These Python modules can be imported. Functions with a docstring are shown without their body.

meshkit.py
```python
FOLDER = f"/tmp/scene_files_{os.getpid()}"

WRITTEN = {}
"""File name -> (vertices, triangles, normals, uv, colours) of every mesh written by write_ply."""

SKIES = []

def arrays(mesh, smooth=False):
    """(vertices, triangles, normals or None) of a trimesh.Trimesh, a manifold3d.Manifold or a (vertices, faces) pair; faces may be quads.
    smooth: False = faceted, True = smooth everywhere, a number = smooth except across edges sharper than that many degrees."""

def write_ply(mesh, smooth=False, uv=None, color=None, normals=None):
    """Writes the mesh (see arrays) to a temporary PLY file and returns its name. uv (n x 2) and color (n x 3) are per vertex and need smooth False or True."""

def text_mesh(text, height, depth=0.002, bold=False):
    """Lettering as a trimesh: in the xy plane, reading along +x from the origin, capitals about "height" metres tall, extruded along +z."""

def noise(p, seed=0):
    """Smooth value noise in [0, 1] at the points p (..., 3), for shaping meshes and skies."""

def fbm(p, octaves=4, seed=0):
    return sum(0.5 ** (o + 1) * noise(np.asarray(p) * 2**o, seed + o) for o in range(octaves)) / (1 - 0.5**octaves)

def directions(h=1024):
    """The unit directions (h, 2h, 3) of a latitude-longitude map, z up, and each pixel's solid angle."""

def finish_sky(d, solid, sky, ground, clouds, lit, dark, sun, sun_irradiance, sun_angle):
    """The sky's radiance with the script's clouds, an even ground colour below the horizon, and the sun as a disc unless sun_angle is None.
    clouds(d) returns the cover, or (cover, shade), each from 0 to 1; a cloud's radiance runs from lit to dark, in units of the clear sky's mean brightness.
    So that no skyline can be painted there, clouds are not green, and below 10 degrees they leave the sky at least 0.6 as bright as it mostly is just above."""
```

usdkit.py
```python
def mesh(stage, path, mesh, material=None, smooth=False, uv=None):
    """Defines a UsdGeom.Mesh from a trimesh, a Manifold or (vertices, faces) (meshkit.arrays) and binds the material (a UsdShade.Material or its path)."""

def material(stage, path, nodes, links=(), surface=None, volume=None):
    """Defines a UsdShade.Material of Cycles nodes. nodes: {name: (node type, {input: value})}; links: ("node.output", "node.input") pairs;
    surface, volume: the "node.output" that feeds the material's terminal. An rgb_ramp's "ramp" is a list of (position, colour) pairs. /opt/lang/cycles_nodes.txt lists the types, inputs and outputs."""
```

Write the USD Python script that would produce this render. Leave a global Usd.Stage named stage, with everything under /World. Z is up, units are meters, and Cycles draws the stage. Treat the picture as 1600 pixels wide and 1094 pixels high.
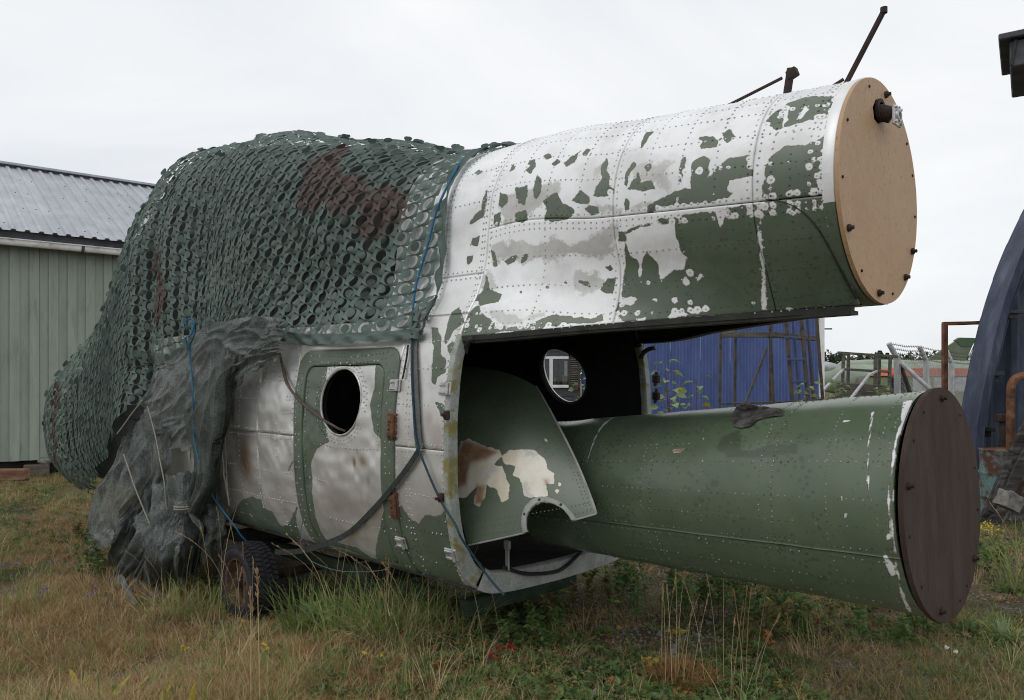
import math, random
import numpy as np, trimesh, usdkit, meshkit
from scipy.interpolate import PchipInterpolator, LinearNDInterpolator, NearestNDInterpolator
from scipy.ndimage import map_coordinates
from pxr import Usd, UsdGeom, UsdLux, UsdShade, Sdf, Gf, Vt

# ------------------------------------------------------------------ camera, sky, sun
stage = Usd.Stage.CreateInMemory()
UsdGeom.SetStageUpAxis(stage, 'Z'); UsdGeom.SetStageMetersPerUnit(stage, 1.0)
UsdGeom.Xform.Define(stage, '/World'); UsdGeom.Scope.Define(stage, '/World/Looks')
EYE, FPX, HZ = 1.75, 1200.0, 590.0            # eye height; focal length and horizon in photograph pixels
cam = UsdGeom.Camera.Define(stage, '/World/camera')
cam.CreateFocalLengthAttr(36 * FPX / 1600); cam.CreateHorizontalApertureAttr(36.0); cam.CreateVerticalApertureAttr(36.0 * 700 / 1024)
cam.CreateVerticalApertureOffsetAttr((HZ - 547) / 1600 * 36)
cam.CreateClippingRangeAttr(Gf.Vec2f(0.05, 2000)); cam.CreateExposureAttr(0.10)
cam.AddTranslateOp().Set(Gf.Vec3d(0, 0, EYE)); cam.AddRotateXOp().Set(90.0)

SUN_EL, SUN_AZ = math.radians(55), math.radians(-125)     # behind the camera, to the left, under full cloud
sun = UsdLux.DistantLight.Define(stage, '/World/sun')
sun.CreateIntensityAttr(0.22); sun.CreateAngleAttr(24.0); sun.CreateNormalizeAttr(True); sun.CreateColorAttr(Gf.Vec3f(1, .97, .93))
sun.AddRotateZOp().Set(-math.degrees(SUN_AZ)); sun.AddRotateXOp().Set(-(90 - math.degrees(SUN_EL)))
dome = UsdLux.DomeLight.Define(stage, '/World/sky')
dome.GetPrim().SetCustomDataByKey('kind', 'structure')
SKYM = usdkit.material(stage, '/World/Looks/overcast', {
    'sky': ('sky_texture', {'sky_type': 'single_scattering', 'sun_disc': False, 'sun_elevation': SUN_EL, 'sun_rotation': SUN_AZ}),
    'co': ('texture_coordinate', {}),
    'mp': ('mapping', {'scale': (1.0, 1.0, 2.6)}),
    'n': ('noise_texture', {'scale': 1.3, 'detail': 4.0, 'roughness': .55, 'distortion': .6}),
    'r': ('rgb_ramp', {'ramp': [(.28, (6.5, 6.8, 7.25)), (.48, (8.3, 8.5, 8.75)), (.72, (9.5, 9.55, 9.6))]}),
    'm': ('mix_color', {'fac': .94, 'use_clamp': False}),
    'b': ('background_shader', {'strength': .1})},
    [('co.generated', 'mp.vector'), ('mp.vector', 'n.vector'), ('n.fac', 'r.fac'), ('sky.color', 'm.a'), ('r.color', 'm.b'), ('m.result', 'b.color')], surface='b.background')
UsdShade.MaterialBindingAPI.Apply(dome.GetPrim()).Bind(SKYM)

# ------------------------------------------------------------------ frames of reference
PHI = math.radians(44)
ORG = np.array([.32, 4.75, 0.])                # middle of the rear hatch, on the ground
AX, NX = np.array([math.cos(PHI), -math.sin(PHI), 0]), np.array([math.sin(PHI), math.cos(PHI), 0])
CAML = np.array([(np.array([0, 0, EYE]) - ORG) @ AX, (np.array([0, 0, EYE]) - ORG) @ NX, EYE])
def _dir(px, py):
    d = np.array([(px - 800) / FPX, 1, (HZ - py) / FPX]); return np.array([d @ AX, d @ NX, d[2]])
def ly(px, py, y):
    "hull coordinates (along, across, up) of what is seen at a pixel, at the given distance across the hull"
    d = _dir(px, py); return CAML + (y - CAML[1]) / d[1] * d
def lu(px, py, u):
    d = _dir(px, py); return CAML + (u - CAML[0]) / d[0] * d
def lz(px, py, z):
    d = _dir(px, py); return CAML + (z - CAML[2]) / d[2] * d
def prl(L):
    L = np.asarray(L, float); Wd = ORG + L[..., :1] * AX + L[..., 1:2] * NX
    return np.stack([800 + FPX * Wd[..., 0] / Wd[..., 1], HZ - FPX * (L[..., 2] - EYE) / Wd[..., 1]], -1)
def at(px, py, d):
    return np.array([(px - 800) / FPX * d, d, EYE + (HZ - py) / FPX * d])
def gnd(px, py, z=0.):
    return at(px, py, (EYE - z) * FPX / (py - HZ))

# ------------------------------------------------------------------ helpers
_taken, _base = {}, {}
def _num(parent, name):
    k = (parent, name); n = _taken.get(k, 0); _taken[k] = n + 1
    return f'{parent}/{name}' + (f'_{n:03d}' if n else '')
def _data(p, label=None, cat=None, group=None, kind=None):
    for k, v in (('label', label), ('category', cat), ('group', group), ('kind', kind)):
        if v: p.SetCustomDataByKey(k, v)
def thing(name, label, cat, loc=(0, 0, 0), rz=0., group=None, kind=None):
    path = _num('/World', name); x = UsdGeom.Xform.Define(stage, path)
    x.AddTranslateOp().Set(Gf.Vec3d(*map(float, loc))); x.AddRotateZOp().Set(float(rz))
    _data(x.GetPrim(), label, cat, group, kind); _base[path] = np.zeros(3); return path
def hull_thing(name, label, cat, base=(0, 0, 0), **k):
    "a thing whose parts are given in hull coordinates"
    b = np.asarray(base, float)
    p = thing(name, label, cat, ORG + b[0] * AX + b[1] * NX + [0, 0, b[2]], -math.degrees(PHI), **k); _base[p] = b; return p
def obj(name, m, mat, parent='/World', smooth=False, label=None, cat=None, group=None, kind=None, pv=None, hull=False, twosided=True):
    path = _num(parent, name)
    if isinstance(m, MB): m = m.get()
    if hasattr(m, 'vertices'): m = (np.asarray(m.vertices), np.asarray(m.faces))
    v, f = np.asarray(m[0], float), m[1]
    top = parent
    while top not in _base and top.count('/') > 1: top = top.rpartition('/')[0]
    base = _base.get(top, np.zeros(3))
    if parent == '/World':
        base = v.mean(0) if len(v) else base; base[2] = v[:, 2].min()
    g = usdkit.mesh(stage, path, (v - base, f), '/World/Looks/' + mat, smooth=smooth)
    if parent == '/World':
        w = ORG + base[0] * AX + base[1] * NX + [0, 0, base[2]] if hull else base
        g.AddTranslateOp().Set(Gf.Vec3d(*map(float, w))); g.AddRotateZOp().Set(-math.degrees(PHI) if hull else 0.)
    if pv:
        for k, a in pv.items():
            UsdGeom.PrimvarsAPI(g).CreatePrimvar(k, Sdf.ValueTypeNames.FloatArray, 'vertex').Set(Vt.FloatArray.FromNumpy(np.asarray(a, np.float32)))
    _data(g.GetPrim(), label, cat, group, kind)
    return path
def dup(src, loc, rz=0., label=None, group=None, scale=1.):
    s = stage.GetPrimAtPath(src); was = s.GetCustomData()
    path = _num('/World', src.rpartition('/')[2]); x = UsdGeom.Xform.Define(stage, path)
    x.GetPrim().GetReferences().AddInternalReference(src); x.GetPrim().SetInstanceable(True)
    x.ClearXformOpOrder()
    x.AddTranslateOp().Set(Gf.Vec3d(*map(float, loc))); x.AddRotateZOp().Set(float(rz))
    if np.ndim(scale) or scale != 1.: x.AddScaleOp().Set(Gf.Vec3f(*map(float, np.broadcast_to(scale, 3))))
    _data(x.GetPrim(), label or was.get('label'), was.get('category'), group or was.get('group')); return path

class MB:
    def __init__(s): s.v, s.f, s.n = [], [], 0
    def add(s, v, f):
        f = np.asarray(f, int)
        if f.shape[1] == 4: f = np.vstack([f[:, [0, 1, 2]], f[:, [0, 2, 3]]])
        s.v.append(np.asarray(v, float)); s.f.append(f + s.n); s.n += len(v); return s
    def mesh(s, m): return s.add(m.vertices, m.faces)
    def get(s): return np.vstack(s.v), np.vstack(s.f)
    def box(s, c, size, R=None, ch=0.):
        h = np.asarray(size, float) / 2
        if ch:
            ch = min(ch, h.min() * .49); pts = []
            for sx in (-1, 1):
                for sy in (-1, 1):
                    for sz in (-1, 1):
                        q = np.array([sx, sy, sz]) * h
                        for k in range(3):
                            o = q - np.array([sx, sy, sz]) * ch; o[k] = q[k]; pts.append(o)
            hu = trimesh.convex.convex_hull(np.array(pts)); v, f = hu.vertices, hu.faces
        else:
            v = np.array([[x, y, z] for x in (-1, 1) for y in (-1, 1) for z in (-1, 1)]) * h
            f = np.array([[0, 1, 3, 2], [4, 6, 7, 5], [0, 4, 5, 1], [2, 3, 7, 6], [0, 2, 6, 4], [1, 5, 7, 3]])
        if R is not None: v = v @ np.asarray(R).T
        return s.add(v + np.asarray(c, float), f)
    def bar(s, p0, p1, w, h=None, up=(0, 0, 1), ch=0.):
        p0, p1 = np.asarray(p0, float), np.asarray(p1, float); d = p1 - p0; L = np.linalg.norm(d); d = d / L
        up = np.asarray(up, float)
        if abs(d @ up) > .98: up = np.array([1., 0, 0])
        e1 = np.cross(d, up); e1 /= np.linalg.norm(e1); e2 = np.cross(e1, d)
        return s.box((p0 + p1) / 2, (L, w, h or w), np.stack([d, e1, e2], 1), ch)
    def tube(s, pts, r, n=8, caps=True):
        pts = np.asarray(pts, float); r = np.broadcast_to(np.asarray(r, float), len(pts))
        t = np.gradient(pts, axis=0); t /= np.linalg.norm(t, axis=1, keepdims=True) + 1e-12
        up = np.array([0, 0, 1.]) if abs(t[0, 2]) < .9 else np.array([1., 0, 0])
        e = np.cross(t[0], up); e /= np.linalg.norm(e); ring = []
        a = np.linspace(0, 2 * np.pi, n, endpoint=False)
        for i in range(len(pts)):
            e = e - (e @ t[i]) * t[i]; e /= np.linalg.norm(e); g = np.cross(t[i], e)
            ring.append(pts[i] + r[i] * (np.outer(np.cos(a), e) + np.outer(np.sin(a), g)))
        v = np.vstack(ring); f = []
        for i in range(len(pts) - 1):
            for k in range(n):
                k2 = (k + 1) % n; f.append([i * n + k, i * n + k2, (i + 1) * n + k2, (i + 1) * n + k])
        f = np.array(f); f = np.vstack([f[:, [0, 1, 2]], f[:, [0, 2, 3]]])
        if caps:
            c = [[0, k + 1, k] for k in range(1, n - 1)]; m = (len(pts) - 1) * n
            f = np.vstack([f, c, [[m, m + k, m + k + 1] for k in range(1, n - 1)]])
        return s.add(v, f)
    def lathe(s, prof, n=24, axis=2, c=(0, 0, 0), R=None):
        "prof: (radius, height) pairs"
        prof = np.asarray(prof, float); a = np.linspace(0, 2 * np.pi, n, endpoint=False)
        v = np.stack([np.outer(prof[:, 0], np.cos(a)), np.outer(prof[:, 0], np.sin(a)), np.repeat(prof[:, 1:2], n, 1)], -1).reshape(-1, 3); f = []
        for i in range(len(prof) - 1):
            for k in range(n):
                k2 = (k + 1) % n; f.append([i * n + k, i * n + k2, (i + 1) * n + k2, (i + 1) * n + k])
        if axis == 0: v = v[:, [2, 0, 1]]
        if axis == 1: v = v[:, [1, 2, 0]]
        if R is not None: v = v @ np.asarray(R).T
        return s.add(v + np.asarray(c, float), f)
    def grid(s, P, flip=False):
        m, n = P.shape[:2]; i = np.arange(m * n).reshape(m, n)
        q = np.stack([i[:-1, :-1], i[1:, :-1], i[1:, 1:], i[:-1, 1:]], -1).reshape(-1, 4)
        return s.add(P.reshape(-1, 3), q[:, ::-1] if flip else q)
def spline(pts, n):
    pts = np.asarray(pts, float); t = np.r_[0, np.cumsum(np.linalg.norm(np.diff(pts, axis=0), axis=1))]
    return PchipInterpolator(t, pts)(np.linspace(0, t[-1], n))
def smoothstep(x): x = np.clip(x, 0, 1); return x * x * (3 - 2 * x)
def fbm(p, o=3, seed=0): return meshkit.fbm(np.asarray(p, float), o, seed) - .5
def sdpoly(P, poly):
    "signed distance to a polygon, positive inside; P (n, 2)"
    poly = np.asarray(poly, float); d = np.full(len(P), 1e9); ins = np.zeros(len(P), bool)
    lo, hi = poly.min(0) - .12, poly.max(0) + .12
    near = ((P > lo) & (P < hi)).all(1); Q = P[near]; dn = np.full(len(Q), 1e9); inn = np.zeros(len(Q), bool)
    for a, b in zip(poly, np.roll(poly, -1, 0)):
        e = b - a; w = Q - a; t = np.clip((w @ e) / (e @ e + 1e-12), 0, 1)
        dn = np.minimum(dn, np.hypot(*(w - t[:, None] * e).T))
        c = ((a[1] > Q[:, 1]) != (b[1] > Q[:, 1]))
        with np.errstate(divide='ignore', invalid='ignore'): x = (b[0] - a[0]) * (Q[:, 1] - a[1]) / (b[1] - a[1]) + a[0]
        inn ^= c & (Q[:, 0] < x)
    out = np.full(len(P), -.12); out[near] = np.where(inn, dn, -dn); return np.maximum(out, -.12)

# ------------------------------------------------------------------ materials
def look(name, cols, rough=.7, metal=0., scale=6., fine=0., bump=.0, bscale=40., stretch=(1, 1, 1), spec=.3, ramp=(.35, .65), translucent=None, coord='object', random=0., detail=4., dirt=None, bdist=.01):
    """a plain look: colours mixed by a noise, a finer noise over it, relief, and dirt (colour, scale, from, to)"""
    n = {'co': ('texture_coordinate', {}), 'mp': ('mapping', {'scale': stretch}),
         'n': ('noise_texture', {'scale': scale, 'detail': detail, 'roughness': .6}),
         'r': ('rgb_ramp', {'ramp': [(ramp[0] + (ramp[1] - ramp[0]) * i / max(1, len(cols) - 1), c) for i, c in enumerate(cols)]}),
         'p': ('principled_bsdf', {'roughness': rough, 'metallic': metal, 'specular_ior_level': spec})}
    l = [(f'co.{coord}', 'mp.vector'), ('mp.vector', 'n.vector'), ('n.fac', 'r.fac')]; c = 'r.color'
    if fine:
        n['n2'] = ('noise_texture', {'scale': scale * 9, 'detail': 3.}); n['f'] = ('map_range', {'from_min': .3, 'from_max': .7, 'to_min': 1 - fine, 'to_max': 1 + fine})
        n['mul'] = ('mix_color', {'blend_type': 'multiply', 'fac': 1., 'use_clamp': False}); l += [('mp.vector', 'n2.vector'), ('n2.fac', 'f.value'), (c, 'mul.a'), ('f.result', 'mul.b')]; c = 'mul.result'
    if dirt:
        n['dn'] = ('noise_texture', {'scale': dirt[1], 'detail': 6., 'roughness': .65}); n['dr'] = ('map_range', {'from_min': dirt[2], 'from_max': dirt[3], 'clamp': True})
        n['dm'] = ('mix_color', {'b': dirt[0]}); l += [('mp.vector', 'dn.vector'), ('dn.fac', 'dr.value'), ('dr.result', 'dm.fac'), (c, 'dm.a')]; c = 'dm.result'
    if random:
        n['oi'] = ('object_info', {}); n['rr'] = ('map_range', {'to_min': 1 - random, 'to_max': 1 + random}); n['rm'] = ('mix_color', {'blend_type': 'multiply', 'fac': 1., 'use_clamp': False})
        l += [('oi.random', 'rr.value'), (c, 'rm.a'), ('rr.result', 'rm.b')]; c = 'rm.result'
    l.append((c, 'p.base_color'))
    if bump:
        n['bn'] = ('noise_texture', {'scale': bscale, 'detail': 5., 'roughness': .6}); n['bu'] = ('bump', {'strength': bump, 'distance': bdist})
        l += [('mp.vector', 'bn.vector'), ('bn.fac', 'bu.height'), ('bu.normal', 'p.normal')]
    s = 'p.BSDF'
    if translucent:
        n['t'] = ('diffuse_bsdf' if False else 'principled_bsdf', {'roughness': .8}); del n['t']
        n['tr'] = ('translucent_bsdf', {}); n['mx'] = ('mix_closure', {'fac': translucent}); l += [(c, 'tr.color'), ('p.BSDF', 'mx.closure1'), ('tr.BSDF', 'mx.closure2')]; s = 'mx.closure'
    usdkit.material(stage, '/World/Looks/' + name, n, l, surface=s)

GREEN, GREEN2 = (.094, .120, .082), (.070, .093, .062)
def skin(name, white=(.76, .77, .78), white2=(.60, .60, .60), alu=(.58, .575, .55), base=GREEN, base2=GREEN2, grough=.42, wet=.5, namp=.036):
    """peeling paint: the mesh attribute 'paint' is the distance to the paint's edge (green where positive), 'stain' greys, 'bare' turns white primer into dull metal, 'rust' browns"""
    n = {'co': ('texture_coordinate', {}), 'a': ('attribute', {'attribute': 'paint'}), 'st': ('attribute', {'attribute': 'stain'}), 'ba': ('attribute', {'attribute': 'bare'}), 'ru': ('attribute', {'attribute': 'rust'}),
         'n1': ('noise_texture', {'scale': 24., 'detail': 5., 'roughness': .62}), 'n1s': ('math', {'math_type': 'multiply_add', 'value2': namp, 'value3': -namp / 2}),
         'ad': ('math', {'math_type': 'add'}),
         'mk': ('map_range', {'from_min': -.0009, 'from_max': .0009, 'clamp': True}),
         # green side
         'gn': ('noise_texture', {'scale': 3.2, 'detail': 5., 'roughness': .6}), 'gr': ('rgb_ramp', {'ramp': [(.35, base2), (.62, base)]}),
         'vo': ('voronoi_texture', {'scale': 34., 'randomness': 1.}), 'vs': ('noise_texture', {'scale': 5., 'detail': 2.}), 'vt': ('math', {'math_type': 'multiply_add', 'value2': .75, 'value3': -.16}),
         'vl': ('math', {'math_type': 'less_than'}), 'vf': ('math', {'math_type': 'multiply', 'value2': wet}),
         'gm': ('mix_color', {'b': tuple(.5 * x for x in base2)}),
         'da': ('attribute', {'attribute': 'damp'}), 'dk': ('mix_color', {'b': tuple(.62 * x for x in base2)}), 'ch': ('math', {'math_type': 'less_than', 'value2': .012}), 'chn': ('math', {'math_type': 'multiply'}),
         # white side
         'wn': ('noise_texture', {'scale': 2.6, 'detail': 6., 'roughness': .65}), 'wr': ('rgb_ramp', {'ramp': [(.38, white2), (.55, white), (.7, tuple(min(.78, x * 1.06) for x in white))]}),
         'sn': ('noise_texture', {'scale': 9., 'detail': 6., 'roughness': .7}), 'sa': ('math', {'math_type': 'multiply_add', 'value2': .22, 'value3': -.11}), 'ss': ('math', {'math_type': 'add'}),
         'sm': ('map_range', {'from_min': .0, 'from_max': .02, 'to_max': .85, 'clamp': True}), 'sr': ('rgb_ramp', {'ramp': [(.3, (.30, .29, .26)), (.55, (.43, .425, .41)), (.75, (.52, .52, .51))]}), 'wm': ('mix_color', {}),
         'an': ('noise_texture', {'scale': 3.2, 'detail': 7., 'roughness': .7}), 'ar': ('rgb_ramp', {'ramp': [(.3, tuple(.74 * x for x in alu)), (.5, alu), (.72, tuple(1.14 * x for x in alu))]}), 'am': ('mix_color', {}),
         'rn': ('noise_texture', {'scale': 16., 'detail': 7., 'roughness': .7}), 'rr': ('rgb_ramp', {'ramp': [(.3, (.12, .062, .035)), (.5, (.22, .12, .06)), (.7, (.34, .25, .16))]}), 'rs': ('math', {'math_type': 'multiply_add', 'value2': 1.6, 'value3': -.55}), 'ra': ('math', {'math_type': 'add', 'use_clamp': True}), 'rf': ('math', {'math_type': 'multiply', 'use_clamp': True}), 'rm': ('mix_color', {}),
         # lip of the paint: shadow of its flaking edge painted in as a thin dark band
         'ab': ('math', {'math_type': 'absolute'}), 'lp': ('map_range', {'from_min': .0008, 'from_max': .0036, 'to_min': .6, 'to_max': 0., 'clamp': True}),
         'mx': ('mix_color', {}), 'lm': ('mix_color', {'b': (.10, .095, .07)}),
         'ro': ('mix_float', {'a': .43, 'b': grough}), 'me': ('math', {'math_type': 'multiply', 'value2': .8}), 'iv': ('math', {'math_type': 'subtract', 'value1': 1.}), 'm2': ('math', {'math_type': 'multiply'}),
         'bn': ('noise_texture', {'scale': 140., 'detail': 3.}), 'bh': ('math', {'math_type': 'multiply_add', 'value2': .12}), 'bu': ('bump', {'strength': .9, 'distance': .0024}),
         'p': ('principled_bsdf', {'specular_ior_level': .5})}
    l = [('co.object', f'{k}.vector') for k in ('n1', 'gn', 'vo', 'vs', 'wn', 'sn', 'an', 'rn', 'bn')]
    l += [('n1.fac', 'n1s.value1'), ('a.fac', 'ad.value1'), ('n1s.value', 'ad.value2'), ('ad.value', 'mk.value'),
          ('gn.fac', 'gr.fac'), ('vs.fac', 'vt.value1'), ('vo.distance', 'vl.value1'), ('vt.value', 'vl.value2'), ('vl.value', 'vf.value1'), ('gr.color', 'gm.a'), ('vf.value', 'gm.fac'),
          ('wn.fac', 'wr.fac'), ('sn.fac', 'sa.value1'), ('sa.value', 'ss.value1'), ('st.fac', 'ss.value2'), ('ss.value', 'sm.value'), ('sn.fac', 'sr.fac'), ('wr.color', 'wm.a'), ('sr.color', 'wm.b'), ('sm.result', 'wm.fac'),
          ('an.fac', 'ar.fac'), ('wm.result', 'am.a'), ('ar.color', 'am.b'), ('ba.fac', 'am.fac'),
          ('rn.fac', 'rr.fac'), ('rn.fac', 'rs.value1'), ('rs.value', 'ra.value1'), ('ru.fac', 'ra.value2'), ('ra.value', 'rf.value1'), ('ru.fac', 'rf.value2'), ('am.result', 'rm.a'), ('rr.color', 'rm.b'), ('rf.value', 'rm.fac'),
          ('rm.result', 'mx.a'), ('gm.result', 'dk.a'), ('da.fac', 'dk.fac'), ('dk.result', 'mx.b'), ('mk.result', 'mx.fac'),
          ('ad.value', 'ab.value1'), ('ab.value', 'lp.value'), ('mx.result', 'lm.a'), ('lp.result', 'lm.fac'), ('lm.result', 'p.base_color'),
          ('mk.result', 'ro.fac'), ('ro.value' if False else 'ro.result', 'p.roughness'),
          ('ba.fac', 'me.value1'), ('mk.result', 'iv.value2'), ('iv.value', 'm2.value1'), ('me.value', 'm2.value2'), ('m2.value', 'p.metallic'),
          ('bn.fac', 'bh.value1'), ('mk.result', 'bh.value3'), ('bh.value', 'bu.height'), ('bu.normal', 'p.normal')]
    usdkit.material(stage, '/World/Looks/' + name, n, l, surface='p.BSDF')
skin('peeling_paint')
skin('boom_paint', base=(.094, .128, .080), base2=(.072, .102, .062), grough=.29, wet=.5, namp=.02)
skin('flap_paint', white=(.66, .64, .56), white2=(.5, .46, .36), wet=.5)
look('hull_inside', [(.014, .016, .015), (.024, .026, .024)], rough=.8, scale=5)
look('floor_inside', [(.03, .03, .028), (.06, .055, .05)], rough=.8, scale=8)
look('black_beam', [(.012, .013, .012), (.035, .035, .03)], rough=.55, scale=9, bump=.3, dirt=((.12, .11, .07), 14, .62, .75))
look('frame_grey', [(.22, .24, .22), (.31, .33, .31)], rough=.55, scale=7, dirt=((.19, .17, .06), 9, .5, .62), bump=.15, fine=.15)
look('sill_grey', [(.26, .27, .26), (.38, .39, .38)], rough=.6, scale=9, dirt=((.16, .09, .05), 7, .58, .72), bump=.3, fine=.2)
look('green_paint', [GREEN2, GREEN], rough=.42, scale=5, bump=.1, fine=.12, dirt=((.03, .035, .025), 8, .6, .75))
look('rivet_dark', [(.30, .30, .29), (.46, .46, .45)], rough=.5, metal=.2, scale=30)
look('rivet_dull', [(.17, .19, .165), (.34, .36, .33)], rough=.4, metal=.2, scale=30)
look('rivet_metal', [(.42, .42, .41), (.62, .62, .61)], rough=.45, metal=.35, scale=30)
look('bare_metal', [(.33, .33, .32), (.55, .55, .54)], rough=.38, metal=.6, scale=18, bump=.2, dirt=((.10, .08, .06), 20, .58, .7))
look('rust', [(.06, .032, .022), (.13, .062, .035), (.2, .1, .055)], rough=.85, scale=9, bump=.5, bscale=60, fine=.25)
look('dark_rust', [(.018, .013, .012), (.05, .03, .024)], rough=.75, scale=14, bump=.4, bscale=80)
look('plywood_tan', [(.365, .232, .125), (.395, .255, .142), (.415, .275, .158)], rough=.5, scale=2.2, stretch=(1, 1, .85), fine=.04, ramp=(.3, .7), dirt=((.30, .175, .088), 46., .585, .62))
look('plate_brown', [(.024, .014, .0095), (.038, .023, .016), (.052, .037, .031)], rough=.75, scale=3.5, stretch=(1, 2.4, .6), fine=.14, ramp=(.3, .72), bump=.2, bscale=30)
look('rim_rust', [(.04, .023, .016), (.085, .046, .03), (.15, .09, .062)], rough=.85, scale=12, bump=.4)
look('tyre_rubber', [(.014, .014, .018), (.026, .026, .032)], rough=.7, scale=20, bump=.2)
look('tar', [(.025, .024, .022), (.11, .105, .1)], rough=.5, scale=18, bump=.7, bscale=45)
look('rope_blue', [(.012, .085, .17), (.03, .15, .27)], rough=.7, scale=60, bump=.4, bscale=200)
look('rope_dark', [(.012, .03, .045), (.02, .06, .085)], rough=.7, scale=60)
look('rope_brown', [(.06, .042, .032), (.12, .09, .07)], rough=.85, scale=70)
look('rope_pale', [(.20, .18, .15), (.33, .30, .25)], rough=.85, scale=70)
look('strap_grey', [(.075, .085, .085), (.13, .14, .135)], rough=.8, scale=40, bump=.3, bscale=160)
look('strap_black', [(.012, .015, .013), (.03, .036, .032)], rough=.7, scale=40)
look('under_net_black', [(.012, .016, .015), (.028, .034, .032)], rough=.8, scale=5)  # hull skin blackened under the net: dark sheet and shade put in as colour
def weave(name, cols, hole, scale=320.):
    "thin woven sheet: threads across and along, part see through, lighter where worn"
    usdkit.material(stage, '/World/Looks/' + name, {'co': ('texture_coordinate', {}), 'n': ('noise_texture', {'scale': 5., 'detail': 5., 'roughness': .6}), 'r': ('rgb_ramp', {'ramp': [(.32, cols[0]), (.5, cols[1]), (.72, cols[2])]}),
        'm1': ('mapping', {'scale': (1., 1., .06)}), 't1': ('noise_texture', {'scale': 90., 'detail': 2.}), 'm2': ('mapping', {'scale': (.08, 1., 1.)}), 't2': ('noise_texture', {'scale': 110., 'detail': 2.}), 'mx_': ('math', {'math_type': 'maximum'}), 'fr': ('map_range', {'from_min': .42, 'from_max': .72, 'to_min': .62, 'to_max': 1.7}), 'mu': ('mix_color', {'blend_type': 'multiply', 'fac': 1., 'use_clamp': False}),
        'wn': ('noise_texture', {'scale': scale, 'detail': 1.}), 'wl': ('math', {'math_type': 'less_than', 'value2': hole}), 'bu': ('bump', {'strength': .35, 'distance': .004}),
        'p': ('principled_bsdf', {'roughness': .6, 'specular_ior_level': .35}), 'tl': ('translucent_bsdf', {}), 'a': ('mix_closure', {'fac': .18}), 'tp': ('transparent_bsdf', {}), 'b': ('mix_closure', {})},
        [('co.object', 'n.vector'), ('co.object', 'm1.vector'), ('co.object', 'm2.vector'), ('m1.vector', 't1.vector'), ('m2.vector', 't2.vector'), ('co.object', 'wn.vector'), ('n.fac', 'r.fac'), ('t1.fac', 'mx_.value1'), ('t2.fac', 'mx_.value2'), ('mx_.value', 'fr.value'), ('r.color', 'mu.a'), ('fr.result', 'mu.b'), ('mx_.value', 'bu.height'), ('bu.normal', 'p.normal'),
         ('mu.result', 'p.base_color'), ('mu.result', 'tl.color'), ('p.BSDF', 'a.closure1'), ('tl.BSDF', 'a.closure2'), ('wn.fac', 'wl.value1'), ('wl.value', 'b.fac'), ('a.closure', 'b.closure1'), ('tp.BSDF', 'b.closure2')], surface='b.closure')
weave('tarp_grey', [(.055, .066, .062), (.10, .113, .108), (.165, .18, .173)], .40)
weave('tarp_dark', [(.030, .038, .034), (.052, .062, .055), (.085, .096, .088)], .33)

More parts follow.
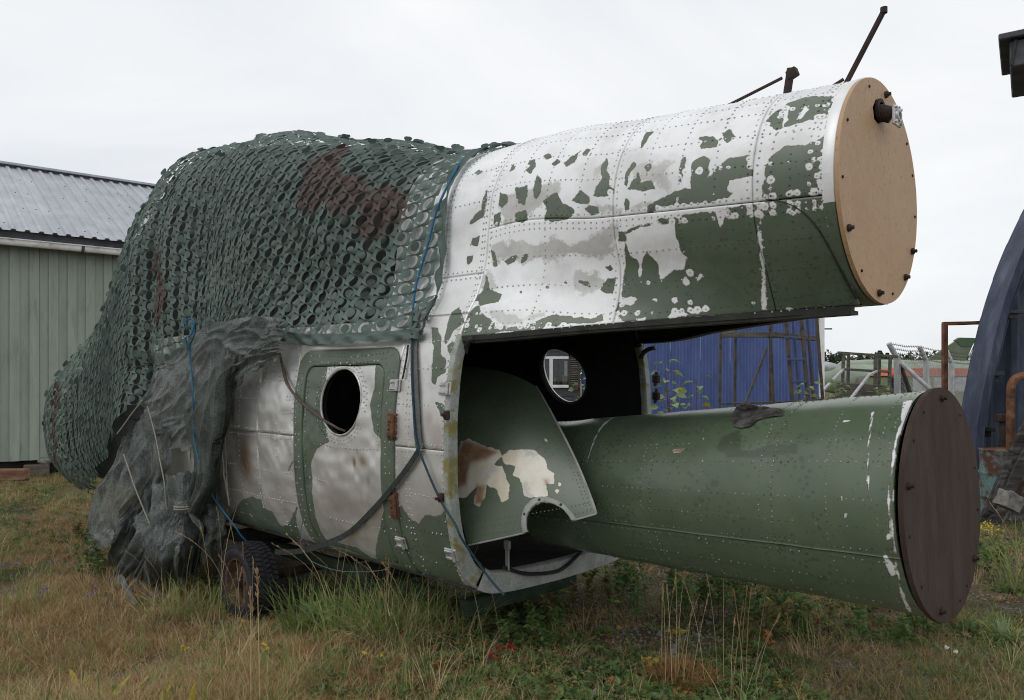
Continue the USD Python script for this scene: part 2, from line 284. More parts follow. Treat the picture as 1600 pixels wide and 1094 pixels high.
# ------------------------------------------------------------------ the hull: surfaces over (u along the hull, w girth from the roof line, near side positive)
class Surf:
    def __init__(s, us, prof, nw=900, wmax=4.9):
        s.us = us; s.dw = 2 * wmax / (nw - 1); s.w0 = -wmax; W = np.linspace(-wmax, wmax, nw); P = np.zeros((len(us), nw, 3)); s.end = np.zeros(len(us)); s.zs = []
        for i, u in enumerate(us):
            p = prof(u); t = np.r_[0, np.cumsum(np.hypot(*np.diff(p, axis=0).T))]; s.end[i] = t[-1]; s.zs.append((t, p[:, 1]))
            y, z = np.interp(np.abs(W), t, p[:, 0]), np.interp(np.abs(W), t, p[:, 1])
            P[i] = np.stack([np.full(nw, u), np.where(W < 0, -y, y), z], -1)
        s.P = P; s.W = W
    def at(s, u, w):
        u, w = np.broadcast_arrays(np.asarray(u, float), np.asarray(w, float))
        c = [np.interp(u, s.us, np.arange(len(s.us))).ravel(), ((w - s.w0) / s.dw).ravel()]
        p = np.stack([map_coordinates(s.P[..., k], c, order=1, mode='nearest') for k in range(3)], -1).reshape(u.shape + (3,)); p[..., 0] = u
        return p
    def nor(s, u, w, e=.012):
        n = np.cross(s.at(np.asarray(u) + e, w) - s.at(np.asarray(u) - e, w), s.at(u, np.asarray(w) + e) - s.at(u, np.asarray(w) - e))
        return -n / (np.linalg.norm(n, axis=-1, keepdims=True) + 1e-12)
    def wend(s, u): return np.interp(u, s.us, s.end)
    def wz(s, z):
        tab = np.array([np.interp(-z, -zz[::1], t) for t, zz in s.zs])
        return lambda u: np.interp(u, s.us, tab)
    def inv(s):
        "a function from photograph pixels to (u, w) on the near side"
        if not hasattr(s, '_inv'):
            uu, ww = np.meshgrid(np.linspace(s.us[0], s.us[-1], 260), np.linspace(0, s.end.max(), 320), indexing='ij')
            ok = ww <= s.wend(uu); p = s.at(uu, ww); n = s.nor(uu, ww); ok &= ((CAML - p) * n).sum(-1) > .02
            px = prl(p)[ok]; q = np.stack([uu[ok], ww[ok]], -1); a, b = LinearNDInterpolator(px, q), NearestNDInterpolator(px, q)
            def f(x):
                x = np.atleast_2d(np.asarray(x, float)); r = a(x); m = np.isnan(r[:, 0]); r[m] = b(x[m]); return r
            s._inv = f
        return s._inv

_PC = None
def bez(a, b, c, n): t = np.linspace(0, 1, n)[:, None]; return (1 - t) ** 2 * a + 2 * t * (1 - t) * b + t * t * c
def _rs(p, n=150):
    t = np.r_[0, np.cumsum(np.hypot(*np.diff(p, axis=0).T))]; x = np.linspace(0, t[-1], n); return np.stack([np.interp(x, t, p[:, k]) for k in (0, 1)], -1)
def boom_prof(u):
    k = np.clip(u / 1.83, 0, 1); R, zc = .65 - .15 * k, 2.57 + .01 * k
    a = np.radians(np.linspace(90, -8 - 34 * k, 60)); arc = np.stack([-R * np.cos(a), zc + R * np.sin(a)], -1)
    e = arc[-1]; c = np.array([-.857 + .70 * k ** 1.15, 1.975 + .09 * k]); tang = (arc[-1] - arc[-2]) / np.hypot(*(arc[-1] - arc[-2]))
    q = _rs(np.vstack([arc, bez(e, e + tang * np.hypot(*(c - e)) * .42, c, 20)[1:]])); b = float(smoothstep(1 - u / .75)); return (1 - b) * q + b * _PC
_P0 = np.array([(0, 3.22), (-.17, 3.198), (-.33, 3.13), (-.46, 3.03), (-.56, 2.90), (-.625, 2.75), (-.65, 2.57), (-.665, 2.43), (-.725, 2.22), (-.80, 2.10), (-.86, 1.97), (-.905, 1.85), (-.93, 1.7), (-.95, 1.45), (-.95, 1.25), (-.94, 1.08), (-.91, .89), (-.867, .75), (-.78, .62), (-.62, .545), (-.4, .525), (0, .515)])
_P3 = _P0.copy(); _P3[:11] = [(0, 3.79), (-.25, 3.76), (-.48, 3.67), (-.66, 3.48), (-.77, 3.24), (-.84, 2.99), (-.88, 2.75), (-.9, 2.5), (-.92, 2.3), (-.93, 2.1), (-.935, 1.97)]
_P5 = _P3.copy(); _P5[:11, 1] = np.interp(_P3[:11, 1], [1.97, 3.79], [1.97, 3.93])
def _se(T, Wd, B, n=3.):
    t = np.linspace(0, np.pi, 22); zc, h = (T + B) / 2, (T - B) / 2
    return np.stack([-Wd * np.abs(np.sin(t)) ** (2 / n), zc + h * np.sign(np.cos(t)) * np.abs(np.cos(t)) ** (2 / n)], -1)
STN = [(-7.32, _se(1.40, .2, 1.0)), (-7.2, _se(1.55, .5, .8)), (-7.0, _se(1.72, .75, .66)), (-6.7, _se(1.88, .9, .58)), (-6.35, _se(2.02, .95, .54)), (-6.0, _se(2.18, .95, .52)), (-5.6, _se(2.48, .95, .5)), (-5.15, _se(2.98, .95, .5)), (-4.7, _P5 * .25 + _se(3.5, .95, .51) * .75), (-4.2, _P5), (-3.0, _P3), (-1.7, _P0 * .5 + _P3 * .5), (-.35, _P0), (.02, _P0)]
_pu = PchipInterpolator([s[0] for s in STN], np.array([s[1] for s in STN]))
def pod_prof(u): return spline(_pu(u), 160)
_PC = spline(_pu(0.), 400); _PC = _rs(_PC[_PC[:, 1] >= 1.968])
BOOM = Surf(np.linspace(0, 1.83, 120), boom_prof, 700, 2.2)
POD = Surf(np.linspace(-7.32, .02, 260), pod_prof)

def const(x): return x if callable(x) else (lambda u: np.full(np.shape(u), float(x)))
def panel(S, u0, u1, wa, wb, res=.02, holes=(), keep=None, off=0., gap=.0018, thick=.012, dent=.0012, seed=0):
    "a sheet of skin between u0, u1 and girths wa, wb (numbers or functions of u): (points, faces, u, w, normals)"
    wa, wb = const(wa), const(wb); u0, u1 = u0 + gap, u1 - gap
    nu = max(2, int((u1 - u0) / res) + 1); um = np.linspace(u0, u1, 9); nw = max(2, int((wb(um) - wa(um)).max() / res) + 1)
    u, t = np.meshgrid(np.linspace(u0, u1, nu), np.linspace(0, 1, nw), indexing='ij')
    w = wa(u) + gap + t * (wb(u) - wa(u) - 2 * gap); i = np.arange(nu * nw).reshape(nu, nw)
    f = np.stack([i[:-1, :-1], i[:-1, 1:], i[1:, 1:], i[1:, :-1]], -1).reshape(-1, 4); u, w = u.ravel(), w.ravel()
    if len(holes) or keep is not None:
        def d(u, w):
            r = keep(u, w) if keep is not None else np.full(u.shape, 9.)
            for h in holes: r = np.minimum(r, -h(u, w))
            return r
        ok = d(u[f].mean(1), w[f].mean(1)) > 0; inn, out = np.unique(f[ok]), np.unique(f[~ok]); edge = np.intersect1d(inn, out)
        far = inn[d(u[inn], w[inn]) < 0]; edge = np.union1d(edge, far); e = 1e-4; f = f[ok]
        for _ in range(2):
            ue, we = u[edge], w[edge]; dd = d(ue, we); gu, gw = (d(ue + e, we) - dd) / e, (d(ue, we + e) - dd) / e; g = gu * gu + gw * gw + 1e-9
            k = np.clip(dd / g, -1.2 * res, 1.2 * res); u[edge], w[edge] = ue - gu * k, we - gw * k
        use = np.unique(f); m = np.zeros(len(u), int); m[use] = np.arange(len(use)); f, u, w = m[f], u[use], w[use]
    n = S.nor(u, w); p = S.at(u, w)
    p = p + n * (off + dent * 3 * fbm(p * 4.5, 3, seed)[:, None] * 2)
    tri = np.vstack([f[:, [0, 1, 2]], f[:, [0, 2, 3]]])
    ed = np.vstack([f[:, [0, 1]], f[:, [1, 2]], f[:, [2, 3]], f[:, [3, 0]]]); s_ = np.sort(ed, 1); _, ix, ct = np.unique(s_, axis=0, return_index=True, return_counts=True); be = ed[ix[ct == 1]]
    bv = np.unique(be); m = np.full(len(u), -1); m[bv] = len(u) + np.arange(len(bv)); p = p.copy(); p[bv] -= n[bv] * .0012
    P = np.vstack([p, p[bv] - n[bv] * thick]); q = np.stack([be[:, 1], be[:, 0], m[be[:, 0]], m[be[:, 1]]], -1)
    F = np.vstack([tri, q[:, [0, 1, 2]], q[:, [0, 2, 3]]]); src = np.r_[np.arange(len(u)), bv]
    return P, F, u[src], w[src], n[src]
def circ(cu, cw, ru, rw=None):
    rw = rw or ru
    return lambda u, w: (1 - np.hypot((u - cu) / ru, (w - cw) / rw)) * min(ru, rw)
def rrect(u0, u1, w0, w1, r):
    cu, cw, hu, hw = (u0 + u1) / 2, (w0 + w1) / 2, (u1 - u0) / 2 - r, (w1 - w0) / 2 - r
    def f(u, w):
        a, b = np.abs(u - cu) - hu, np.abs(w - cw) - hw
        return r - (np.hypot(np.maximum(a, 0), np.maximum(b, 0)) + np.minimum(np.maximum(a, b), 0))
    return f
def rivets(pts, nrm, r=.0052, h=.0030):
    "one mesh of low domes"
    pts, nrm = np.asarray(pts, float), np.asarray(nrm, float); m = len(pts)
    e = np.cross(nrm, [.31, .52, .8]); e /= np.linalg.norm(e, axis=1, keepdims=True); g = np.cross(nrm, e); a = np.arange(6) * np.pi / 3
    ring = lambda rr, hh: pts[:, None] + nrm[:, None] * hh + rr * (np.cos(a)[None, :, None] * e[:, None] + np.sin(a)[None, :, None] * g[:, None])
    V = np.concatenate([ring(r, -.001), ring(r * .72, h * .75), (pts + nrm * h)[:, None]], 1); f = []
    for k in range(6):
        k2 = (k + 1) % 6; f += [[k, k2, 6 + k2], [k, 6 + k2, 6 + k], [6 + k, 6 + k2, 12]]
    return V.reshape(-1, 3), (np.arange(m)[:, None, None] * 13 + np.array(f)).reshape(-1, 3)
def rowline(a, b, step, seed=0):
    a, b = np.asarray(a, float), np.asarray(b, float); n = max(2, int(np.hypot(*(b - a)) / step) + 1); return a + (b - a) * np.linspace(0, 1, n)[:, None]

# paint, traced on the skin. Crops of the photograph: origin and scale
C5, C6, C4, C7, C8 = (680, 160, 2.857), (1080, 0, 2.188), (320, 480, 2.486), (680, 500, 2.486), (980, 480, 2.103)
def trace(S, crop, polys): return [S.inv()(np.array(p, float) / crop[2] + crop[:2]) for p in polys]
_GB = trace(BOOM, C5, [
    [(850, 585), (880, 560), (960, 540), (1000, 522), (1250, 480), (1440, 450), (1490, 440), (1490, 930), (1240, 950), (1070, 966), (850, 992), (800, 940), (815, 900), (850, 870), (830, 870), (840, 780), (850, 700)],
    [(1040, 420), (1090, 390), (1140, 385), (1150, 265), (1195, 238), (1228, 255), (1215, 335), (1235, 335), (1262, 285), (1320, 245), (1395, 235), (1420, 250), (1418, 330), (1380, 335), (1310, 345), (1305, 390), (1330, 405), (1290, 425), (1240, 440), (1130, 455), (1010, 465), (960, 490), (920, 490), (960, 450)],
    [(1490, 90), (1530, 50), (1560, 40), (1600, 60), (1600, 95), (1540, 120), (1500, 110)], [(1290, 140), (1320, 125), (1310, 150), (1285, 160)], [(930, 200), (915, 205), (945, 135), (975, 130)],
    [(570, 275), (600, 250), (650, 215), (625, 265), (590, 285)], [(400, 300), (420, 265), (450, 250), (445, 290), (425, 318)], [(335, 310), (345, 280), (370, 265), (355, 300)],
    [(440, 420), (445, 350), (455, 325), (475, 345), (475, 400), (450, 430)], [(360, 380), (410, 375), (415, 400), (400, 455), (370, 450)], [(285, 460), (290, 405), (320, 410), (325, 445), (300, 470)],
    [(260, 550), (262, 500), (290, 490), (295, 535), (280, 552)], [(355, 530), (360, 495), (405, 480), (412, 520), (385, 540)],
    [(485, 525), (500, 480), (480, 440), (540, 400), (560, 440), (610, 470), (625, 485), (590, 520), (520, 530)], [(610, 440), (650, 390), (690, 420), (685, 450), (630, 450)],
    [(705, 420), (720, 380), (745, 340), (740, 290), (765, 250), (775, 270), (765, 300), (780, 330), (775, 370), (810, 400), (760, 420)], [(860, 390), (905, 310), (920, 340), (915, 360), (960, 345), (980, 385), (930, 395)],
    [(845, 370), (850, 320), (885, 265), (895, 280), (865, 330), (855, 375)], [(935, 290), (960, 275), (965, 295), (945, 310)], [(1085, 360), (1095, 260), (1120, 240), (1115, 300), (1095, 365)],
    [(845, 450), (850, 425), (868, 440), (865, 475), (850, 480)], [(920, 485), (960, 450), (1010, 440), (1040, 430), (980, 470), (940, 490)], [(670, 475), (690, 460), (730, 470), (735, 495), (700, 505)],
    [(250, 660), (265, 670), (278, 730), (258, 730)], [(310, 710), (340, 690), (365, 685), (355, 712), (325, 725)], [(380, 718), (390, 680), (417, 675), (405, 705)],
    [(165, 890), (180, 860), (215, 840), (228, 770), (240, 800), (245, 835), (295, 855), (280, 890), (200, 905)],
    [(100, 1090), (115, 1030), (150, 940), (190, 905), (220, 950), (270, 985), (330, 1010), (420, 990), (480, 965), (540, 945), (620, 960), (700, 965), (745, 945), (750, 975), (710, 990), (600, 985), (480, 1030), (400, 1050), (240, 1080)],
    [(820, 620), (822, 580), (848, 580), (845, 615)], [(735, 835), (770, 790), (805, 780), (795, 850), (760, 850)], [(765, 735), (785, 725), (795, 745), (780, 755)], [(640, 795), (680, 800), (690, 822), (660, 815)],
    [(480, 240), (505, 228), (520, 245), (500, 255)], [(520, 275), (545, 255), (560, 265), (535, 285)], [(655, 232), (680, 205), (695, 210), (675, 238)], [(575, 805), (588, 795), (590, 812)], [(375, 845), (388, 838), (385, 852)], [(495, 825), (508, 820), (505, 830)]]) \
    + trace(BOOM, C6, [[(250, 590), (265, 540), (320, 500), (400, 495), (470, 460), (480, 500), (478, 560), (480, 680), (495, 800), (530, 900), (605, 1020), (610, 1050), (215, 1075), (225, 690), (300, 680), (240, 675), (225, 680), (250, 610)],
    [(250, 420), (290, 380), (340, 350), (400, 330), (480, 330), (500, 340), (490, 380), (470, 400), (400, 410), (330, 430), (290, 445), (265, 430)], [(30, 470), (75, 465), (90, 480), (85, 500), (40, 510), (28, 495)], [(105, 460), (130, 440), (150, 470), (120, 490)]])
_WB = trace(BOOM, C5, [[(850, 590), (900, 560), (960, 545), (990, 520), (1010, 550), (1075, 532), (1070, 570), (1080, 610), (1095, 660), (1130, 690), (1110, 745), (1075, 750), (1000, 798), (992, 720), (945, 668), (925, 700), (915, 805), (908, 790), (905, 710), (880, 690), (858, 660)],
    [(1245, 480), (1310, 475), (1285, 540), (1270, 568), (1262, 530)], [(820, 880), (890, 862), (910, 880), (880, 905), (820, 895)], [(1030, 955), (1060, 938), (1110, 935), (1130, 950), (1040, 968)], [(895, 965), (950, 955), (945, 980), (900, 985)], [(1160, 795), (1180, 760), (1200, 770), (1175, 805)], [(1100, 800), (1118, 775), (1135, 810), (1120, 825)],
    [(850, 500), (1100, 470), (1455, 435), (1455, 450), (1300, 475), (1230, 490), (1100, 500), (980, 525), (850, 520)], [(1437, 460), (1447, 460), (1462, 700), (1475, 925), (1455, 927), (1452, 700)], [(1050, 875), (1080, 862), (1085, 890), (1065, 900)], [(965, 880), (995, 870), (990, 888)],
    [(245, 1042), (290, 1022), (375, 1018), (383, 1035), (300, 1050), (250, 1055)], [(460, 1015), (480, 1005), (520, 995), (550, 1010), (520, 1025), (465, 1032)], [(610, 1000), (650, 990), (740, 978), (745, 990), (620, 1015)]]) \
    + trace(BOOM, C6, [[(360, 405), (390, 360), (402, 370), (375, 408)], [(308, 425), (325, 370), (337, 360), (330, 412), (315, 432)], [(215, 560), (235, 540), (262, 545), (240, 590), (245, 680), (220, 685)], [(232, 700), (240, 760), (250, 900), (258, 1060), (236, 1062), (245, 950), (236, 800)]])
_SB = trace(BOOM, C5, [[(285, 400), (420, 380), (570, 345), (560, 410), (500, 470), (300, 560)], [(690, 300), (760, 250), (790, 300), (720, 340)], [(245, 640), (350, 605), (420, 640), (560, 590), (600, 640), (700, 580), (820, 540), (800, 690), (600, 690), (420, 720), (245, 735)], [(870, 450), (1060, 400), (960, 480), (640, 500), (720, 450)], [(890, 290), (940, 265), (1060, 270), (1050, 400), (900, 360)], [(205, 770), (235, 755), (280, 830), (210, 830)], [(210, 915), (330, 940), (480, 950), (380, 1000), (270, 980)], [(620, 760), (720, 740), (780, 830), (600, 850)]])
_GP = trace(POD, C4, [[(-60, 830), (100, 850), (150, 745), (180, 735), (215, 750), (225, 780), (265, 795), (300, 850), (325, 845), (360, 775), (372, 1000), (100, 960), (-60, 920)],
    [(738, 1080), (740, 780), (765, 770), (790, 815), (830, 840), (855, 805), (900, 815), (945, 785), (965, 830), (1010, 1075)], [(880, 80), (905, 80), (920, 120), (915, 180), (935, 200), (935, 250), (905, 270), (895, 300), (880, 290), (885, 200), (890, 150)], [(890, 365), (930, 380), (940, 420), (930, 440), (900, 380)], [(960, 20), (990, 0), (1010, 60), (970, 90), (935, 150), (930, 120)], [(940, 150), (965, 130), (975, 160), (950, 180)]]) \
    + trace(POD, C5, [[(150, 545), (180, 500), (205, 480), (225, 395), (236, 390), (230, 440), (215, 510), (180, 532)], [(155, 640), (165, 610), (200, 595), (190, 640)], [(140, 730), (145, 690), (172, 680), (165, 710)], [(172, 318), (195, 300), (215, 310), (190, 325)]])
_GD = trace(POD, C4, [[(480, 196), (672, 196), (665, 300), (640, 380), (655, 480), (690, 520), (697, 790), (695, 1000), (640, 960), (600, 935), (470, 905), (430, 800), (415, 680), (410, 600), (440, 545), (480, 520), (470, 470), (455, 380), (470, 290)]])
_RPx = trace(POD, C4, [[(100, 350), (112, 345), (118, 480), (108, 484)], [(120, 500), (190, 495), (185, 640), (150, 660), (130, 600)], [(225, 230), (245, 225), (240, 300), (225, 290)], [(95, 620), (150, 660), (110, 700), (60, 690)], [(860, 420), (930, 430), (900, 560), (850, 540)]])
_RDx = trace(POD, C4, [[(590, 580), (640, 570), (650, 620), (600, 630)], [(570, 590), (590, 590), (585, 625), (572, 625)], [(500, 560), (560, 570), (550, 640), (490, 640)]])
def blobs(S, crop, items):
    "rust stains: (x, y, half width, half height, strength) in a crop"
    o = []
    for x, y, rx, ry, k in items:
        c, e, g = S.inv()(np.array([(x, y), (x + rx, y), (x, y + ry)], float) / crop[2] + crop[:2]); o.append((c, abs(e - c).max(), abs(g - c).max(), k))
    return o
def stainf(u, w, items):
    d = np.zeros(len(u))
    for c, a_, b_, k in items: d = np.maximum(d, k * np.clip(1.25 - np.hypot((u - c[0]) / a_, (w - c[1]) / b_), 0, 1))
    return d
_RP = blobs(POD, C4, [(106, 410, 12, 80, .8), (158, 590, 42, 110, .85), (150, 520, 60, 40, .45), (232, 265, 12, 60, .6), (75, 660, 50, 60, .4), (905, 500, 50, 120, .4), (870, 430, 30, 60, .45), (780, 350, 40, 90, .25), (935, 800, 14, 20, .7), (760, 620, 18, 160, .3)])
_RD = blobs(POD, C4, [(612, 598, 34, 36, .7), (578, 605, 10, 30, .9), (525, 600, 70, 70, .35), (640, 660, 12, 90, .4), (560, 780, 120, 120, .2), (610, 720, 10, 60, .35)])
def paint(u, w, green, white=(), spots=None, inside=None):
    P = np.stack([u, w], -1); d = np.full(len(u), -.12)
    for g in green: d = np.maximum(d, sdpoly(P, g))
    for g in white: d = np.minimum(d, -sdpoly(P, g))
    if spots is not None and len(spots):
        from scipy.spatial import cKDTree
        dist, ix = cKDTree(spots[:, :2]).query(P, k=2); d = np.minimum(d, (dist - spots[ix, 2]).min(1))
    return d
def soft(u, w, polys, r=.03):
    P = np.stack([u, w], -1); d = np.full(len(u), -.12)
    for g in polys: d = np.maximum(d, sdpoly(P, g))
    return d if r is None else smoothstep((d + r) / (2 * r))

# ------------------------------------------------------------------ the helicopter cabin with the stub of its tail boom
HELI = hull_thing('helicopter_fuselage', 'cut up green and bare metal helicopter cabin with peeling paint and open rear hatch', 'helicopter fuselage')
rng = np.random.default_rng(4)
seam = BOOM.inv()([(765, 355), (850, 347), (970, 336), (1100, 323), (1190, 315)]); _sl = np.polyfit(seam[:, 0], seam[:, 1], 1)
ws = lambda u: _sl[0] * np.asarray(u) + _sl[1]
uA, uB = BOOM.inv()([(966, 400)])[0, 0], BOOM.inv()([(1190, 400)])[0, 0]
wedB = lambda u: BOOM.wend(u)
RV = []                                     # rivets of the boom stub: u, w
def rv(S, store, rows, step=.034, off=.0):
    for a, b in rows:
        q = rowline(a, b, step); store.append(q + rng.normal(0, .0012, q.shape))
bands = [(0, uA), (uA, uB), (uB, 1.83)]
rows = []
for i, (a, b) in enumerate(bands):
    for e, s in ((a, 1), (b, -1)): rows += [((e + s * .022, .0), (e + s * .022, ws(e) - .02)), ((e + s * .022, ws(e) + .02), (e + s * .022, wedB(e + s * .022) - .03))]
    for k in range(1, 4): uu = a + (b - a) * k / 4; rows += [((uu, .0), (uu, ws(uu) - .02))] if k != 2 else [((uu, ws(uu) + .02), (uu, wedB(uu) - .04)), ((uu, 0), (uu, ws(uu) - .02))]
for o in (.03, .2, .36, .47, .62, .78): rows.append(((.03, o), (1.8, o * .93)))
for o in (-.02, .022, .05): rows.append(((.03, ws(.03) + o), (1.8, ws(1.8) + o)))
for t in (.3, .55, .8): rows.append(((.03, ws(0) + t * (wedB(0) - ws(0))), (1.8, ws(1.8) + t * (wedB(1.8) - ws(1.8)))))
for o in (.025, .05): rows.append(((.03, wedB(.03) - o), (1.8, wedB(1.8) - o)))
rows += [((1.775, .0), (1.775, 1.0)), ((1.80, .0), (1.80, 1.1))]
rv(BOOM, RV, rows); RV = np.vstack(RV)
fl = fbm(np.c_[RV * 3.1, RV[:, :1] * 0], 2, 9)
_up = RV[:, 1] < ws(RV[:, 0]) + .06; _lo = RV[:, 1] > wedB(RV[:, 0]) - .14
_pk = rng.random(len(RV)) < np.where(_up & (RV[:, 0] > .75), .42, np.where(_lo & (RV[:, 0] < 1.25), .5, .05))
SPOTS = np.c_[RV[_pk], rng.uniform(.007, .02, _pk.sum())]
def skin_part(name, S, mat, u0, u1, wa, wb, green=(), white=(), spots=None, stain=(), bare=0., rust=(), parent=HELI, label=None, invert=False, **k):
    P, F, u, w, n = panel(S, u0, u1, wa, wb, **k)
    d = paint(u, w, green, white, spots) if len(green) else np.full(len(u), -.12)
    if invert: d = -d
    pv = {'paint': d, 'stain': soft(u, w, stain, None), 'bare': np.broadcast_to(bare(u, w) if callable(bare) else bare, u.shape), 'rust': stainf(u, w, rust)}
    return obj(name, (P, F), mat, parent, smooth=True, label=label, pv=pv)
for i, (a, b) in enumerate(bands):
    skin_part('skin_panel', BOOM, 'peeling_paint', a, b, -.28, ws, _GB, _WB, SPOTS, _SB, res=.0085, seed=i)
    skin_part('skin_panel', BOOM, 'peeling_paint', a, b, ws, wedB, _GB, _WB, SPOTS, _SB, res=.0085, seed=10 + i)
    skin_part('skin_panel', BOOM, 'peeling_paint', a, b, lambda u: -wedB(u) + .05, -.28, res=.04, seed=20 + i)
def by_paint(name, S, q, d, lift, parent):
    for nme, m_, mt in (('bare_' + name, (d < -.008), 'rivet_dark'), (name, d > .008, 'green_paint'), ('bright_' + name, np.abs(d) <= .008, 'rivet_metal')):
        if m_.any(): obj(nme, rivets(S.at(*q[m_].T) + S.nor(*q[m_].T) * np.broadcast_to(lift, len(q))[m_, None], S.nor(*q[m_].T)), mt, parent, kind='stuff')
_d = paint(RV[:, 0], RV[:, 1], _GB, _WB); _d[_pk & (_d > 0)] = 0; by_paint('boom_rivets', BOOM, RV, _d, 0., HELI)

# cabin skin
zc_, zs_ = POD.wz(1.965), POD.wz(1.36); wtop = POD.wz(2.33); wend = lambda u: POD.wend(u) - .01
wmet = lambda u, w: smoothstep((w - 1.15) / .55) * .95            # dull metal low on the sides, white primer above
UD0, UD1 = -1.56, -.46
_r = lambda z, u=-1.0: float(POD.wz(z)(u) - zc_(u))
wdt, wdb = _r(1.925), _r(.57)
wwin = _r(1.60)
rel = lambda f: (lambda u, w: f(u, w - zc_(u)))
outer, inner = map(rel, (rrect(UD0, UD1, wdt, wdb, .13), rrect(UD0 + .105, UD1 - .125, wdt + .10, wdb - .10, .09)))
win = rel(circ(-1.025, wwin, .222, .212))
dw = lambda o: (lambda u: zc_(u) + o)
kw = dict(green=_GP, rust=_RP, bare=wmet)
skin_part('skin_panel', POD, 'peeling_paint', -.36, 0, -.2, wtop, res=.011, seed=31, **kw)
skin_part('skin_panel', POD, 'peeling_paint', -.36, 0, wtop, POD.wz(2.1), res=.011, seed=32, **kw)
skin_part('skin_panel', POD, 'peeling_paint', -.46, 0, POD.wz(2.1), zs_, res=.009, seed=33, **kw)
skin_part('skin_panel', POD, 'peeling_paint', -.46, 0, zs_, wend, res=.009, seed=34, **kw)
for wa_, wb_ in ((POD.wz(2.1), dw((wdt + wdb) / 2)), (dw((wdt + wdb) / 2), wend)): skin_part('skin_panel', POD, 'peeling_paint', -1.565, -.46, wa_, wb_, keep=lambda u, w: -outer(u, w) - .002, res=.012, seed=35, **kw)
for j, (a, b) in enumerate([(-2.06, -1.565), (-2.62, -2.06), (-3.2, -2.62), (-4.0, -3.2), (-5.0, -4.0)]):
    skin_part('skin_panel', POD, 'peeling_paint' if j < 4 else 'under_net_black', a, b, POD.wz(2.1), zs_, res=.012 if j < 3 else .03, seed=40 + j, dent=.0065, **kw)
    skin_part('skin_panel', POD, 'peeling_paint' if j < 4 else 'under_net_black', a, b, zs_, wend, res=.012 if j < 3 else .03, seed=50 + j, dent=.0065, **kw)
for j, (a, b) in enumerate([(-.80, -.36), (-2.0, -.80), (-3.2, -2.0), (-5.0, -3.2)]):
    skin_part('skin_panel', POD, 'peeling_paint' if j == 0 else 'under_net_black', a, b, -.2, POD.wz(2.1), res=.03, seed=60 + j, bare=.0)
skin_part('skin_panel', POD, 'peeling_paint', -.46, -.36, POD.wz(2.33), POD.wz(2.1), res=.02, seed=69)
skin_part('nose_skin', POD, 'under_net_black', -7.3, -5.0, lambda u: -wend(u), wend, res=.06, bare=.3, green=[np.array([(-8, 0), (-5, 0), (-5, 9), (-8, 9)])])
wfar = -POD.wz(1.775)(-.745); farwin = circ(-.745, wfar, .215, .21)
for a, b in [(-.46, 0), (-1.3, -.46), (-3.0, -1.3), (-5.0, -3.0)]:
    skin_part('skin_panel', POD, 'peeling_paint' if a > -1.4 else 'under_net_black', a, b, lambda u: -wend(u), -.2, res=.03, holes=[farwin] if a == -1.3 else (), bare=.5)
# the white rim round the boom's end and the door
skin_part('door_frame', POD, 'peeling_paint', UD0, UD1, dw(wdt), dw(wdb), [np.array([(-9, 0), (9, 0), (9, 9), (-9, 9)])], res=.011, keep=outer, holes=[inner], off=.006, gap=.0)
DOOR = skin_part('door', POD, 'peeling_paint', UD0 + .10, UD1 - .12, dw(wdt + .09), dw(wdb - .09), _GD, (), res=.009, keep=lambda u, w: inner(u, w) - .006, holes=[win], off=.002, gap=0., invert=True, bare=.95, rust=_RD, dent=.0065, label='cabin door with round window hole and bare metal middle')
def rim(S, f, cu, cw, ru, rw, r, n=64):
    a = np.linspace(0, 2 * np.pi, n + 1); u = cu + ru * np.cos(a); w = (cw if np.ndim(cw) == 0 and not callable(cw) else cw(u)) + rw * np.sin(a)
    return MB().tube(S.at(u, w) + S.nor(u, w) * f, r, 6, False)
obj('window_rim', rim(POD, -.004, -1.025, dw(wwin), .220, .210, .008), 'bare_metal', DOOR, smooth=True)
obj('far_window_rim', rim(POD, -.045, -.745, wfar, .230, .225, .006), 'black_beam', HELI, smooth=True)
# rivets of the cabin
PV = []; z_ = lambda z: (lambda u: float(POD.wz(z)(u)))
rows = []
for e in (-.022, -.042, -.33, -.36): rows += [((e, .02), (e, float(wtop(e)))), ((e, float(wtop(e)) + .03), (e, float(POD.wz(1.37)(e)))), ((e, float(POD.wz(1.34)(e))), (e, float(wend(e)) - .2))]
for e in (-.44, -1.585, -1.8, -2.04, -2.08, -2.34, -2.6, -2.64): rows += [((e, z_(2.05)(e)), (e, z_(.58)(e)))]
for z in (2.35, 2.31, 2.75, 2.95): rows.append(((-.34, z_(z)(-.3)), (-.02, z_(z)(-.02))))
for z in (1.95, 1.8, 1.6, 1.385, 1.335, 1.1, .9, .72): rows += [((-.43, z_(z)(-.4)), (-.02, z_(z)(-.02))), ((-2.6, z_(z)(-2.6)), (-1.6, z_(z)(-1.6)))]
for k in range(1, 5): rows.append(((-2.02 + .02, z_(1.40 + .11 * k)(-2)), (-1.6, z_(1.40 + .11 * k)(-1.6))))
Z = lambda u, o: (u, float(zc_(u)) + o)
for e in (.03, .07): rows.append((Z(UD0 + e, wdt + .15), Z(UD0 + e, wdb - .12))); rows.append((Z(UD1 - e - .01, wdt + .15), Z(UD1 - e - .01, wdb - .12))); rows.append((Z(UD0 + .14, wdt + e), Z(UD1 - .14, wdt + e)))
for e in (.14,): rows += [(Z(UD0 + e, wdt + .2), Z(UD0 + e, wdb - .2)), (Z(UD1 - e - .02, wdt + .2), Z(UD1 - e - .02, wdb - .2))]
for z in (1.33, 1.1, .86): rows.append((Z(UD0 + .15, _r(z)), Z(UD1 - .17, _r(z))))
rv(POD, PV, rows, .036); a = np.linspace(0, 2 * np.pi, 44, endpoint=False)
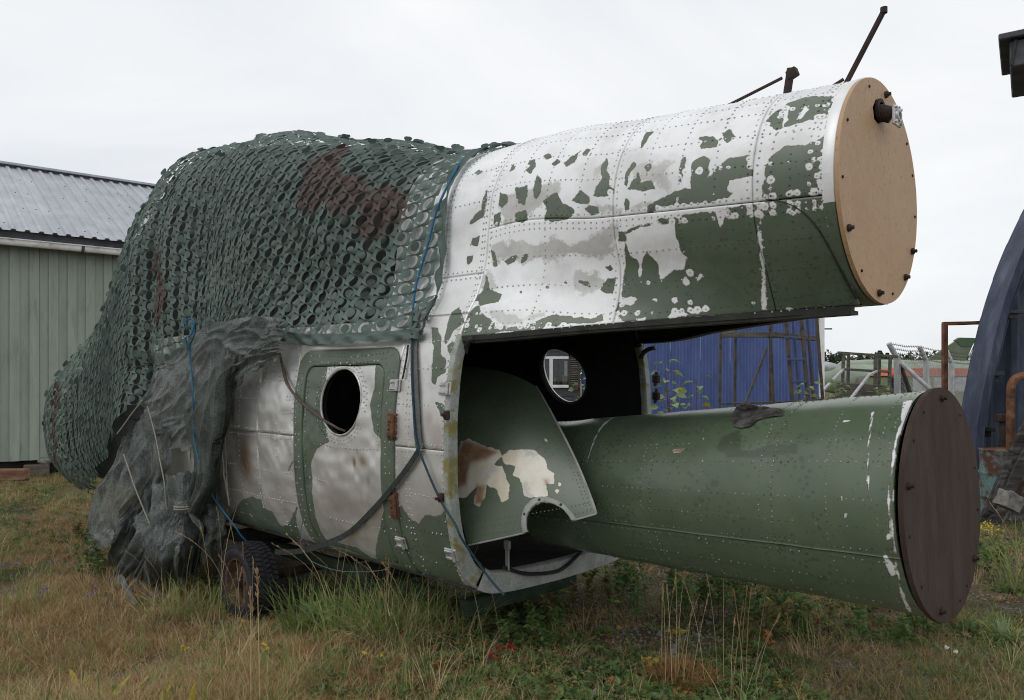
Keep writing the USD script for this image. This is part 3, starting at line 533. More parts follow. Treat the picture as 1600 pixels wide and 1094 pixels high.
PV += [np.stack([-1.025 + r1 * np.cos(a + o), wwin + zc_(-1.025 + r1 * np.cos(a + o)) + r2 * np.sin(a + o)], -1) for r1, r2, o in ((.25, .24, 0), (.275, .262, .07))]
PV = np.vstack(PV); _of = (outer(*PV.T) > 0) & (inner(*PV.T) < 0); _d = np.where(_of, .05, np.where(inner(*PV.T) > 0, -paint(PV[:, 0], PV[:, 1], _GD), paint(PV[:, 0], PV[:, 1], _GP))); _d = np.where((rng.random(len(PV)) < .35) & (_d > 0), 0, np.where((_d < 0) & (PV[:, 1] > zc_(PV[:, 0])) & (rng.random(len(PV)) < .6), 0, _d)); by_paint('cabin_rivets', POD, PV, _d, np.where(_of, .006, .0015), HELI)
# inside: lining, floor, front bulkhead
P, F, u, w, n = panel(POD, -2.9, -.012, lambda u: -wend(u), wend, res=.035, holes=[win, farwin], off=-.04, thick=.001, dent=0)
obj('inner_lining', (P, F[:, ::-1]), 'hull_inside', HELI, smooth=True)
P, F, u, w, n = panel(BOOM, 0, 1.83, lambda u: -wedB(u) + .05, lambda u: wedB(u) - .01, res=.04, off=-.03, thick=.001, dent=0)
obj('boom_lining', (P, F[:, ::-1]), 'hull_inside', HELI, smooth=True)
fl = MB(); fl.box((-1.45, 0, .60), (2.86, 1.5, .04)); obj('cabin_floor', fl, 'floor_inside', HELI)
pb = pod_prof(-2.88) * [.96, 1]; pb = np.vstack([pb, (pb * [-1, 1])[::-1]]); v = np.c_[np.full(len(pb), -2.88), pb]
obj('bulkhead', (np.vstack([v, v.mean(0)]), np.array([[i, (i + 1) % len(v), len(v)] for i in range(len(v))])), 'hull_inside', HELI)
# hatch frame: a flange round the rear opening
def ring_part(z0, z1, side, wid, ux=(-.03, .014)):
    p = pod_prof(0.); p = np.c_[p[:, 0] * (1 if side < 0 else -1), p[:, 1]]; m = (p[:, 1] <= z1) & (p[:, 1] >= z0); p = p[m]
    t = np.gradient(p, axis=0); t /= np.hypot(*t.T)[:, None]; nn = np.stack([-t[:, 1], t[:, 0]], -1); c = np.array([0, 1.3]); s = np.sign(((c - p) * nn).sum(1)); nn = nn * s[:, None]
    o, i_ = p - nn * .004, p + nn * wid(p[:, 1])[:, None]
    ring = [np.c_[np.full(len(p), x), q] for x, q in ((ux[0], o), (ux[1] - .006, o), (ux[1], p + nn * .006), (ux[1], i_ - nn * .01), (ux[1] - .012, i_), (ux[0], i_))]
    return MB().grid(np.stack(ring, 1))
wd = lambda z: np.interp(z, [.5, .62, .9, 1.9], [.115, .10, .07, .062])
for s, nme in ((-1, 'near'), (1, 'far')):
    obj('hatch_frame', ring_part(.60, 1.99, s, wd), 'frame_grey', HELI, smooth=40)
    obj('hatch_sill', ring_part(.50, .602, s, lambda z: np.full(len(z), .12)), 'sill_grey', HELI, smooth=40)
    # corner where the flange turns into the longeron
    y0 = .857 * s; a = np.linspace(0, np.pi / 2, 8); c = np.array([.10, y0, 1.88])
    obj('frame_corner', MB().tube(np.c_[.10 - .095 * np.cos(a), np.full(8, y0 + s * .002 - s * .03 * np.cos(a)), 1.88 + .075 * np.sin(a)], .016, 6), 'black_beam', HELI, smooth=True)
    us = np.linspace(.01, 1.80 if s < 0 else 1.62, 30); L = np.array([boom_prof(u)[-1] for u in us]); L = np.c_[us, -L[:, 0] * s * -1 * 1, L[:, 1]]; L[:, 1] = np.abs(L[:, 1]) * s; L[:, 2] += .05 if s > 0 else 0.
    m = MB()
    for (dy, dz, hw, hh) in ((-.018, -.010, .018, .013), (-.05, -.027, .042, .009)):
        q = L + [0, 0, dz]; q[:, 1] += dy * s * np.clip(np.abs(L[:, 1]) / .3, .2, 1)
        R4 = [q + np.array([0, s * hw, hh]), q + np.array([0, s * hw, -hh]), q + np.array([0, -s * hw, -hh]), q + np.array([0, -s * hw, hh]), q + np.array([0, s * hw, hh])]
        m.grid(np.stack(R4, 1), flip=s > 0)
        for e in (0, -1): m.add([r[e] for r in R4[:4]], [[0, 1, 2, 3]])
    obj('longeron', m, 'black_beam', HELI)
# fasteners along the flange, hinges, handle
def box_part(name, items, mat, parent=HELI, **k):
    m = MB()
    for c, s, R, ch in items: m.box(c, s, R, ch)
    return obj(name, m, mat, parent, **k)
def hinge(u, z, w=.09, h=.07):
    wv = float(POD.wz(z)(u)); p, n = POD.at(u, wv), POD.nor(u, wv); e = np.array([1., 0, 0]); g = np.cross(n, e); R = np.stack([e, n, g], 1); m = MB()
    m.box(p + n * .008, (w, .012, h), R, .004); m.box(p + n * .016 + g * h * .28 - e * w * .1, (w * .7, .012, h * .2), R, .004); m.box(p + n * .016 - g * h * .28 - e * w * .1, (w * .7, .012, h * .2), R, .004)
    m.tube([p + n * .022 + e * w * .32 - g * h * .42, p + n * .022 + e * w * .32 + g * h * .42], .009, 8)
    for k in (-1, 1): m.lathe([(0, .02), (.006, .019), (.008, .012)], 6, 1, p + e * (-w * .36) + g * k * .014, np.stack([e, n, g], 1))
    return m
for u, z in ((-.47, 1.705), (-.40, 1.705) if False else (-.035, 1.69), (-.47, .80), (-.035, .80)): obj('hinge', hinge(u, z), 'bare_metal', HELI, smooth=30)
for z in (1.47, 1.02): obj('rusty_hinge', hinge(-.475, z, .075, .155), 'rust', HELI, smooth=30, label='rusted flap hinge on the door edge')
pz = float(POD.wz(1.2)(-1.53)); p, n = POD.at(-1.53, pz), POD.nor(-1.53, pz)
obj('door_handle', MB().lathe([(.018, 0), (.018, .02), (.01, .028), (0, .03)], 10, 1, p).tube([p + n * .025, p + n * .035 + [-.02, 0, -.03], p + n * .03 + [-.05, 0, -.07]], [.008, .009, .006], 7), 'bare_metal', HELI, smooth=40)
for u, z in ((-.05, 1.11), (.0, 1.55)):
    p = POD.at(u, float(POD.wz(z)(u))); n = POD.nor(u, float(POD.wz(z)(u))); obj('latch_stud', MB().box(p + n * .012, (.03, .03, .05), None, .006).tube([p, p + n * .05], .009, 7), 'dark_rust', HELI)
for z in (1.74, 1.62):
    obj('far_latch', MB().box((.03, .975, z), (.05, .04, .06), None, .008).tube([(.03, .96, z - .05), (.03, .98, z + .05)], .012, 6), 'dark_rust', HELI)
obj('drain_patch', rivets([POD.at(-.3, float(POD.wz(.57)(-.3)))], [POD.nor(-.3, float(POD.wz(.57)(-.3)))], .07, .008), 'sill_grey', HELI)
obj('seal_strip', MB().tube([POD.at(u, float(POD.wz(z)(u))) + POD.nor(u, float(POD.wz(z)(u))) * .012 for u, z in ((-.415, 1.93), (-.395, 1.86), (-.40, 1.76), (-.405, 1.74))], .006, 6), 'dark_rust', HELI)
# interior strut seen under the flap, drain hose along the sill
obj('strut', MB().box((.02, -.52, .735), (.03, .012, .16), None, .004).box((.02, -.52, .80), (.045, .02, .05), None, .005), 'sill_grey', HELI)
q = [lu(785, 885, .02), lu(830, 897, .03), lu(870, 893, .03), lu(905, 865, .03), lu(915, 840, -.02)]; obj('hose', MB().tube(spline(q, 24), .011, 7), 'tyre_rubber', HELI, smooth=True)
# plywood lid on the boom's end, with bolts and the pipe fitting that comes through it
DC, DR = np.array([1.856, -.003, 2.581]), .5
def disc_part(c, d, R, th, mat, parent, name, n=96, label=None, hole=None):
    e1 = np.cross([0, 0, 1.], d); e1 /= np.linalg.norm(e1); e2 = np.cross(d, e1)
    poly = trimesh.path.polygons.Point(0, 0).buffer(R, 24) if False else None
    from shapely.geometry import Point, Polygon
    s = Point(0, 0).buffer(R, 28)
    if hole is not None: s = s.difference(Polygon(hole))
    m = trimesh.creation.extrude_polygon(s, th, engine='earcut'); v = m.vertices
    obj_v = c + np.outer(v[:, 0], e1) + np.outer(v[:, 1], e2) + np.outer(v[:, 2], d)
    return obj(name, (obj_v, m.faces), mat, parent, smooth=25, label=label), e1, e2
dd = np.array([math.cos(math.radians(.8)), 0, math.sin(math.radians(.8))])
hole = [(.015, .33), (.06, .395), (.02, .42), (-.06, .405), (-.1, .36), (-.085, .31), (-.03, .30)]
LID, e1, e2 = disc_part(DC - dd * .006, dd, DR, .018, 'plywood_tan', HELI, 'plywood_lid', hole=hole, label='tan plywood disc closing the boom end')
def bolt(c, d, big=True):
    e = np.cross(d, [0, 0, 1.]); e /= np.linalg.norm(e); R = np.stack([e, np.cross(d, e), d], 1)
    return MB().lathe([(0, .026), (.0085, .024), (.0085, .012), (.016, .011), (.016, 0)] if big else [(0, .006), (.006, .005), (.007, 0)], 8, 2, c, R)
for k, (a, big) in enumerate([(82, 1), (66, 1), (108, 0), (40, 0), (20, 0), (-5, 0), (-28, 1), (-50, 1), (-75, 0), (-98, 1), (-125, 0), (-152, 1), (-178, 0), (150, 0)]):
    a = math.radians(a); obj('bolt', bolt(DC + dd * .012 + .462 * (math.cos(a) * e1 + math.sin(a) * e2), dd, big), 'dark_rust', LID, smooth=40)
fc = DC + .355 * e2 - .015 * e1
fit = MB().tube([fc - dd * .06 + e2 * .02, fc + dd * .02, fc + dd * .06 - e2 * .02 + e1 * .01], .036, 14).lathe([(.036, 0), (.052, .0), (.052, .014), (.036, .014)], 16, 2, fc + dd * .01 + e2 * .01, np.stack([e1, e2, dd], 1))
obj('pipe_fitting', fit, 'dark_rust', LID, smooth=40)
Rf = np.stack([e1, e2, dd], 1); cf = fc + dd * .075 - e2 * .028 + e1 * .012; flg = MB().lathe([(.016, .004), (.018, .02), (.026, .02), (.03, .012), (.03, 0), (.016, 0)], 16, 2, cf, Rf).box(cf + dd * .004, (.088, .088, .012), Rf, .005)
for sx in (-1, 1):
    for sy in (-1, 1): flg.lathe([(0, .012), (.007, .011), (.008, .0)], 6, 2, cf + e1 * sx * .032 + e2 * sy * .032 + dd * .008, Rf)
obj('pipe_flange', flg, 'bare_metal', LID, smooth=40)
a = np.linspace(0, 2 * np.pi, 97); Re = .505
m = MB().grid(np.stack([np.c_[np.full(97, x), -r * np.cos(a), 2.581 + r * np.sin(a)] for x, r in ((1.80, .500), (1.80, Re), (1.846, Re), (1.848, .49))], 1))
obj('end_rim', m, 'peeling_paint', HELI, smooth=True, pv={'paint': np.full(97 * 4, -.12) + .2 * (np.repeat(np.sin(a) < -.25, 4)), 'stain': np.full(388, -.12), 'bare': np.full(388, .2), 'rust': np.zeros(388)})
m = MB()                                         # dark skirt seam towards the lid
sk = BOOM.inv()([(1196, 311), (1225, 316), (1255, 332), (1280, 360), (1300, 395), (1318, 430), (1345, 462)]); sk = spline(sk, 40)
obj('skirt_seam', m.tube(BOOM.at(*sk.T) + BOOM.nor(*sk.T) * .001, np.linspace(.0015, .007, 40), 6), 'black_beam', HELI, smooth=True)
# masts on the roof
def top_at(px, py, y=0.): return ly(px, py, y)
b0, t0 = top_at(1227, 156), top_at(1236, 106)
obj('mast', MB().bar(b0 - [0, 0, .03], t0, .022, .036, (1, 0, 0), .004).bar(t0 - [0, 0, .01], t0 + [.015, 0, -.05], .04, .05, (1, 0, 0), .004).box(b0 - [0, 0, .012], (.13, .07, .012), None, .003), 'dark_rust', HELI)
obj('mast_stay', MB().tube([top_at(1222, 122), top_at(1135, 166), top_at(1117, 176)], .008, 7).box(top_at(1117, 177), (.09, .03, .012), None, .003), 'dark_rust', HELI)
b1, t1 = top_at(1318, 134), top_at(1381, 17)
obj('mast', MB().bar(b1 - [0.01, 0, .03], t1, .021, .021, (0, 1, 0), .004).lathe([(0, .03), (.016, .025), (.016, 0)], 8, 2, t1 - [0, 0, .01]), 'dark_rust', HELI)
obj('mast_stay', MB().tube([top_at(1318, 124), top_at(1296, 138)], .008, 7), 'dark_rust', HELI)

# ------------------------------------------------------------------ the cut tail boom pushed into the hatch
TC = np.array([2.092, .053, 1.2055]); TD = np.array([-1, .0266, -.060]); TD /= np.linalg.norm(TD)
T1 = np.cross([0, 0, 1.], -TD); T1 /= np.linalg.norm(T1); T2 = np.cross(-TD, T1)     # T1 points to the far side
def tb(s, a, r=0.):
    R = .487 - .043 * s + r; s, a = np.broadcast_arrays(s, a); R = np.broadcast_to(R, s.shape)
    return TC + s[..., None] * TD + (R * np.sin(a))[..., None] * T1 * -1 + (R * np.cos(a))[..., None] * T2   # a from the top towards the near side
TAIL = hull_thing('tail_boom', 'dark green riveted tail boom tube lying in the rear hatch, brown end disc', 'tail boom', (2.0, .05, .7))
_ss, _aa = np.meshgrid(np.linspace(.0, 2.3, 160), np.linspace(-.2, 2.7, 200), indexing='ij'); _pp = prl(tb(_ss, _aa)).reshape(-1, 2); _li = LinearNDInterpolator(_pp, np.stack([_ss.ravel(), _aa.ravel() * .45], -1)); _ni = NearestNDInterpolator(_pp, np.stack([_ss.ravel(), _aa.ravel() * .45], -1))
def tbi(px):
    r = _li(np.asarray(px, float)); m = np.isnan(r[:, 0]); r[m] = _ni(np.asarray(px, float)[m]); return r
def tt(polys): return [tbi(np.array(p, float) / C8[2] + C8[:2]) for p in polys]
_TW = tt([[(905, 310), (940, 305), (915, 400), (890, 430), (880, 470), (885, 490), (868, 560), (865, 640), (875, 720), (885, 800), (890, 850), (940, 1000), (925, 1000), (885, 860), (870, 760), (862, 700), (855, 650), (858, 590), (865, 520), (880, 430), (900, 380)],
    [(805, 335), (812, 345), (800, 420), (794, 520), (798, 600), (815, 660), (808, 650), (790, 590), (786, 520), (793, 420)], [(705, 370), (735, 370), (735, 377), (710, 378)], [(700, 615), (708, 625), (712, 640), (705, 640)], [(710, 680), (728, 672), (722, 690), (712, 697)],
    [(250, 400), (254, 432), (250, 442)], [(1, 620), (1, 622), (2, 621)], [(850, 745), (868, 740), (870, 760), (852, 768)], [(876, 600), (884, 600), (884, 640), (878, 640)], [(838, 818), (852, 812), (878, 850), (884, 880), (866, 890), (856, 860)]]) \
    + [tbi(np.array(p, float) / C7[2] + C7[:2]) for p in ([(720, 368), (700, 378), (670, 392), (640, 420), (610, 480), (595, 525), (588, 542), (592, 542), (600, 525), (616, 482), (645, 424), (672, 398), (702, 384)],)]
_TS = tt([[(290, 470), (305, 430), (360, 400), (380, 400), (375, 470), (420, 470), (470, 445), (560, 445), (570, 470), (500, 490), (430, 495), (330, 495)], [(275, 570), (300, 565), (300, 585), (280, 592)]])
_TR = tt([[(145, 470), (160, 462), (200, 462), (175, 480), (150, 478)]])
_TT = tt([[(345, 375), (350, 350), (370, 335), (420, 330), (515, 342), (510, 360), (470, 365), (430, 375), (410, 395), (375, 402), (352, 395)]])
def tail_panel(s0, s1, a0, a1, seed):
    ns, na = max(2, int((s1 - s0) / .011)), max(2, int((a1 - a0) * .45 / .011)); s, a = np.meshgrid(np.linspace(s0 + .0004, s1 - .0004, ns), np.linspace(a0 + .002, a1 - .002, na), indexing='ij'); s, a = s.ravel(), a.ravel()
    q = np.stack([s, a * .45], -1); p = tb(s, a); p = tb(s, a, .010 * fbm(p * 3.3, 3, seed) + .0012 * np.cos(2 * np.pi * (s - .05) / .31) + .0008 * np.cos(a * 14)); n = p - (TC + s[:, None] * TD); n /= np.linalg.norm(n, axis=1, keepdims=True)
    i = np.arange(ns * na).reshape(ns, na); f = np.stack([i[:-1, :-1], i[1:, :-1], i[1:, 1:], i[:-1, 1:]], -1).reshape(-1, 4)
    b = np.r_[i[0], i[1:, -1], i[-1, -2::-1], i[-2:0:-1, 0]]; o = ns * na + np.arange(len(b)); P = np.vstack([p, p[b] - n[b] * .012]); b2, o2 = np.roll(b, -1), np.roll(o, -1)
    F = np.vstack([f[:, [0, 1, 2]], f[:, [0, 2, 3]], np.c_[b, o, o2], np.c_[b, o2, b2]]); src = np.r_[np.arange(ns * na), b]
    d = np.full(len(s), .12)
    for g in _TW: d = np.minimum(d, -sdpoly(q, g))
    ru = soft(s, a * .45, _TR, .01)
    d = np.where(ru > .5, -.01, d)
    pv = {'paint': d[src], 'stain': np.full(len(src), -.12), 'bare': np.full(len(src), .15), 'rust': ru[src], 'damp': (np.clip((soft(s, a * .45, _TS, None) + .03 * fbm(np.c_[s * 14, a * 7, s * 0], 3, 4)) / .008, 0, 1) * .8)[src]}
    obj('skin_panel', (P, F[:, ::-1]), 'boom_paint', TAIL, smooth=True, pv=pv)
for k, (s0, s1) in enumerate([(.02, 2.25)]):
    tail_panel(s0, s1, -.35, 1.93, 3 * k); tail_panel(s0, s1, 1.93, 3.6, 3 * k + 1)
m = MB(); a = np.linspace(3.5, 6.1, 24); s = np.linspace(.02, 2.25, 4); m.grid(tb(*np.meshgrid(s, a, indexing='ij')), flip=True); obj('far_skin', m, 'green_paint', TAIL, smooth=True)
R_ = []
for s in (.05, .09, .30, .55, .61, .92, 1.22, 1.28, 1.7): R_.append(np.stack([np.full(60, s), np.linspace(-.3, 2.9, 60)], -1))
for a in (0.02, .10, .9, 1.12, 1.45, 1.68, 1.88, 1.98, 2.25, 2.55): R_.append(np.stack([np.arange(.04, 2.2, .034), np.full(64, a)[:len(np.arange(.04, 2.2, .034))]], -1))
R_ = np.vstack(R_); R_ += rng.normal(0, .002, R_.shape); p = tb(*R_.T); n = p - (TC + R_[:, :1] * TD); n /= np.linalg.norm(n, axis=1, keepdims=True)
sel = rng.random(len(p)) < .5; obj('rivets', rivets(p[~sel], n[~sel], .0048, .0026), 'green_paint', TAIL, kind='stuff'); obj('bright_rivets', rivets(p[sel], n[sel], .0042, .0028), 'rivet_dull', TAIL, kind='stuff')
for g in _TT:
    cc = g.mean(0); vs = np.vstack([cc, g + rng.normal(0, .004, g.shape)]); q = trimesh.creation.triangulate_polygon(__import__('shapely').Polygon(g), engine='earcut'); m = trimesh.Trimesh(np.c_[q[0], np.zeros(len(q[0]))], q[1])
    for _ in range(4): m = m.subdivide()
    v = m.vertices; P = tb(v[:, 0], v[:, 1] / .45, .004 + .010 * meshkit.fbm(np.c_[v[:, :2] * 30, v[:, 2]], 3)); obj('tar_patch', (P, m.faces), 'tar', TAIL, smooth=True)
lump = trimesh.creation.icosphere(3, 1.); lump.vertices *= 1 + .5 * fbm(lump.vertices * 2.2, 3, 5)[:, None]; c = tb(*(tbi(np.array([(400, 338)]) / C8[2] + C8[:2])[0] / [1, .45]), .012)
obj('tar_lump', (lump.vertices * [.055, .035, .02] + c, lump.faces), 'tar', TAIL, smooth=True)
LID2, e1, e2 = disc_part(TC - TD * .0, np.array([math.cos(math.radians(2.8)) * math.cos(.033), -math.sin(.033), math.sin(math.radians(2.8))]), .501, .02, 'plate_brown', TAIL, 'end_plate', label='weathered brown disc closing the tail boom end')
d2 = np.cross(e1, e2)
for a, big in [(88, 1), (118, 0), (55, 0), (140, 0), (165, 1), (15, 0), (-10, 0), (-40, 1), (-60, 0), (-75, 0), (-108, 1), (-140, 0), (190, 0)]:
    a = math.radians(a); obj('bolt', bolt(TC + d2 * .02 + .455 * (math.cos(a) * e1 + math.sin(a) * e2), d2, big), 'dark_rust', LID2, smooth=40)

# ------------------------------------------------------------------ cargo door section standing in the hatch, in front of the tail boom
look('flap_edge', [(.2, .21, .195), (.34, .34, .32)], rough=.5, scale=12)
def patch(rows, nu, nv):
    "smooth sheet through rows of points"
    R = np.array(rows, float); R = np.stack([PchipInterpolator(np.linspace(0, 1, R.shape[1]), r)(np.linspace(0, 1, nu)) for r in R]); return PchipInterpolator(np.linspace(0, 1, len(R)), R)(np.linspace(0, 1, nv))
FL = hull_thing('cargo_door_section', 'green curved door section with large bare and rusty patch, propped inside the hatch', 'door panel', ly(830, 840, -.72))
rows = [[ly(*p) for p in r] for r in ([(712, 572, -.22), (780, 580, -.16), (838, 604, -.12)], [(708, 650, -.52), (795, 645, -.43), (872, 664, -.36)], [(708, 745, -.71), (810, 740, -.62), (908, 738, -.50)], [(732, 852, -.78), (835, 829, -.70), (932, 803, -.58)])]
NF = 130; G = patch(rows, NF, NF); t_, s_ = np.meshgrid(np.linspace(0, 1, NF), np.linspace(0, 1, NF), indexing='ij')
gx = prl(G).reshape(-1, 2); fp = G.reshape(-1, 3); gu, gv = np.gradient(G, axis=1), np.gradient(G, axis=0); fn = np.cross(gv, gu).reshape(-1, 3); fn /= np.linalg.norm(fn, axis=1, keepdims=True); fn *= np.sign(((CAML - fp) * fn).sum(1))[:, None]
Q = np.stack([s_.ravel() * .86, t_.ravel() * 1.0], -1)                       # rough metres on the sheet
qi = NearestNDInterpolator(gx, Q); q5 = lambda polys, c=C7: [qi(np.array(p, float) / c[2] + c[:2]) for p in polys]
arch = lambda q: np.hypot((q[:, 0] - .535) / .150, (q[:, 1] - 1.01) / .165) - 1
fm = MB().grid(np.arange(NF * NF * 3).reshape(NF, NF, 3) * 0.); _, ff = fm.get()
ff = ff[arch(Q[ff].mean(1)) > 0]; bd = np.intersect1d(np.unique(ff), np.where(arch(Q) < .06)[0])
wh = q5([[(85, 540), (100, 470), (130, 462), (180, 485), (250, 505), (262, 530), (230, 560), (260, 570), (290, 640), (285, 690), (255, 710), (240, 660), (200, 640), (190, 700), (170, 725), (150, 710), (160, 650), (120, 690), (85, 700)], [(255, 530), (290, 505), (380, 500), (405, 520), (430, 540), (440, 580), (465, 600), (460, 635), (430, 640), (440, 680), (405, 690), (350, 690), (330, 620), (300, 600), (310, 570), (270, 560)], [(462, 660), (475, 652), (482, 665), (470, 678)], [(478, 632), (487, 632), (486, 645), (479, 645)], [(424, 458), (438, 460), (436, 471), (426, 470)]])
rs = q5([[(80, 520), (110, 462), (200, 490), (255, 510), (200, 545), (140, 560), (125, 640), (80, 660)], [(160, 640), (195, 640), (190, 720), (150, 720)], [(420, 620), (440, 620), (440, 640), (425, 640)]])
yl = q5([[(350, 500), (410, 510), (400, 540), (340, 530)], [(330, 620), (350, 690), (380, 690), (350, 610)], [(220, 560), (262, 565), (200, 640), (180, 620)]])
d = np.full(len(Q), .12)
for g in wh: d = np.minimum(d, -sdpoly(Q, g))
P = np.vstack([fp, fp - fn * .012]); nF = np.vstack([ff, ff[:, ::-1] + len(fp)])
pv = {'paint': np.r_[d, d * 0 + .1], 'stain': np.r_[soft(Q[:, 0], Q[:, 1], yl, None), d * 0 - .1], 'bare': np.zeros(2 * len(d)), 'rust': np.r_[soft(Q[:, 0], Q[:, 1], rs, .025) * .95, d * 0]}
obj('door_skin', (P, nF), 'flap_paint', FL, smooth=True, pv=pv)
def on_flap(a, b):
    j = np.clip(np.round(np.asarray(b) * (NF - 1)).astype(int), 0, NF - 1) * NF + np.clip(np.round(np.asarray(a) * (NF - 1)).astype(int), 0, NF - 1); return fp[j], fn[j]
ar = np.linspace(np.pi * 1.02, np.pi * 1.98, 26); rg = []
for k, o in ((.99, .0), (1.0, .012), (1.19, .008), (1.22, -.001)):
    a, b = (.535 + .150 * k * np.cos(ar)) / .86, np.minimum(1.01 + .165 * k * np.sin(ar), 1.0); Pi = np.stack([PchipInterpolator(np.arange(NF), G.reshape(NF * NF, 3)[:0 or None].reshape(NF, NF, 3)[min(NF - 1, int(round(bb * (NF - 1))))])(aa * (NF - 1)) for aa, bb in zip(a, b)]); _, n_ = on_flap(a, b); rg.append(Pi + n_ * o)
obj('cutout_rim', MB().grid(np.stack(rg, 1)), 'flap_edge', FL, smooth=True)
for k in (5, 12, 19): obj('rim_hole', rivets([(rg[1][k] + rg[2][k]) / 2], [on_flap(.5, .95)[1]], .009, .004), 'black_beam', FL)
e = MB().tube(G[:, -1], .006, 6).tube(G[-1, :56], .005, 6).tube(G[-1, 103:], .005, 6); obj('door_edge', e, 'flap_edge', FL)
pp, pn = [], []
for b, a0, a1 in ((.97, .02, .42), (.93, .02, .40), (.96, .84, .99), (.9, .02, .98)):
    p, n = on_flap(np.arange(a0, a1, .03), b); pp.append(p); pn.append(n)
for a in (.97, .94): p, n = on_flap(a, np.arange(.3, .97, .028)); pp.append(p); pn.append(n)
obj('rivets', rivets(np.vstack(pp), np.vstack(pn), .0042, .0025), 'green_paint', FL, kind='stuff')

# ------------------------------------------------------------------ camouflage net
usdkit.material(stage, '/World/Looks/net_cloth', {'a': ('attribute', {'attribute': 'brown'}), 'b': ('attribute', {'attribute': 'tone'}), 'co': ('texture_coordinate', {}), 'n': ('noise_texture', {'scale': 9., 'detail': 4.}),
    'ad': ('math', {'math_type': 'multiply_add', 'value2': .45, 'value3': 0.}), 'ad2': ('math', {'math_type': 'add'}), 'r': ('rgb_ramp', {'ramp': [(.2, (.048, .070, .062)), (.5, (.094, .132, .116)), (.9, (.165, .210, .188))]}),
    'm': ('mix_color', {'b': (.078, .056, .050)}), 'p': ('principled_bsdf', {'roughness': .65, 'specular_ior_level': .3}), 't': ('translucent_bsdf', {}), 'mx': ('mix_closure', {'fac': .12})},
    [('co.object', 'n.vector'), ('n.fac', 'ad.value1'), ('ad.value', 'ad2.value1'), ('b.fac', 'ad2.value2'), ('ad2.value', 'r.fac'), ('r.color', 'm.a'), ('a.fac', 'm.fac'), ('m.result', 'p.base_color'), ('m.result', 't.color'), ('p.BSDF', 'mx.closure1'), ('t.BSDF', 'mx.closure2')], surface='mx.closure')
rng = np.random.default_rng(11)
_un = np.linspace(-.30, -7.31, 500); _pn = POD.at(_un, np.full(500, .75)); _sn = np.r_[0, np.cumsum(np.linalg.norm(np.diff(_pn, axis=0), axis=1))]
u_of_s = lambda s: np.interp(s, _sn, _un); SMAX = _sn[-1]
zlow = lambda u: np.interp(-u, [.3, 1.0, 1.5, 2.2, 3.0, 3.3, 3.6, 4.2, 5.0, 5.8, 6.3, 7.3], [1.97, 1.95, 1.98, 2.06, 2.03, 1.93, 1.74, 1.48, 1.06, .56, .40, .55])
def net_off(u, w):
    "how far the net stands off the hull: tight at its rear edge, folds and ridges further on"
    k = smoothstep((-u - .35) / 1.2); P = np.stack([u * 1.0, w * .45, u * 0], -1)
    f = .030 + .035 * k + .16 * k * (fbm(P * 1.1, 3, 3) + .1) + .05 * k * np.sin(u * 5.1 + 1.2 * fbm(P * .7, 2, 5) * 6) * smoothstep((w - .6) / 1.)
    ridge = .09 * np.exp(-((u + 2.75) / .18) ** 2) * np.exp(-((w) / .5) ** 2) + .12 * np.exp(-((u + 4.9) / .2) ** 2) * np.exp(-((w - .5) / .35) ** 2)
    nose = .10 * smoothstep((-u - 5.) / 1.2)
    f = .022 + (f - .022) * (.35 + .65 * smoothstep(np.abs(w) / .8))
    return f + ridge * .6 + nose
def net_at(s, w, c):
    u = u_of_s(s); w_ = np.minimum(w, POD.wend(u) + .0); n = POD.nor(u, w_, .03); p = POD.at(u, w_) + n * (net_off(u, w) + c)[..., None]
    p[..., 0] += np.minimum(SMAX - s, 0) * 1; return p
PX, PY = .122, .090
xs, ys = np.arange(-1.6, SMAX + 1.2, PX), np.arange(-2.3, 4.3, PY)
X, Y = np.meshgrid(xs, ys, indexing='ij'); Y = Y + (np.arange(len(xs)) % 2)[:, None] * PY / 2; X, Y = X.ravel(), Y.ravel()
kk = lambda x: .36 * np.exp(-((x - 1.3) / 1.1) ** 2) + .10 * np.sin(x * 1.7)
def warp(x, y): return x + kk(x) * (y - .8) + .05 * fbm(np.stack([x * .8, y * .8, x * 0], -1), 2, 8), y
S0, W0 = warp(X, Y); U0 = u_of_s(S0); P0 = net_at(S0, W0, np.zeros(len(S0)))
edge_s = lambda w: .05 + .05 * np.sin(w * 2.3) - .04 * smoothstep((w - .5) / .4)
lowz = np.where(W0 > 0, zlow(U0) + .05, 2.25) + .05 * fbm(np.c_[U0 * 2, U0 * 0, U0 * 0], 2, 4)
ok = (S0 > edge_s(W0) + .04) & (S0 < SMAX - .03) & (P0[:, 2] > lowz) & (np.abs(W0) < POD.wend(U0) - .12)
X, Y, S0, W0, U0 = X[ok], Y[ok], S0[ok], W0[ok], U0[ok]; NC = len(X)
NA = 14; a = (np.arange(NA) + .5) / NA * 2 * np.pi; hx, hy = .038, .0432
rect = np.stack([np.cos(a), np.sin(a)], -1); rect = rect / np.maximum(np.abs(rect[:, :1]), np.abs(rect[:, 1:])); rect = rect * [PX / 2 + .0005, PY / 2 + .0005]
jx, jy = rng.uniform(.85, 1.22, (NC, 1)), rng.uniform(.93, 1.02, (NC, 1)); ph = rng.uniform(-.5, .5, (NC, 1)) + 2.4
hole = np.stack([hx * jx * np.cos(a), hy * jy * np.sin(a)], -1)
mid = hole * .55 + rect[None] * .45
lift = lambda A: A * np.cos(a[None] - ph)
ampl = rng.uniform(.004, .011, (NC, 1))
L3 = [(np.broadcast_to(rect, hole.shape), np.broadcast_to(.006 * np.sin(a * 2)[None], (NC, NA))), (mid, lift(ampl * .6)), (hole, lift(ampl))]
ptsA = np.concatenate([l[0] for l in L3], 1); ptsC = np.concatenate([l[1] for l in L3], 1)
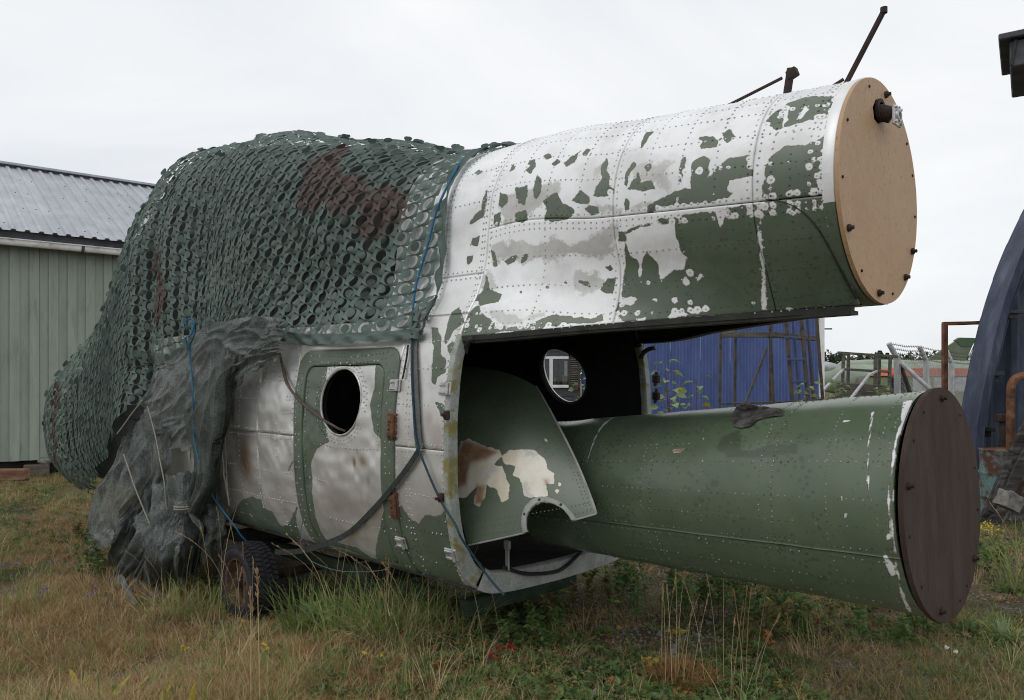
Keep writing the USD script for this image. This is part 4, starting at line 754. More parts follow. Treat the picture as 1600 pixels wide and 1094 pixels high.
# flap: a tongue cut free round most of its edge, hinged high on one side and curling out
fa = rng.normal(-.55, .22, (NC, 1)); row = np.round((Y[:, None] - ys[0]) / PY * 2).astype(int) // 2 % 2; fa = np.where((row == 1) ^ (rng.random((NC, 1)) < .06), fa + np.pi, fa); th = np.clip(rng.normal(-.15, .35, (NC, 1)) + 1.2 * (rng.random((NC, 1)) < .09), -.8, 1.6); cu = rng.uniform(-.7, .7, (NC, 1)); sz = rng.uniform(.85, 1.15, (NC, 1))
rr, ll = np.array([0, .35, .75, 1.0]), np.array([.6, 1.0, .85, .3]); tr, tl = np.repeat(rr, 3), np.tile([-1, 0, 1], 4) * np.repeat(ll, 3)
hinge = -np.concatenate([np.cos(fa) * hx * 1.0, np.sin(fa) * hy * .8], 1)
tt_ = th + cu * tr[None]; rad = .036 * sz * tr[None]; lat = .029 * sz * tl[None]
fx = hinge[:, :1] + np.cos(fa) * rad * np.cos(tt_) - np.sin(fa) * lat; fy = hinge[:, 1:] + np.sin(fa) * rad * np.cos(tt_) + np.cos(fa) * lat; fc_ = rad * np.sin(tt_) + .004 + .25 * np.abs(lat) * np.sin(th)
ax = np.concatenate([ptsA[..., 0], fx], 1); ay = np.concatenate([ptsA[..., 1], fy], 1); ac = np.concatenate([ptsC, fc_], 1); nv = ax.shape[1]
s_, w_ = warp(X[:, None] + ax, Y[:, None] + ay); VN = net_at(s_.ravel(), w_.ravel(), ac.ravel())
f = []
for r in range(2):
    for k in range(NA): k2 = (k + 1) % NA; f += [[r * NA + k, r * NA + k2, (r + 1) * NA + k2], [r * NA + k, (r + 1) * NA + k2, (r + 1) * NA + k]]
o = 3 * NA
for r in range(3):
    for k in range(2): b = o + r * 3 + k; f += [[b, b + 1, b + 4], [b, b + 4, b + 3]]
FN = (np.arange(NC)[:, None, None] * nv + np.array(f)).reshape(-1, 3)
bc = [(ly(522, 278, -.55), .26), (ly(520, 305, -.62), .26), (ly(550, 318, -.68), .22), (ly(585, 330, -.74), .24), (ly(262, 410, -.9), .22), (ly(250, 470, -1.), .28), (ly(268, 440, -.9), .2), (ly(92, 670, -1.05), .32), (ly(100, 620, -1.05), .2), (ly(85, 720, -1.05), .25)]
bd = np.max([(r - np.linalg.norm(VN - c, axis=1)) / r for c, r in bc], 0) + .9 * fbm(VN * 5, 3, 2)
tone = np.repeat(rng.uniform(-.06, .06, NC), nv) + .42 * fbm(VN * 1.6, 3, 7) + .28
NET = hull_thing('camouflage_net', 'green camouflage netting with brown blotches draped over the front of the cabin', 'camouflage net', (-3.5, 0, .4))
obj('net_cloth', (VN, FN), 'net_cloth', NET, smooth=True, pv={'brown': smoothstep(bd * 3.5 + .2), 'tone': tone})
def band(sw, wid, nrm_w, name, off=.012):
    "a doubled hem along a line (s, w)"
    sw = spline(sw, 260); t = np.linspace(0, 1, 260); q = [sw + np.c_[o * nrm_w[0] + 0 * t, o * nrm_w[1] + 0 * t] for o in np.linspace(0, wid, 5)]
    G_ = np.stack([net_at(x[:, 0], x[:, 1], off + .018 * np.sin(t * 95 + i * 1.3) * (i / 4) + .03 * fbm(np.c_[t * 30, t * 0 + i, t * 0], 2, 6)) for i, x in enumerate(q)], 1)
    return obj(name, MB().grid(G_), 'net_cloth', NET, smooth=True, pv={'brown': np.zeros(260 * 5), 'tone': np.full(260 * 5, .2)})
wl = np.linspace(-1.6, float(POD.wz(2.0)(-.35)), 22); band(np.c_[edge_s(wl) - .03, wl], .05, (1, 0), 'hem')
sl = np.linspace(.0, 3.2, 30); wlow = np.array([float(POD.wz(zlow(u) + .0)(u)) for u in u_of_s(sl)]); band(np.c_[sl, wlow - .05], .065, (0, 1), 'hem')
# loose edge leaves standing up along the roof line
# ------------------------------------------------------------------ torn tarpaulins under the net
def tarp(name, label, rows, mat, nu=120, nv=120, amp=.05, freq=(9, 1.2), seed=0, fray=.0, sag=0., wr=.02, tears=(), parent='/World'):
    G_ = patch([[ly(*p) for p in r] for r in rows], nu, nv); t, s = np.meshgrid(np.linspace(0, 1, nv), np.linspace(0, 1, nu), indexing='ij')
    gu, gv = np.gradient(G_, axis=1), np.gradient(G_, axis=0); n = np.cross(gv, gu); n /= np.linalg.norm(n, axis=2, keepdims=True) + 1e-9; n *= np.sign(((CAML - G_) * n).sum(-1))[..., None]
    wob = fbm(np.stack([s * 1.5, t * 2.2, s * 0 + seed], -1), 2, seed + 5); ph_ = 2 * np.pi * (s * freq[0] * .5 + 1.3 * wob + .25 * t * math.sin(seed))
    h = .55 * np.cos(ph_) + .30 * np.cos(2.3 * ph_ + 1 + 3 * wob) + .9 * fbm(np.stack([s * 3, t * freq[1] * 1.5, s * 0 + seed], -1), 2, seed)
    q = np.stack([(s * 1.0 + t * .6) * freq[0] * 1.1, (t - s * .5) * freq[1] * 2.2, s * 0 + seed], -1); cr = 1 - np.abs(2 * meshkit.noise(q, seed + 9) - 1); q = np.stack([(s - t * .7) * freq[0] * 1.6, (t + s * .4) * freq[1] * 3, s * 0 + 2], -1); cr2 = 1 - np.abs(2 * meshkit.noise(q, seed + 4) - 1)
    G_ = G_ + n * (amp * h * .75 + wr * (1.6 * cr ** 2.5 + 1.0 * cr2 ** 3))[..., None]
    if fray:
        fr = fray * (meshkit.noise(np.stack([s[-1] * 14, s[-1] * 0, s[-1] * 0 + seed], -1), 1) + .6 * meshkit.noise(np.stack([s[-1] * 45, s[-1] * 0, s[-1] * 0 + seed], -1), 2)); k = np.linspace(0, 1, nv)[:, None] ** 9
        G_[..., 2] -= k * fr[None]
    v, f_ = MB().grid(G_).get(); G_ = G_.reshape(-1, 3)
    if len(tears):
        st = np.stack([s.ravel(), t.ravel()], -1)[f_].mean(1); keep = np.ones(len(f_), bool)
        for c0, c1, r0, r1 in tears: keep &= np.hypot((st[:, 0] - c0) / r0, (st[:, 1] - c1) / r1) + .8 * fbm(np.c_[st * 14, st[:, :1] * 0], 2, 3) > 1
        f_ = f_[keep]; used = np.unique(f_); m_ = np.zeros(len(v), int); m_[used] = np.arange(len(used)); v, f_ = v[used], m_[f_]
    return obj(name, (v, f_), mat, parent, smooth=True, label=label, cat='tarpaulin' if label else None, hull=True)
tarp('tarpaulin', 'light grey crumpled tarpaulin hugging the cabin just below the net', [[(448, 500, -.98), (395, 496, -1.0), (335, 505, -1.0), (285, 545, -1.02), (225, 625, -1.05)], [(445, 530, -1.0), (392, 535, -1.02), (335, 555, -1.03), (285, 600, -1.05), (228, 640, -1.06)], [(442, 545, -1.0), (390, 566, -1.03), (340, 608, -1.04), (290, 652, -1.05), (235, 665, -1.06)], [(438, 552, -1.0), (386, 580, -1.03), (338, 635, -1.03), (296, 690, -1.03), (243, 695, -1.05)]], 'tarp_grey', amp=.028, freq=(7, 3.0), seed=3, fray=.05, wr=.022, nu=110, nv=80)
tarp('tarpaulin', 'dark green tarpaulin flap folded back and hanging down beside the bare metal panels', [[(398, 545, -1.0), (365, 560, -1.08), (335, 585, -1.1), (312, 615, -1.06)], [(378, 585, -1.0), (350, 610, -1.12), (318, 645, -1.14), (292, 660, -1.06)], [(356, 660, -1.0), (340, 690, -1.12), (320, 710, -1.12), (306, 715, -1.03)], [(338, 745, -.99), (325, 760, -1.10), (300, 775, -1.12), (285, 790, -1.04)], [(318, 806, -.98), (305, 812, -1.08), (280, 822, -1.10), (262, 830, -1.02)]], 'tarp_dark', amp=.06, freq=(4, 1.0), seed=12, fray=.06, wr=.012)
tarp('tarpaulin', 'grey stretched tarpaulin hanging from the net down to the weeds at left', [[(262, 600, -1.07), (235, 640, -1.09), (215, 665, -1.10), (195, 690, -1.10)], [(270, 660, -1.05), (230, 690, -1.10), (195, 720, -1.12), (165, 740, -1.12)], [(268, 720, -1.05), (220, 750, -1.12), (180, 775, -1.16), (140, 790, -1.16)], [(215, 790, -1.08), (190, 810, -1.16), (165, 830, -1.2), (138, 838, -1.18)], [(205, 815, -1.1), (185, 835, -1.18), (165, 850, -1.22), (145, 858, -1.2)]], 'tarp_grey', amp=.045, freq=(5, 1.6), seed=22, fray=.05, wr=.012)
_g = lambda px, py: (px, py, float(lz(px, py, .02)[1]))
TB = hull_thing('tarpaulin', 'bunched grey tarpaulin end gathered in a knot and trailing on the ground', 'tarpaulin', ly(245, 850, -1.2) * [1, 1, 0])
_gs = [([[(258, 742, -1.06), (238, 752, -1.05)], [(262, 800, -1.13), (226, 806, -1.10)], [(252, 850, -1.2), (200, 850, -1.2)], [_g(232, 905), _g(172, 900)], [_g(262, 938), _g(196, 948)]], 'tarp_grey', 51), ([[(306, 738, -1.05), (262, 744, -1.06)], [(298, 792, -1.12), (272, 797, -1.13)], [(292, 830, -1.18), (248, 828, -1.2)], [(284, 868, -1.22), (232, 866, -1.24)], [_g(286, 900), _g(230, 905)]], 'tarp_grey', 52),
       ([[(322, 740, -1.04), (296, 740, -1.05)], [(302, 790, -1.12), (288, 792, -1.13)], [(324, 826, -1.06), (288, 828, -1.14)], [(318, 856, -1.05), (282, 864, -1.16)], [(305, 880, -1.05), (276, 886, -1.16)]], 'tarp_dark', 53), ([[(252, 748, -1.03), (222, 756, -1.02)], [(246, 800, -1.06), (206, 806, -1.05)], [(232, 850, -1.08), (186, 846, -1.1)], [(222, 880, -1.1), (176, 876, -1.12)]], 'tarp_dark', 54)]
for rows_, mt, sd in _gs: tarp('strip', None, rows_, mt, amp=.075, freq=(4.5, 1.3), seed=sd, fray=.10, wr=.016, nu=90, nv=110, parent=TB)
kc = ly(287, 794, -1.16); kn = trimesh.creation.icosphere(4, 1.); kn.vertices *= (1 + .5 * fbm(kn.vertices * [2.5, 2.5, 1.2], 4, 3)[:, None]) * [.075, .06, .055]; obj('knot', (kn.vertices + kc, kn.faces), 'tarp_grey', TB, smooth=True)
obj('knot_cord', MB().tube(kc + np.stack([.078 * np.cos(np.linspace(0, 12.6, 40)), .065 * np.sin(np.linspace(0, 12.6, 40)), np.linspace(-.015, .02, 40)], -1), .006, 6), 'rope_pale', TB, smooth=True)
tarp('tarpaulin', 'ragged strip of dark tarpaulin hanging under the cabin left of the wheel', [[(345, 770, -.95), (325, 775, -1.0), (300, 775, -1.0)], [(350, 815, -.96), (325, 825, -1.03), (295, 825, -1.0)], [(345, 835, -.96), (320, 850, -1.04), (300, 866, -1.0)]], 'tarp_dark', amp=.05, freq=(5, 1), seed=41, fray=.12, wr=.02, nu=60, nv=40)

# ------------------------------------------------------------------ ropes and straps
def rope(name, label, pts, r, mat, cat='rope', n=60):
    q = spline([ly(*p) for p in pts], n); return obj(name, MB().tube(q, r, 7), mat, smooth=True, label=label, cat=cat, hull=True)
def hug(px, py, o=.02):
    r = POD.inv()([(px, py)])[0]; return POD.at(r[0], r[1]) + POD.nor(r[0], r[1]) * o
q = np.array([hug(757, 238, .03), hug(730, 258, .045), hug(712, 290, .05), hug(690, 340, .05), hug(680, 380, .05), hug(660, 450, .05), hug(652, 490, .04)])
obj('blue_rope', MB().tube(spline(q, 60), .007, 7), 'rope_blue', smooth=True, label='bright blue rope along the rear edge of the camouflage net', cat='rope', hull=True)
q = np.array([hug(651, 490, .03), hug(648, 560, .022), hug(650, 620, .022), hug(657, 690, .025), hug(672, 735, .02), hug(698, 790, .02), ly(716, 830, -.98), ly(742, 872, -.9), ly(762, 900, -.86), ly(788, 930, -.84)])
obj('dark_blue_rope', MB().tube(spline(q, 90), .0065, 7), 'rope_dark', smooth=True, label='dark blue rope running down past the hatch edge to the sill', cat='rope', hull=True)
rope('blue_rope', 'blue rope tied in a loop below the net at left, running down to the wheel', [(297, 503, -1.09), (304, 520, -1.12), (296, 545, -1.10), (299, 580, -1.1), (301, 620, -1.12), (303, 680, -1.1), (311, 725, -1.12), (330, 770, -1.03), (350, 800, -1.0), (372, 830, -.95), (400, 858, -.8)], .0062, 'rope_blue')
obj('blue_rope', MB().tube(spline([ly(292, 515, -1.12), ly(291, 503, -1.12), ly(298, 498, -1.12), ly(304, 505, -1.12), ly(298, 524, -1.13), ly(290, 528, -1.13), ly(293, 545, -1.12)], 40), .0065, 7), 'rope_blue', smooth=True, label='blue rope bow and knot hanging at the lower edge of the net', cat='rope', hull=True)
q = [hug(443, 552, .03), hug(446, 575, .02), hug(452, 598, .02), hug(468, 622, .018), hug(490, 642, .018), hug(512, 658, .018), hug(528, 668, .012), hug(533, 674, -.03)]
obj('brown_rope', MB().tube(spline(q, 50), np.interp(np.arange(50), [0, 8, 16, 50], [.007, .013, .009, .008]), 7), 'rope_brown', smooth=True, label='brown rope end hanging into the round door window', cat='rope', hull=True)
rope('cord', 'thin pale cord hanging straight down over the bare metal panel', [(356, 548, -1.06), (353, 590, -1.05), (352, 640, -1.02), (352, 700, -.99), (355, 760, -.98), (358, 790, -.97)], .005, 'rope_pale', n=40)
rope('cord', 'pale cord slanting across the hanging grey tarpaulin', [(230, 635, -1.14), (240, 670, -1.15), (250, 720, -1.18), (258, 770, -1.2), (262, 800, -1.18)], .005, 'rope_pale', n=40)
rope('cord', 'pale stick of cord crossing the lower edge of the net', [(183, 678, -1.22), (200, 655, -1.22), (222, 626, -1.2)], .006, 'rope_pale', n=20)
rope('cord', 'pale cord below the net corner running down behind the bundled tarpaulin', [(193, 710, -1.2), (205, 745, -1.2), (222, 790, -1.18), (240, 832, -1.15)], .006, 'rope_pale', n=20)
def webbing(name, label, pts, wid, mat, side):
    q = spline(pts, 80); t = np.gradient(q, axis=0); t /= np.linalg.norm(t, axis=1, keepdims=True); e = np.cross(t, side); e /= np.linalg.norm(e, axis=1, keepdims=True); n = np.cross(e, t); wv = np.linspace(0, 1, 80)
    R = [q + e * wid / 2, q + e * wid / 2 + n * .003, q - e * wid / 2 + n * .003, q - e * wid / 2, q + e * wid / 2]; return obj(name, MB().grid(np.stack(R, 1)), mat, smooth=30, label=label, cat='strap', hull=True)
nr = np.array([0, -1., 0.1])
webbing('strap', 'grey webbing strap lying flat on the hull between door and hatch', [hug(654, 487, .02), hug(650, 530, .012), hug(650, 580, .012), hug(653, 640, .012), hug(657, 690, .014), hug(660, 702, .016)], .058, 'strap_grey', nr)
webbing('strap', 'black strap slanting down across the door to the wheel', [hug(660, 702, .02), hug(625, 752, .022), hug(590, 792, .02), hug(545, 833, .03), ly(500, 853, -.97), ly(462, 862, -.93), ly(430, 862, -.88)], .036, 'strap_black', nr)
rope('cable', 'thin wire drooping under the door', [(480, 800, -.98), (470, 850, -.97), (488, 878, -.95), (520, 890, -.93), (575, 893, -.92), (610, 885, -.93), (617, 850, -.955)], .0024, 'strap_grey', 'wire', 40)

# ------------------------------------------------------------------ trailer that carries the cabin
TR = hull_thing('trailer', 'green single axle trailer under the cabin with dark off road tyre', 'trailer', (-2.1, 0, 0))
look('trailer_green', [(.018, .034, .022), (.034, .06, .038)], rough=.6, scale=6, dirt=((.05, .03, .02), 7, .55, .7), bump=.2)
for s in (-1, 1): obj('rail', MB().box((-2.75, s * .45, .36), (4.3, .06, .10), None, .008), 'trailer_green', TR)
for u in (-4.3, -3.0, -1.3, -.35): obj('crossbeam', MB().box((u, 0, .36), (.07, 1.04, .1), None, .008), 'trailer_green', TR)
for u in (-4.0, -2.9, -1.2): obj('cradle', MB().box((u, 0, .45), (.12, 1.3, .1), None, .01), 'black_beam', TR)
obj('axle', MB().tube([(-2.30, -.9, .245), (-2.30, .9, .245)], .035, 12), 'dark_rust', TR, smooth=40)
obj('drawbar', MB().bar((-4.45, .5, .36), (-6.0, .0, .34), .07, .09).bar((-4.45, -.5, .36), (-6.0, 0, .34), .07, .09), 'trailer_green', TR)
def wheel(y, s):
    c = np.array([-2.30, y, .245]); R0 = .272
    ty = obj('tyre', MB().lathe([(.175, -.085), (.19, -.10), (.222, -.108), (.248, -.102), (.262, -.085), (R0 - .004, -.06), (R0, 0), (R0 - .004, .06), (.262, .085), (.248, .102), (.222, .108), (.19, .10), (.175, .085), (.175, -.085)], 56, 1, c), 'tyre_rubber', TR, smooth=40)
    m = MB()
    for k in range(46):
        for j, (yy, wv) in enumerate([(-.082, .04), (-.03, .036), (.03, .036), (.082, .04)]):
            a = (k + .5 * (j % 2)) / 46 * 2 * np.pi; r = R0 + .004 - (.010 if abs(yy) > .05 else 0); er, et = np.array([np.cos(a), 0, np.sin(a)]), np.array([-np.sin(a), 0, np.cos(a)])
            sk = .35 if j % 2 else -.35; R = np.stack([et * math.cos(sk) + np.array([0, 1, 0]) * math.sin(sk), np.array([0, 1, 0]) * math.cos(sk) - et * math.sin(sk), er], 1)
            m.box(c + er * r + [0, yy, 0], (.026, wv, .02), R)
    obj('tread', m, 'tyre_rubber', ty, kind='stuff')
    rm = obj('rim', MB().lathe([(.18, -.09 * s * -1), (.176, .09 * s), (.166, .085 * s), (.165, .03 * s), (.15, .02 * s), (.12, .035 * s), (.075, .05 * s), (.07, .05 * s), (0, .045 * s)], 40, 1, c), 'rim_rust', TR, smooth=35)
    obj('hub', MB().lathe([(.045, .04 * s), (.04, .085 * s), (.03, .095 * s), (0, .097 * s)], 16, 1, c), 'dark_rust', rm, smooth=40)
    for k in range(5):
        a = k / 5 * 2 * np.pi; obj('wheel_nut', MB().lathe([(.011, .05 * s), (.011, .066 * s), (0, .067 * s)], 6, 1, c + [.06 * np.cos(a), 0, .06 * np.sin(a)]), 'dark_rust', rm)
wheel(-.90, -1); wheel(.90, 1)

# ------------------------------------------------------------------ buildings and things behind
look('cladding_green', [(.235, .275, .225), (.275, .315, .265), (.30, .34, .29)], rough=.55, scale=2.2, stretch=(3, 1, .35), fine=.05, dirt=((.15, .17, .13), 3.5, .56, .8), random=.04)
look('roof_grey', [(.33, .345, .38), (.42, .435, .47)], rough=.5, scale=3, stretch=(1, .4, 1), fine=.06, random=.05, metal=.25)
look('gutter_white', [(.55, .55, .54), (.70, .70, .69)], rough=.45, scale=5, dirt=((.30, .29, .26), 6, .55, .75))
look('dark_void', [(.012, .012, .012), (.03, .028, .025)], rough=.9, scale=4)
look('timber_red', [(.12, .055, .035), (.19, .10, .065), (.25, .15, .10)], rough=.85, scale=7, stretch=(.4, 2, 2), bump=.5, fine=.2)
look('timber_old', [(.085, .07, .055), (.16, .135, .105)], rough=.85, scale=6, stretch=(.4, 2, 2), bump=.5, fine=.2)
look('stone', [(.13, .125, .11), (.26, .25, .225), (.19, .19, .14)], rough=.9, scale=9, bump=.6)
look('hangar_blue', [(.062, .092, .235), (.088, .128, .30)], rough=.5, scale=2.0, stretch=(1, 1, .4), fine=.04, dirt=((.05, .06, .14), 2.5, .55, .8), random=.05)
look('trim_white', [(.62, .63, .64), (.74, .75, .75)], rough=.5, scale=5)
look('cabin_grey', [(.045, .047, .055), (.07, .072, .08)], rough=.6, scale=4, stretch=(1, 1, 3))
look('shutter_brown', [(.045, .034, .03), (.075, .058, .05)], rough=.6, scale=8)
look('crate_tan', [(.36, .27, .16), (.48, .37, .24)], rough=.7, scale=8)
look('steel_old', [(.030, .034, .036), (.075, .07, .06), (.12, .075, .045)], rough=.6, scale=7, bump=.2, fine=.2)
look('steel_blue', [(.035, .06, .14), (.055, .085, .17), (.13, .075, .05)], rough=.55, scale=6, fine=.2, ramp=(.3, .7))
look('wood_grey', [(.06, .055, .045), (.13, .125, .105)], rough=.85, scale=5, stretch=(.5, 3, 3), bump=.4, fine=.2)
look('galvanised', [(.30, .31, .31), (.45, .46, .47)], rough=.5, metal=.3, scale=6)
look('jet_green', [(.22, .27, .21), (.30, .35, .27)], rough=.5, scale=.7, fine=.06, dirt=((.17, .15, .12), 1.2, .55, .7))
look('jet_belly', [(.13, .12, .10), (.21, .20, .17)], rough=.6, scale=.8)
look('jet_dark_green', [(.045, .09, .045), (.06, .11, .055)], rough=.5, scale=1)
look('jet_olive', [(.11, .135, .095), (.15, .175, .125)], rough=.5, scale=1)
look('roof_orange', [(.42, .085, .035), (.52, .12, .05)], rough=.5, scale=2)
look('van_green', [(.13, .16, .08), (.18, .21, .11)], rough=.5, scale=2)
look('shelter_blue', [(.026, .036, .066), (.045, .060, .098), (.085, .105, .15)], rough=.55, scale=2.0, stretch=(2, 2, .6), fine=.1, dirt=((.025, .032, .05), 2.6, .48, .7), bump=.1)
look('barrel_paint', [(.10, .19, .19), (.16, .24, .23)], rough=.6, scale=5, dirt=((.085, .04, .028), 4.5, .44, .56), bump=.2, fine=.15)
look('concrete', [(.12, .118, .11), (.21, .205, .19)], rough=.9, scale=14, bump=.8, bscale=35, fine=.25)
look('weathered_plank', [(.012, .011, .010), (.035, .032, .03), (.075, .072, .066)], rough=.85, scale=6, stretch=(.35, 3, 3), bump=.5, fine=.3)
look('eave_dark', [(.035, .04, .05), (.075, .08, .09)], rough=.6, scale=5)
usdkit.material(stage, '/World/Looks/pane', {'f': ('fresnel', {'IOR': 1.5}), 't': ('transparent_bsdf', {'color': (.75, .8, .8)}), 'g': ('glossy_bsdf', {'roughness': .02}), 'm': ('mix_closure', {})}, [('f.fac', 'm.fac'), ('t.BSDF', 'm.closure1'), ('g.BSDF', 'm.closure2')], surface='m.closure')

# the green clad building at left: local x along the wall, -y towards us
SH = thing('clad_building', 'pale green metal clad building with grey corrugated roof and white gutter', 'building', (-9.0, 13.5, 0), math.degrees(math.atan2(.635, .772)))
def profile_sheet(x0, x1, prof, z0, z1, y=0.):
    "vertical cladding: prof is a list of (fraction of period, depth); several periods"
    P = np.array(prof); v = np.stack([np.c_[P[:, 0], y - P[:, 1], np.full(len(P), z)] for z in (z0, z1)], 1); return MB().grid(v)
def ribs(x0, x1, per, pts):
    out, x = [], x0
    while x < x1 - 1e-6:
        for fx, d in pts:
            if x + fx * per <= x1 + 1e-6: out.append((x + fx * per, d))
        x += per
    out.append((x1, pts[0][1])); return out
for k in range(11):
    x0 = -4.2 + 1.2 * k; obj('wall_panel', profile_sheet(x0, x0 + 1.2, ribs(x0, x0 + 1.197, .30, [(0, 0), (.42, 0), (.47, .032), (.95, .032)]), .265, 4.28), 'cladding_green', SH)
obj('plinth', MB().box((2.3, .32, .12), (13, .3, .30)), 'dark_void', SH)  # black box put in for the shade of the gap below the cladding
obj('inner_wall', MB().box((2.3, .25, 2.2), (13, .3, 4.3)), 'dark_void', SH)
obj('soffit', MB().box((2.3, -.10, 4.26), (13.2, .36, .03)), 'eave_dark', SH)
obj('fascia', MB().box((2.3, -.262, 4.235), (13.2, .02, .16)), 'eave_dark', SH)
a = np.linspace(np.pi, 2 * np.pi, 10); xs_ = np.linspace(-4.3, 8.9, 2)
gt = np.stack([np.r_[-.34 + .068 * np.cos(a), -.272 + .004, -.408 - .0], np.r_[4.13 + .085 * np.sin(a), 4.135, 4.135]], -1)
pr_ = np.vstack([[(-.415, 4.15), (-.408, 4.15)], np.c_[-.34 + .068 * np.cos(a), 4.13 + .09 * np.sin(a)], [(-.272, 4.15)]])
obj('gutter', MB().grid(np.stack([np.c_[np.full(len(pr_), x), pr_] for x in xs_], 0)).box((2.3, -.415, 4.15), (13.2, .018, .018)), 'gutter_white', SH, smooth=40)
for x in (-.9, 1.2, 3.3): obj('gutter_joint', MB().grid(np.stack([np.c_[np.full(len(pr_), xx), (pr_ - [-.34, 4.13]) * 1.06 + [-.34, 4.13]] for xx in (x, x + .05)], 0)), 'eave_dark', SH)
sl = np.array([4.85, 2.22]); ln = np.hypot(*sl); dy, dz = sl / ln
for k in range(13):
    x0 = -4.3 + 1.05 * k; pf = ribs(x0, x0 + 1.05, .21, [(0, 0), (.1, .035), (.35, .035), (.45, 0)]); R_ = []
    for t in np.linspace(0, ln, 4): R_.append(np.array([(x, -.36 + t * dy - d * dz, 4.30 + t * dz + d * dy + .002 * (k % 2)) for x, d in pf]))
    obj('roof_sheet', MB().grid(np.stack(R_, 0), flip=False), 'roof_grey', SH)
m = []
for k in range(62):
    for t in (.3, 1.5, 2.7, 3.9): m.append((-4.2 + .21 * k + .047, -.36 + t * dy - .036 * dz, 4.30 + t * dz + .036 * dy))
m = np.array(m)[rng.random(len(m)) < .5]; obj('roof_screws', rivets(m, np.tile([0, -dz, dy], (len(m), 1)), .014, .012), 'dark_void', SH, kind='stuff')
obj('ridge_cap', MB().bar((-4.4, 4.49, 6.56), (9.4, 4.49, 6.56), .34, .05), 'roof_grey', SH)
obj('back_roof', MB().add([(-4.4, 4.5, 6.53), (9.4, 4.5, 6.53), (9.4, 9.4, 4.3), (-4.4, 9.4, 4.3)], [[0, 1, 2, 3]]), 'roof_grey', SH)
def place(p): return np.asarray(p, float)
def beam(px0, px1, py, h, w, mat, label, d=None):
    a_, b_ = gnd(px0, py), gnd(px1, py - 2); t = thing('timber_beam', label, 'timber beam', (a_ + b_) / 2, math.degrees(math.atan2(*(b_ - a_)[[1, 0]])))
    L = np.linalg.norm(b_ - a_); obj('beam', MB().box((0, w / 2, h / 2), (L, w, h), None, .012), mat, t); obj('end_grain', MB().box((L / 2 + .002, w / 2, h / 2), (.006, w * .86, h * .86)), mat, t); return t
beam(-110, 37, 753, .19, .22, 'timber_red', 'red brown squared timber lying in front of the green building')
t = beam(36, 76, 744, .19, .22, 'timber_old', 'grey brown timber block half hidden by the net, beside the green building')
for k, (px, py, s) in enumerate([(56, 729, .10), (63, 727, .08), (70, 728, .09)]):
    b = trimesh.creation.icosphere(2, s); b.vertices *= (1 + .5 * fbm(b.vertices * 14, 2, k)[:, None]) * [1.2, 1, .7]; c = gnd(66, 744) + [(px - 66) / 90, .25, .24 + .02 * k]
    obj('stone', (b.vertices + c, b.faces), 'stone', smooth=True, label=['leftmost of three grey stones lying on the timber block', 'middle of three grey stones lying on the timber block', 'right hand of three grey stones on the timber block'][k], cat='stone', group='stones on the timber')

# blue hangar and the dark cabin seen through the far window
HB = thing('blue_hangar', 'blue corrugated metal hangar with white corner trim', 'hangar', (2.55, 28, 0))
for k in range(8):
    x0 = 1.08 * k; obj('wall_panel', profile_sheet(x0, x0 + 1.08, ribs(x0, x0 + 1.077, .12, [(0, 0), (.25, 0), (.4, .028), (.72, .028), (.87, 0)]), .1, 5.9), 'hangar_blue', HB)
obj('corner_trim', MB().box((8.72, -.02, 3.0), (.19, .14, 5.9), None, .01), 'trim_white', HB)
obj('side_wall', MB().box((8.70, 5, 2.95), (.12, 9.8, 5.8)), 'hangar_blue', HB); obj('roof', MB().box((4.3, 4.9, 6.0), (9.3, 10.4, .16), None, .02), 'roof_grey', HB); obj('bird_spike', MB().box((8.95, -.05, 2.62 + .9), (.28, .05, .05)), 'steel_old', HB)
CB = thing('grey_cabin', 'dark grey timber cabin with white framed window and brown louvred shutter', 'cabin', (-.8, 26, 0))
for k in range(10): obj('wall_board', MB().box((1.56, -.011 * (k % 2), .36 + .30 * k), (3.1, .04, .294), None, .01), 'cabin_grey', CB)
obj('roof', MB().box((1.56, 1.5, 3.42), (3.5, 3.6, .14), None, .02), 'roof_grey', CB); obj('back_wall', MB().box((1.56, 3.0, 1.7), (3.1, .1, 3.2)), 'cabin_grey', CB)
WN = obj('window', MB().box((2.20, -.06, 2.42), (1.1, .06, .09), None, .008).box((2.20, -.06, 1.45), (1.1, .06, .10), None, .008).box((2.12, -.062, 1.93), (.12, .07, 1.0), None, .01).box((1.68, -.06, 1.93), (.08, .06, .9)), 'trim_white', CB)
obj('glazing_bar', MB().box((2.36, -.058, 1.93), (.03, .05, .9)), 'cabin_grey', WN); obj('pane', MB().box((2.2, -.045, 1.93), (1.06, .006, .9)), 'pane', WN)
obj('curtain', MB().box((2.62, -.04, 2.05), (.10, .006, .5)), 'trim_white', WN); obj('box_inside', MB().box((2.58, -.035, 1.66), (.16, .006, .36)).box((2.25, -.035, 1.60), (.1, .006, .26)), 'crate_tan', WN)
SHU = obj('shutter', MB().box((2.74, -.065, 1.93), (.07, .05, 1.2), None, .006).box((3.06, -.065, 1.93), (.06, .05, 1.2), None, .006).box((2.9, -.065, 2.5), (.38, .05, .07), None, .006).box((2.9, -.065, 1.36), (.38, .05, .07), None, .006), 'shutter_brown', CB)
for k in range(15): obj('louvre', MB().bar((2.77, -.06, 1.43 + .072 * k), (3.03, -.06, 1.43 + .072 * k), .012, .05, (0, .6, 1)), 'wood_grey', SHU)

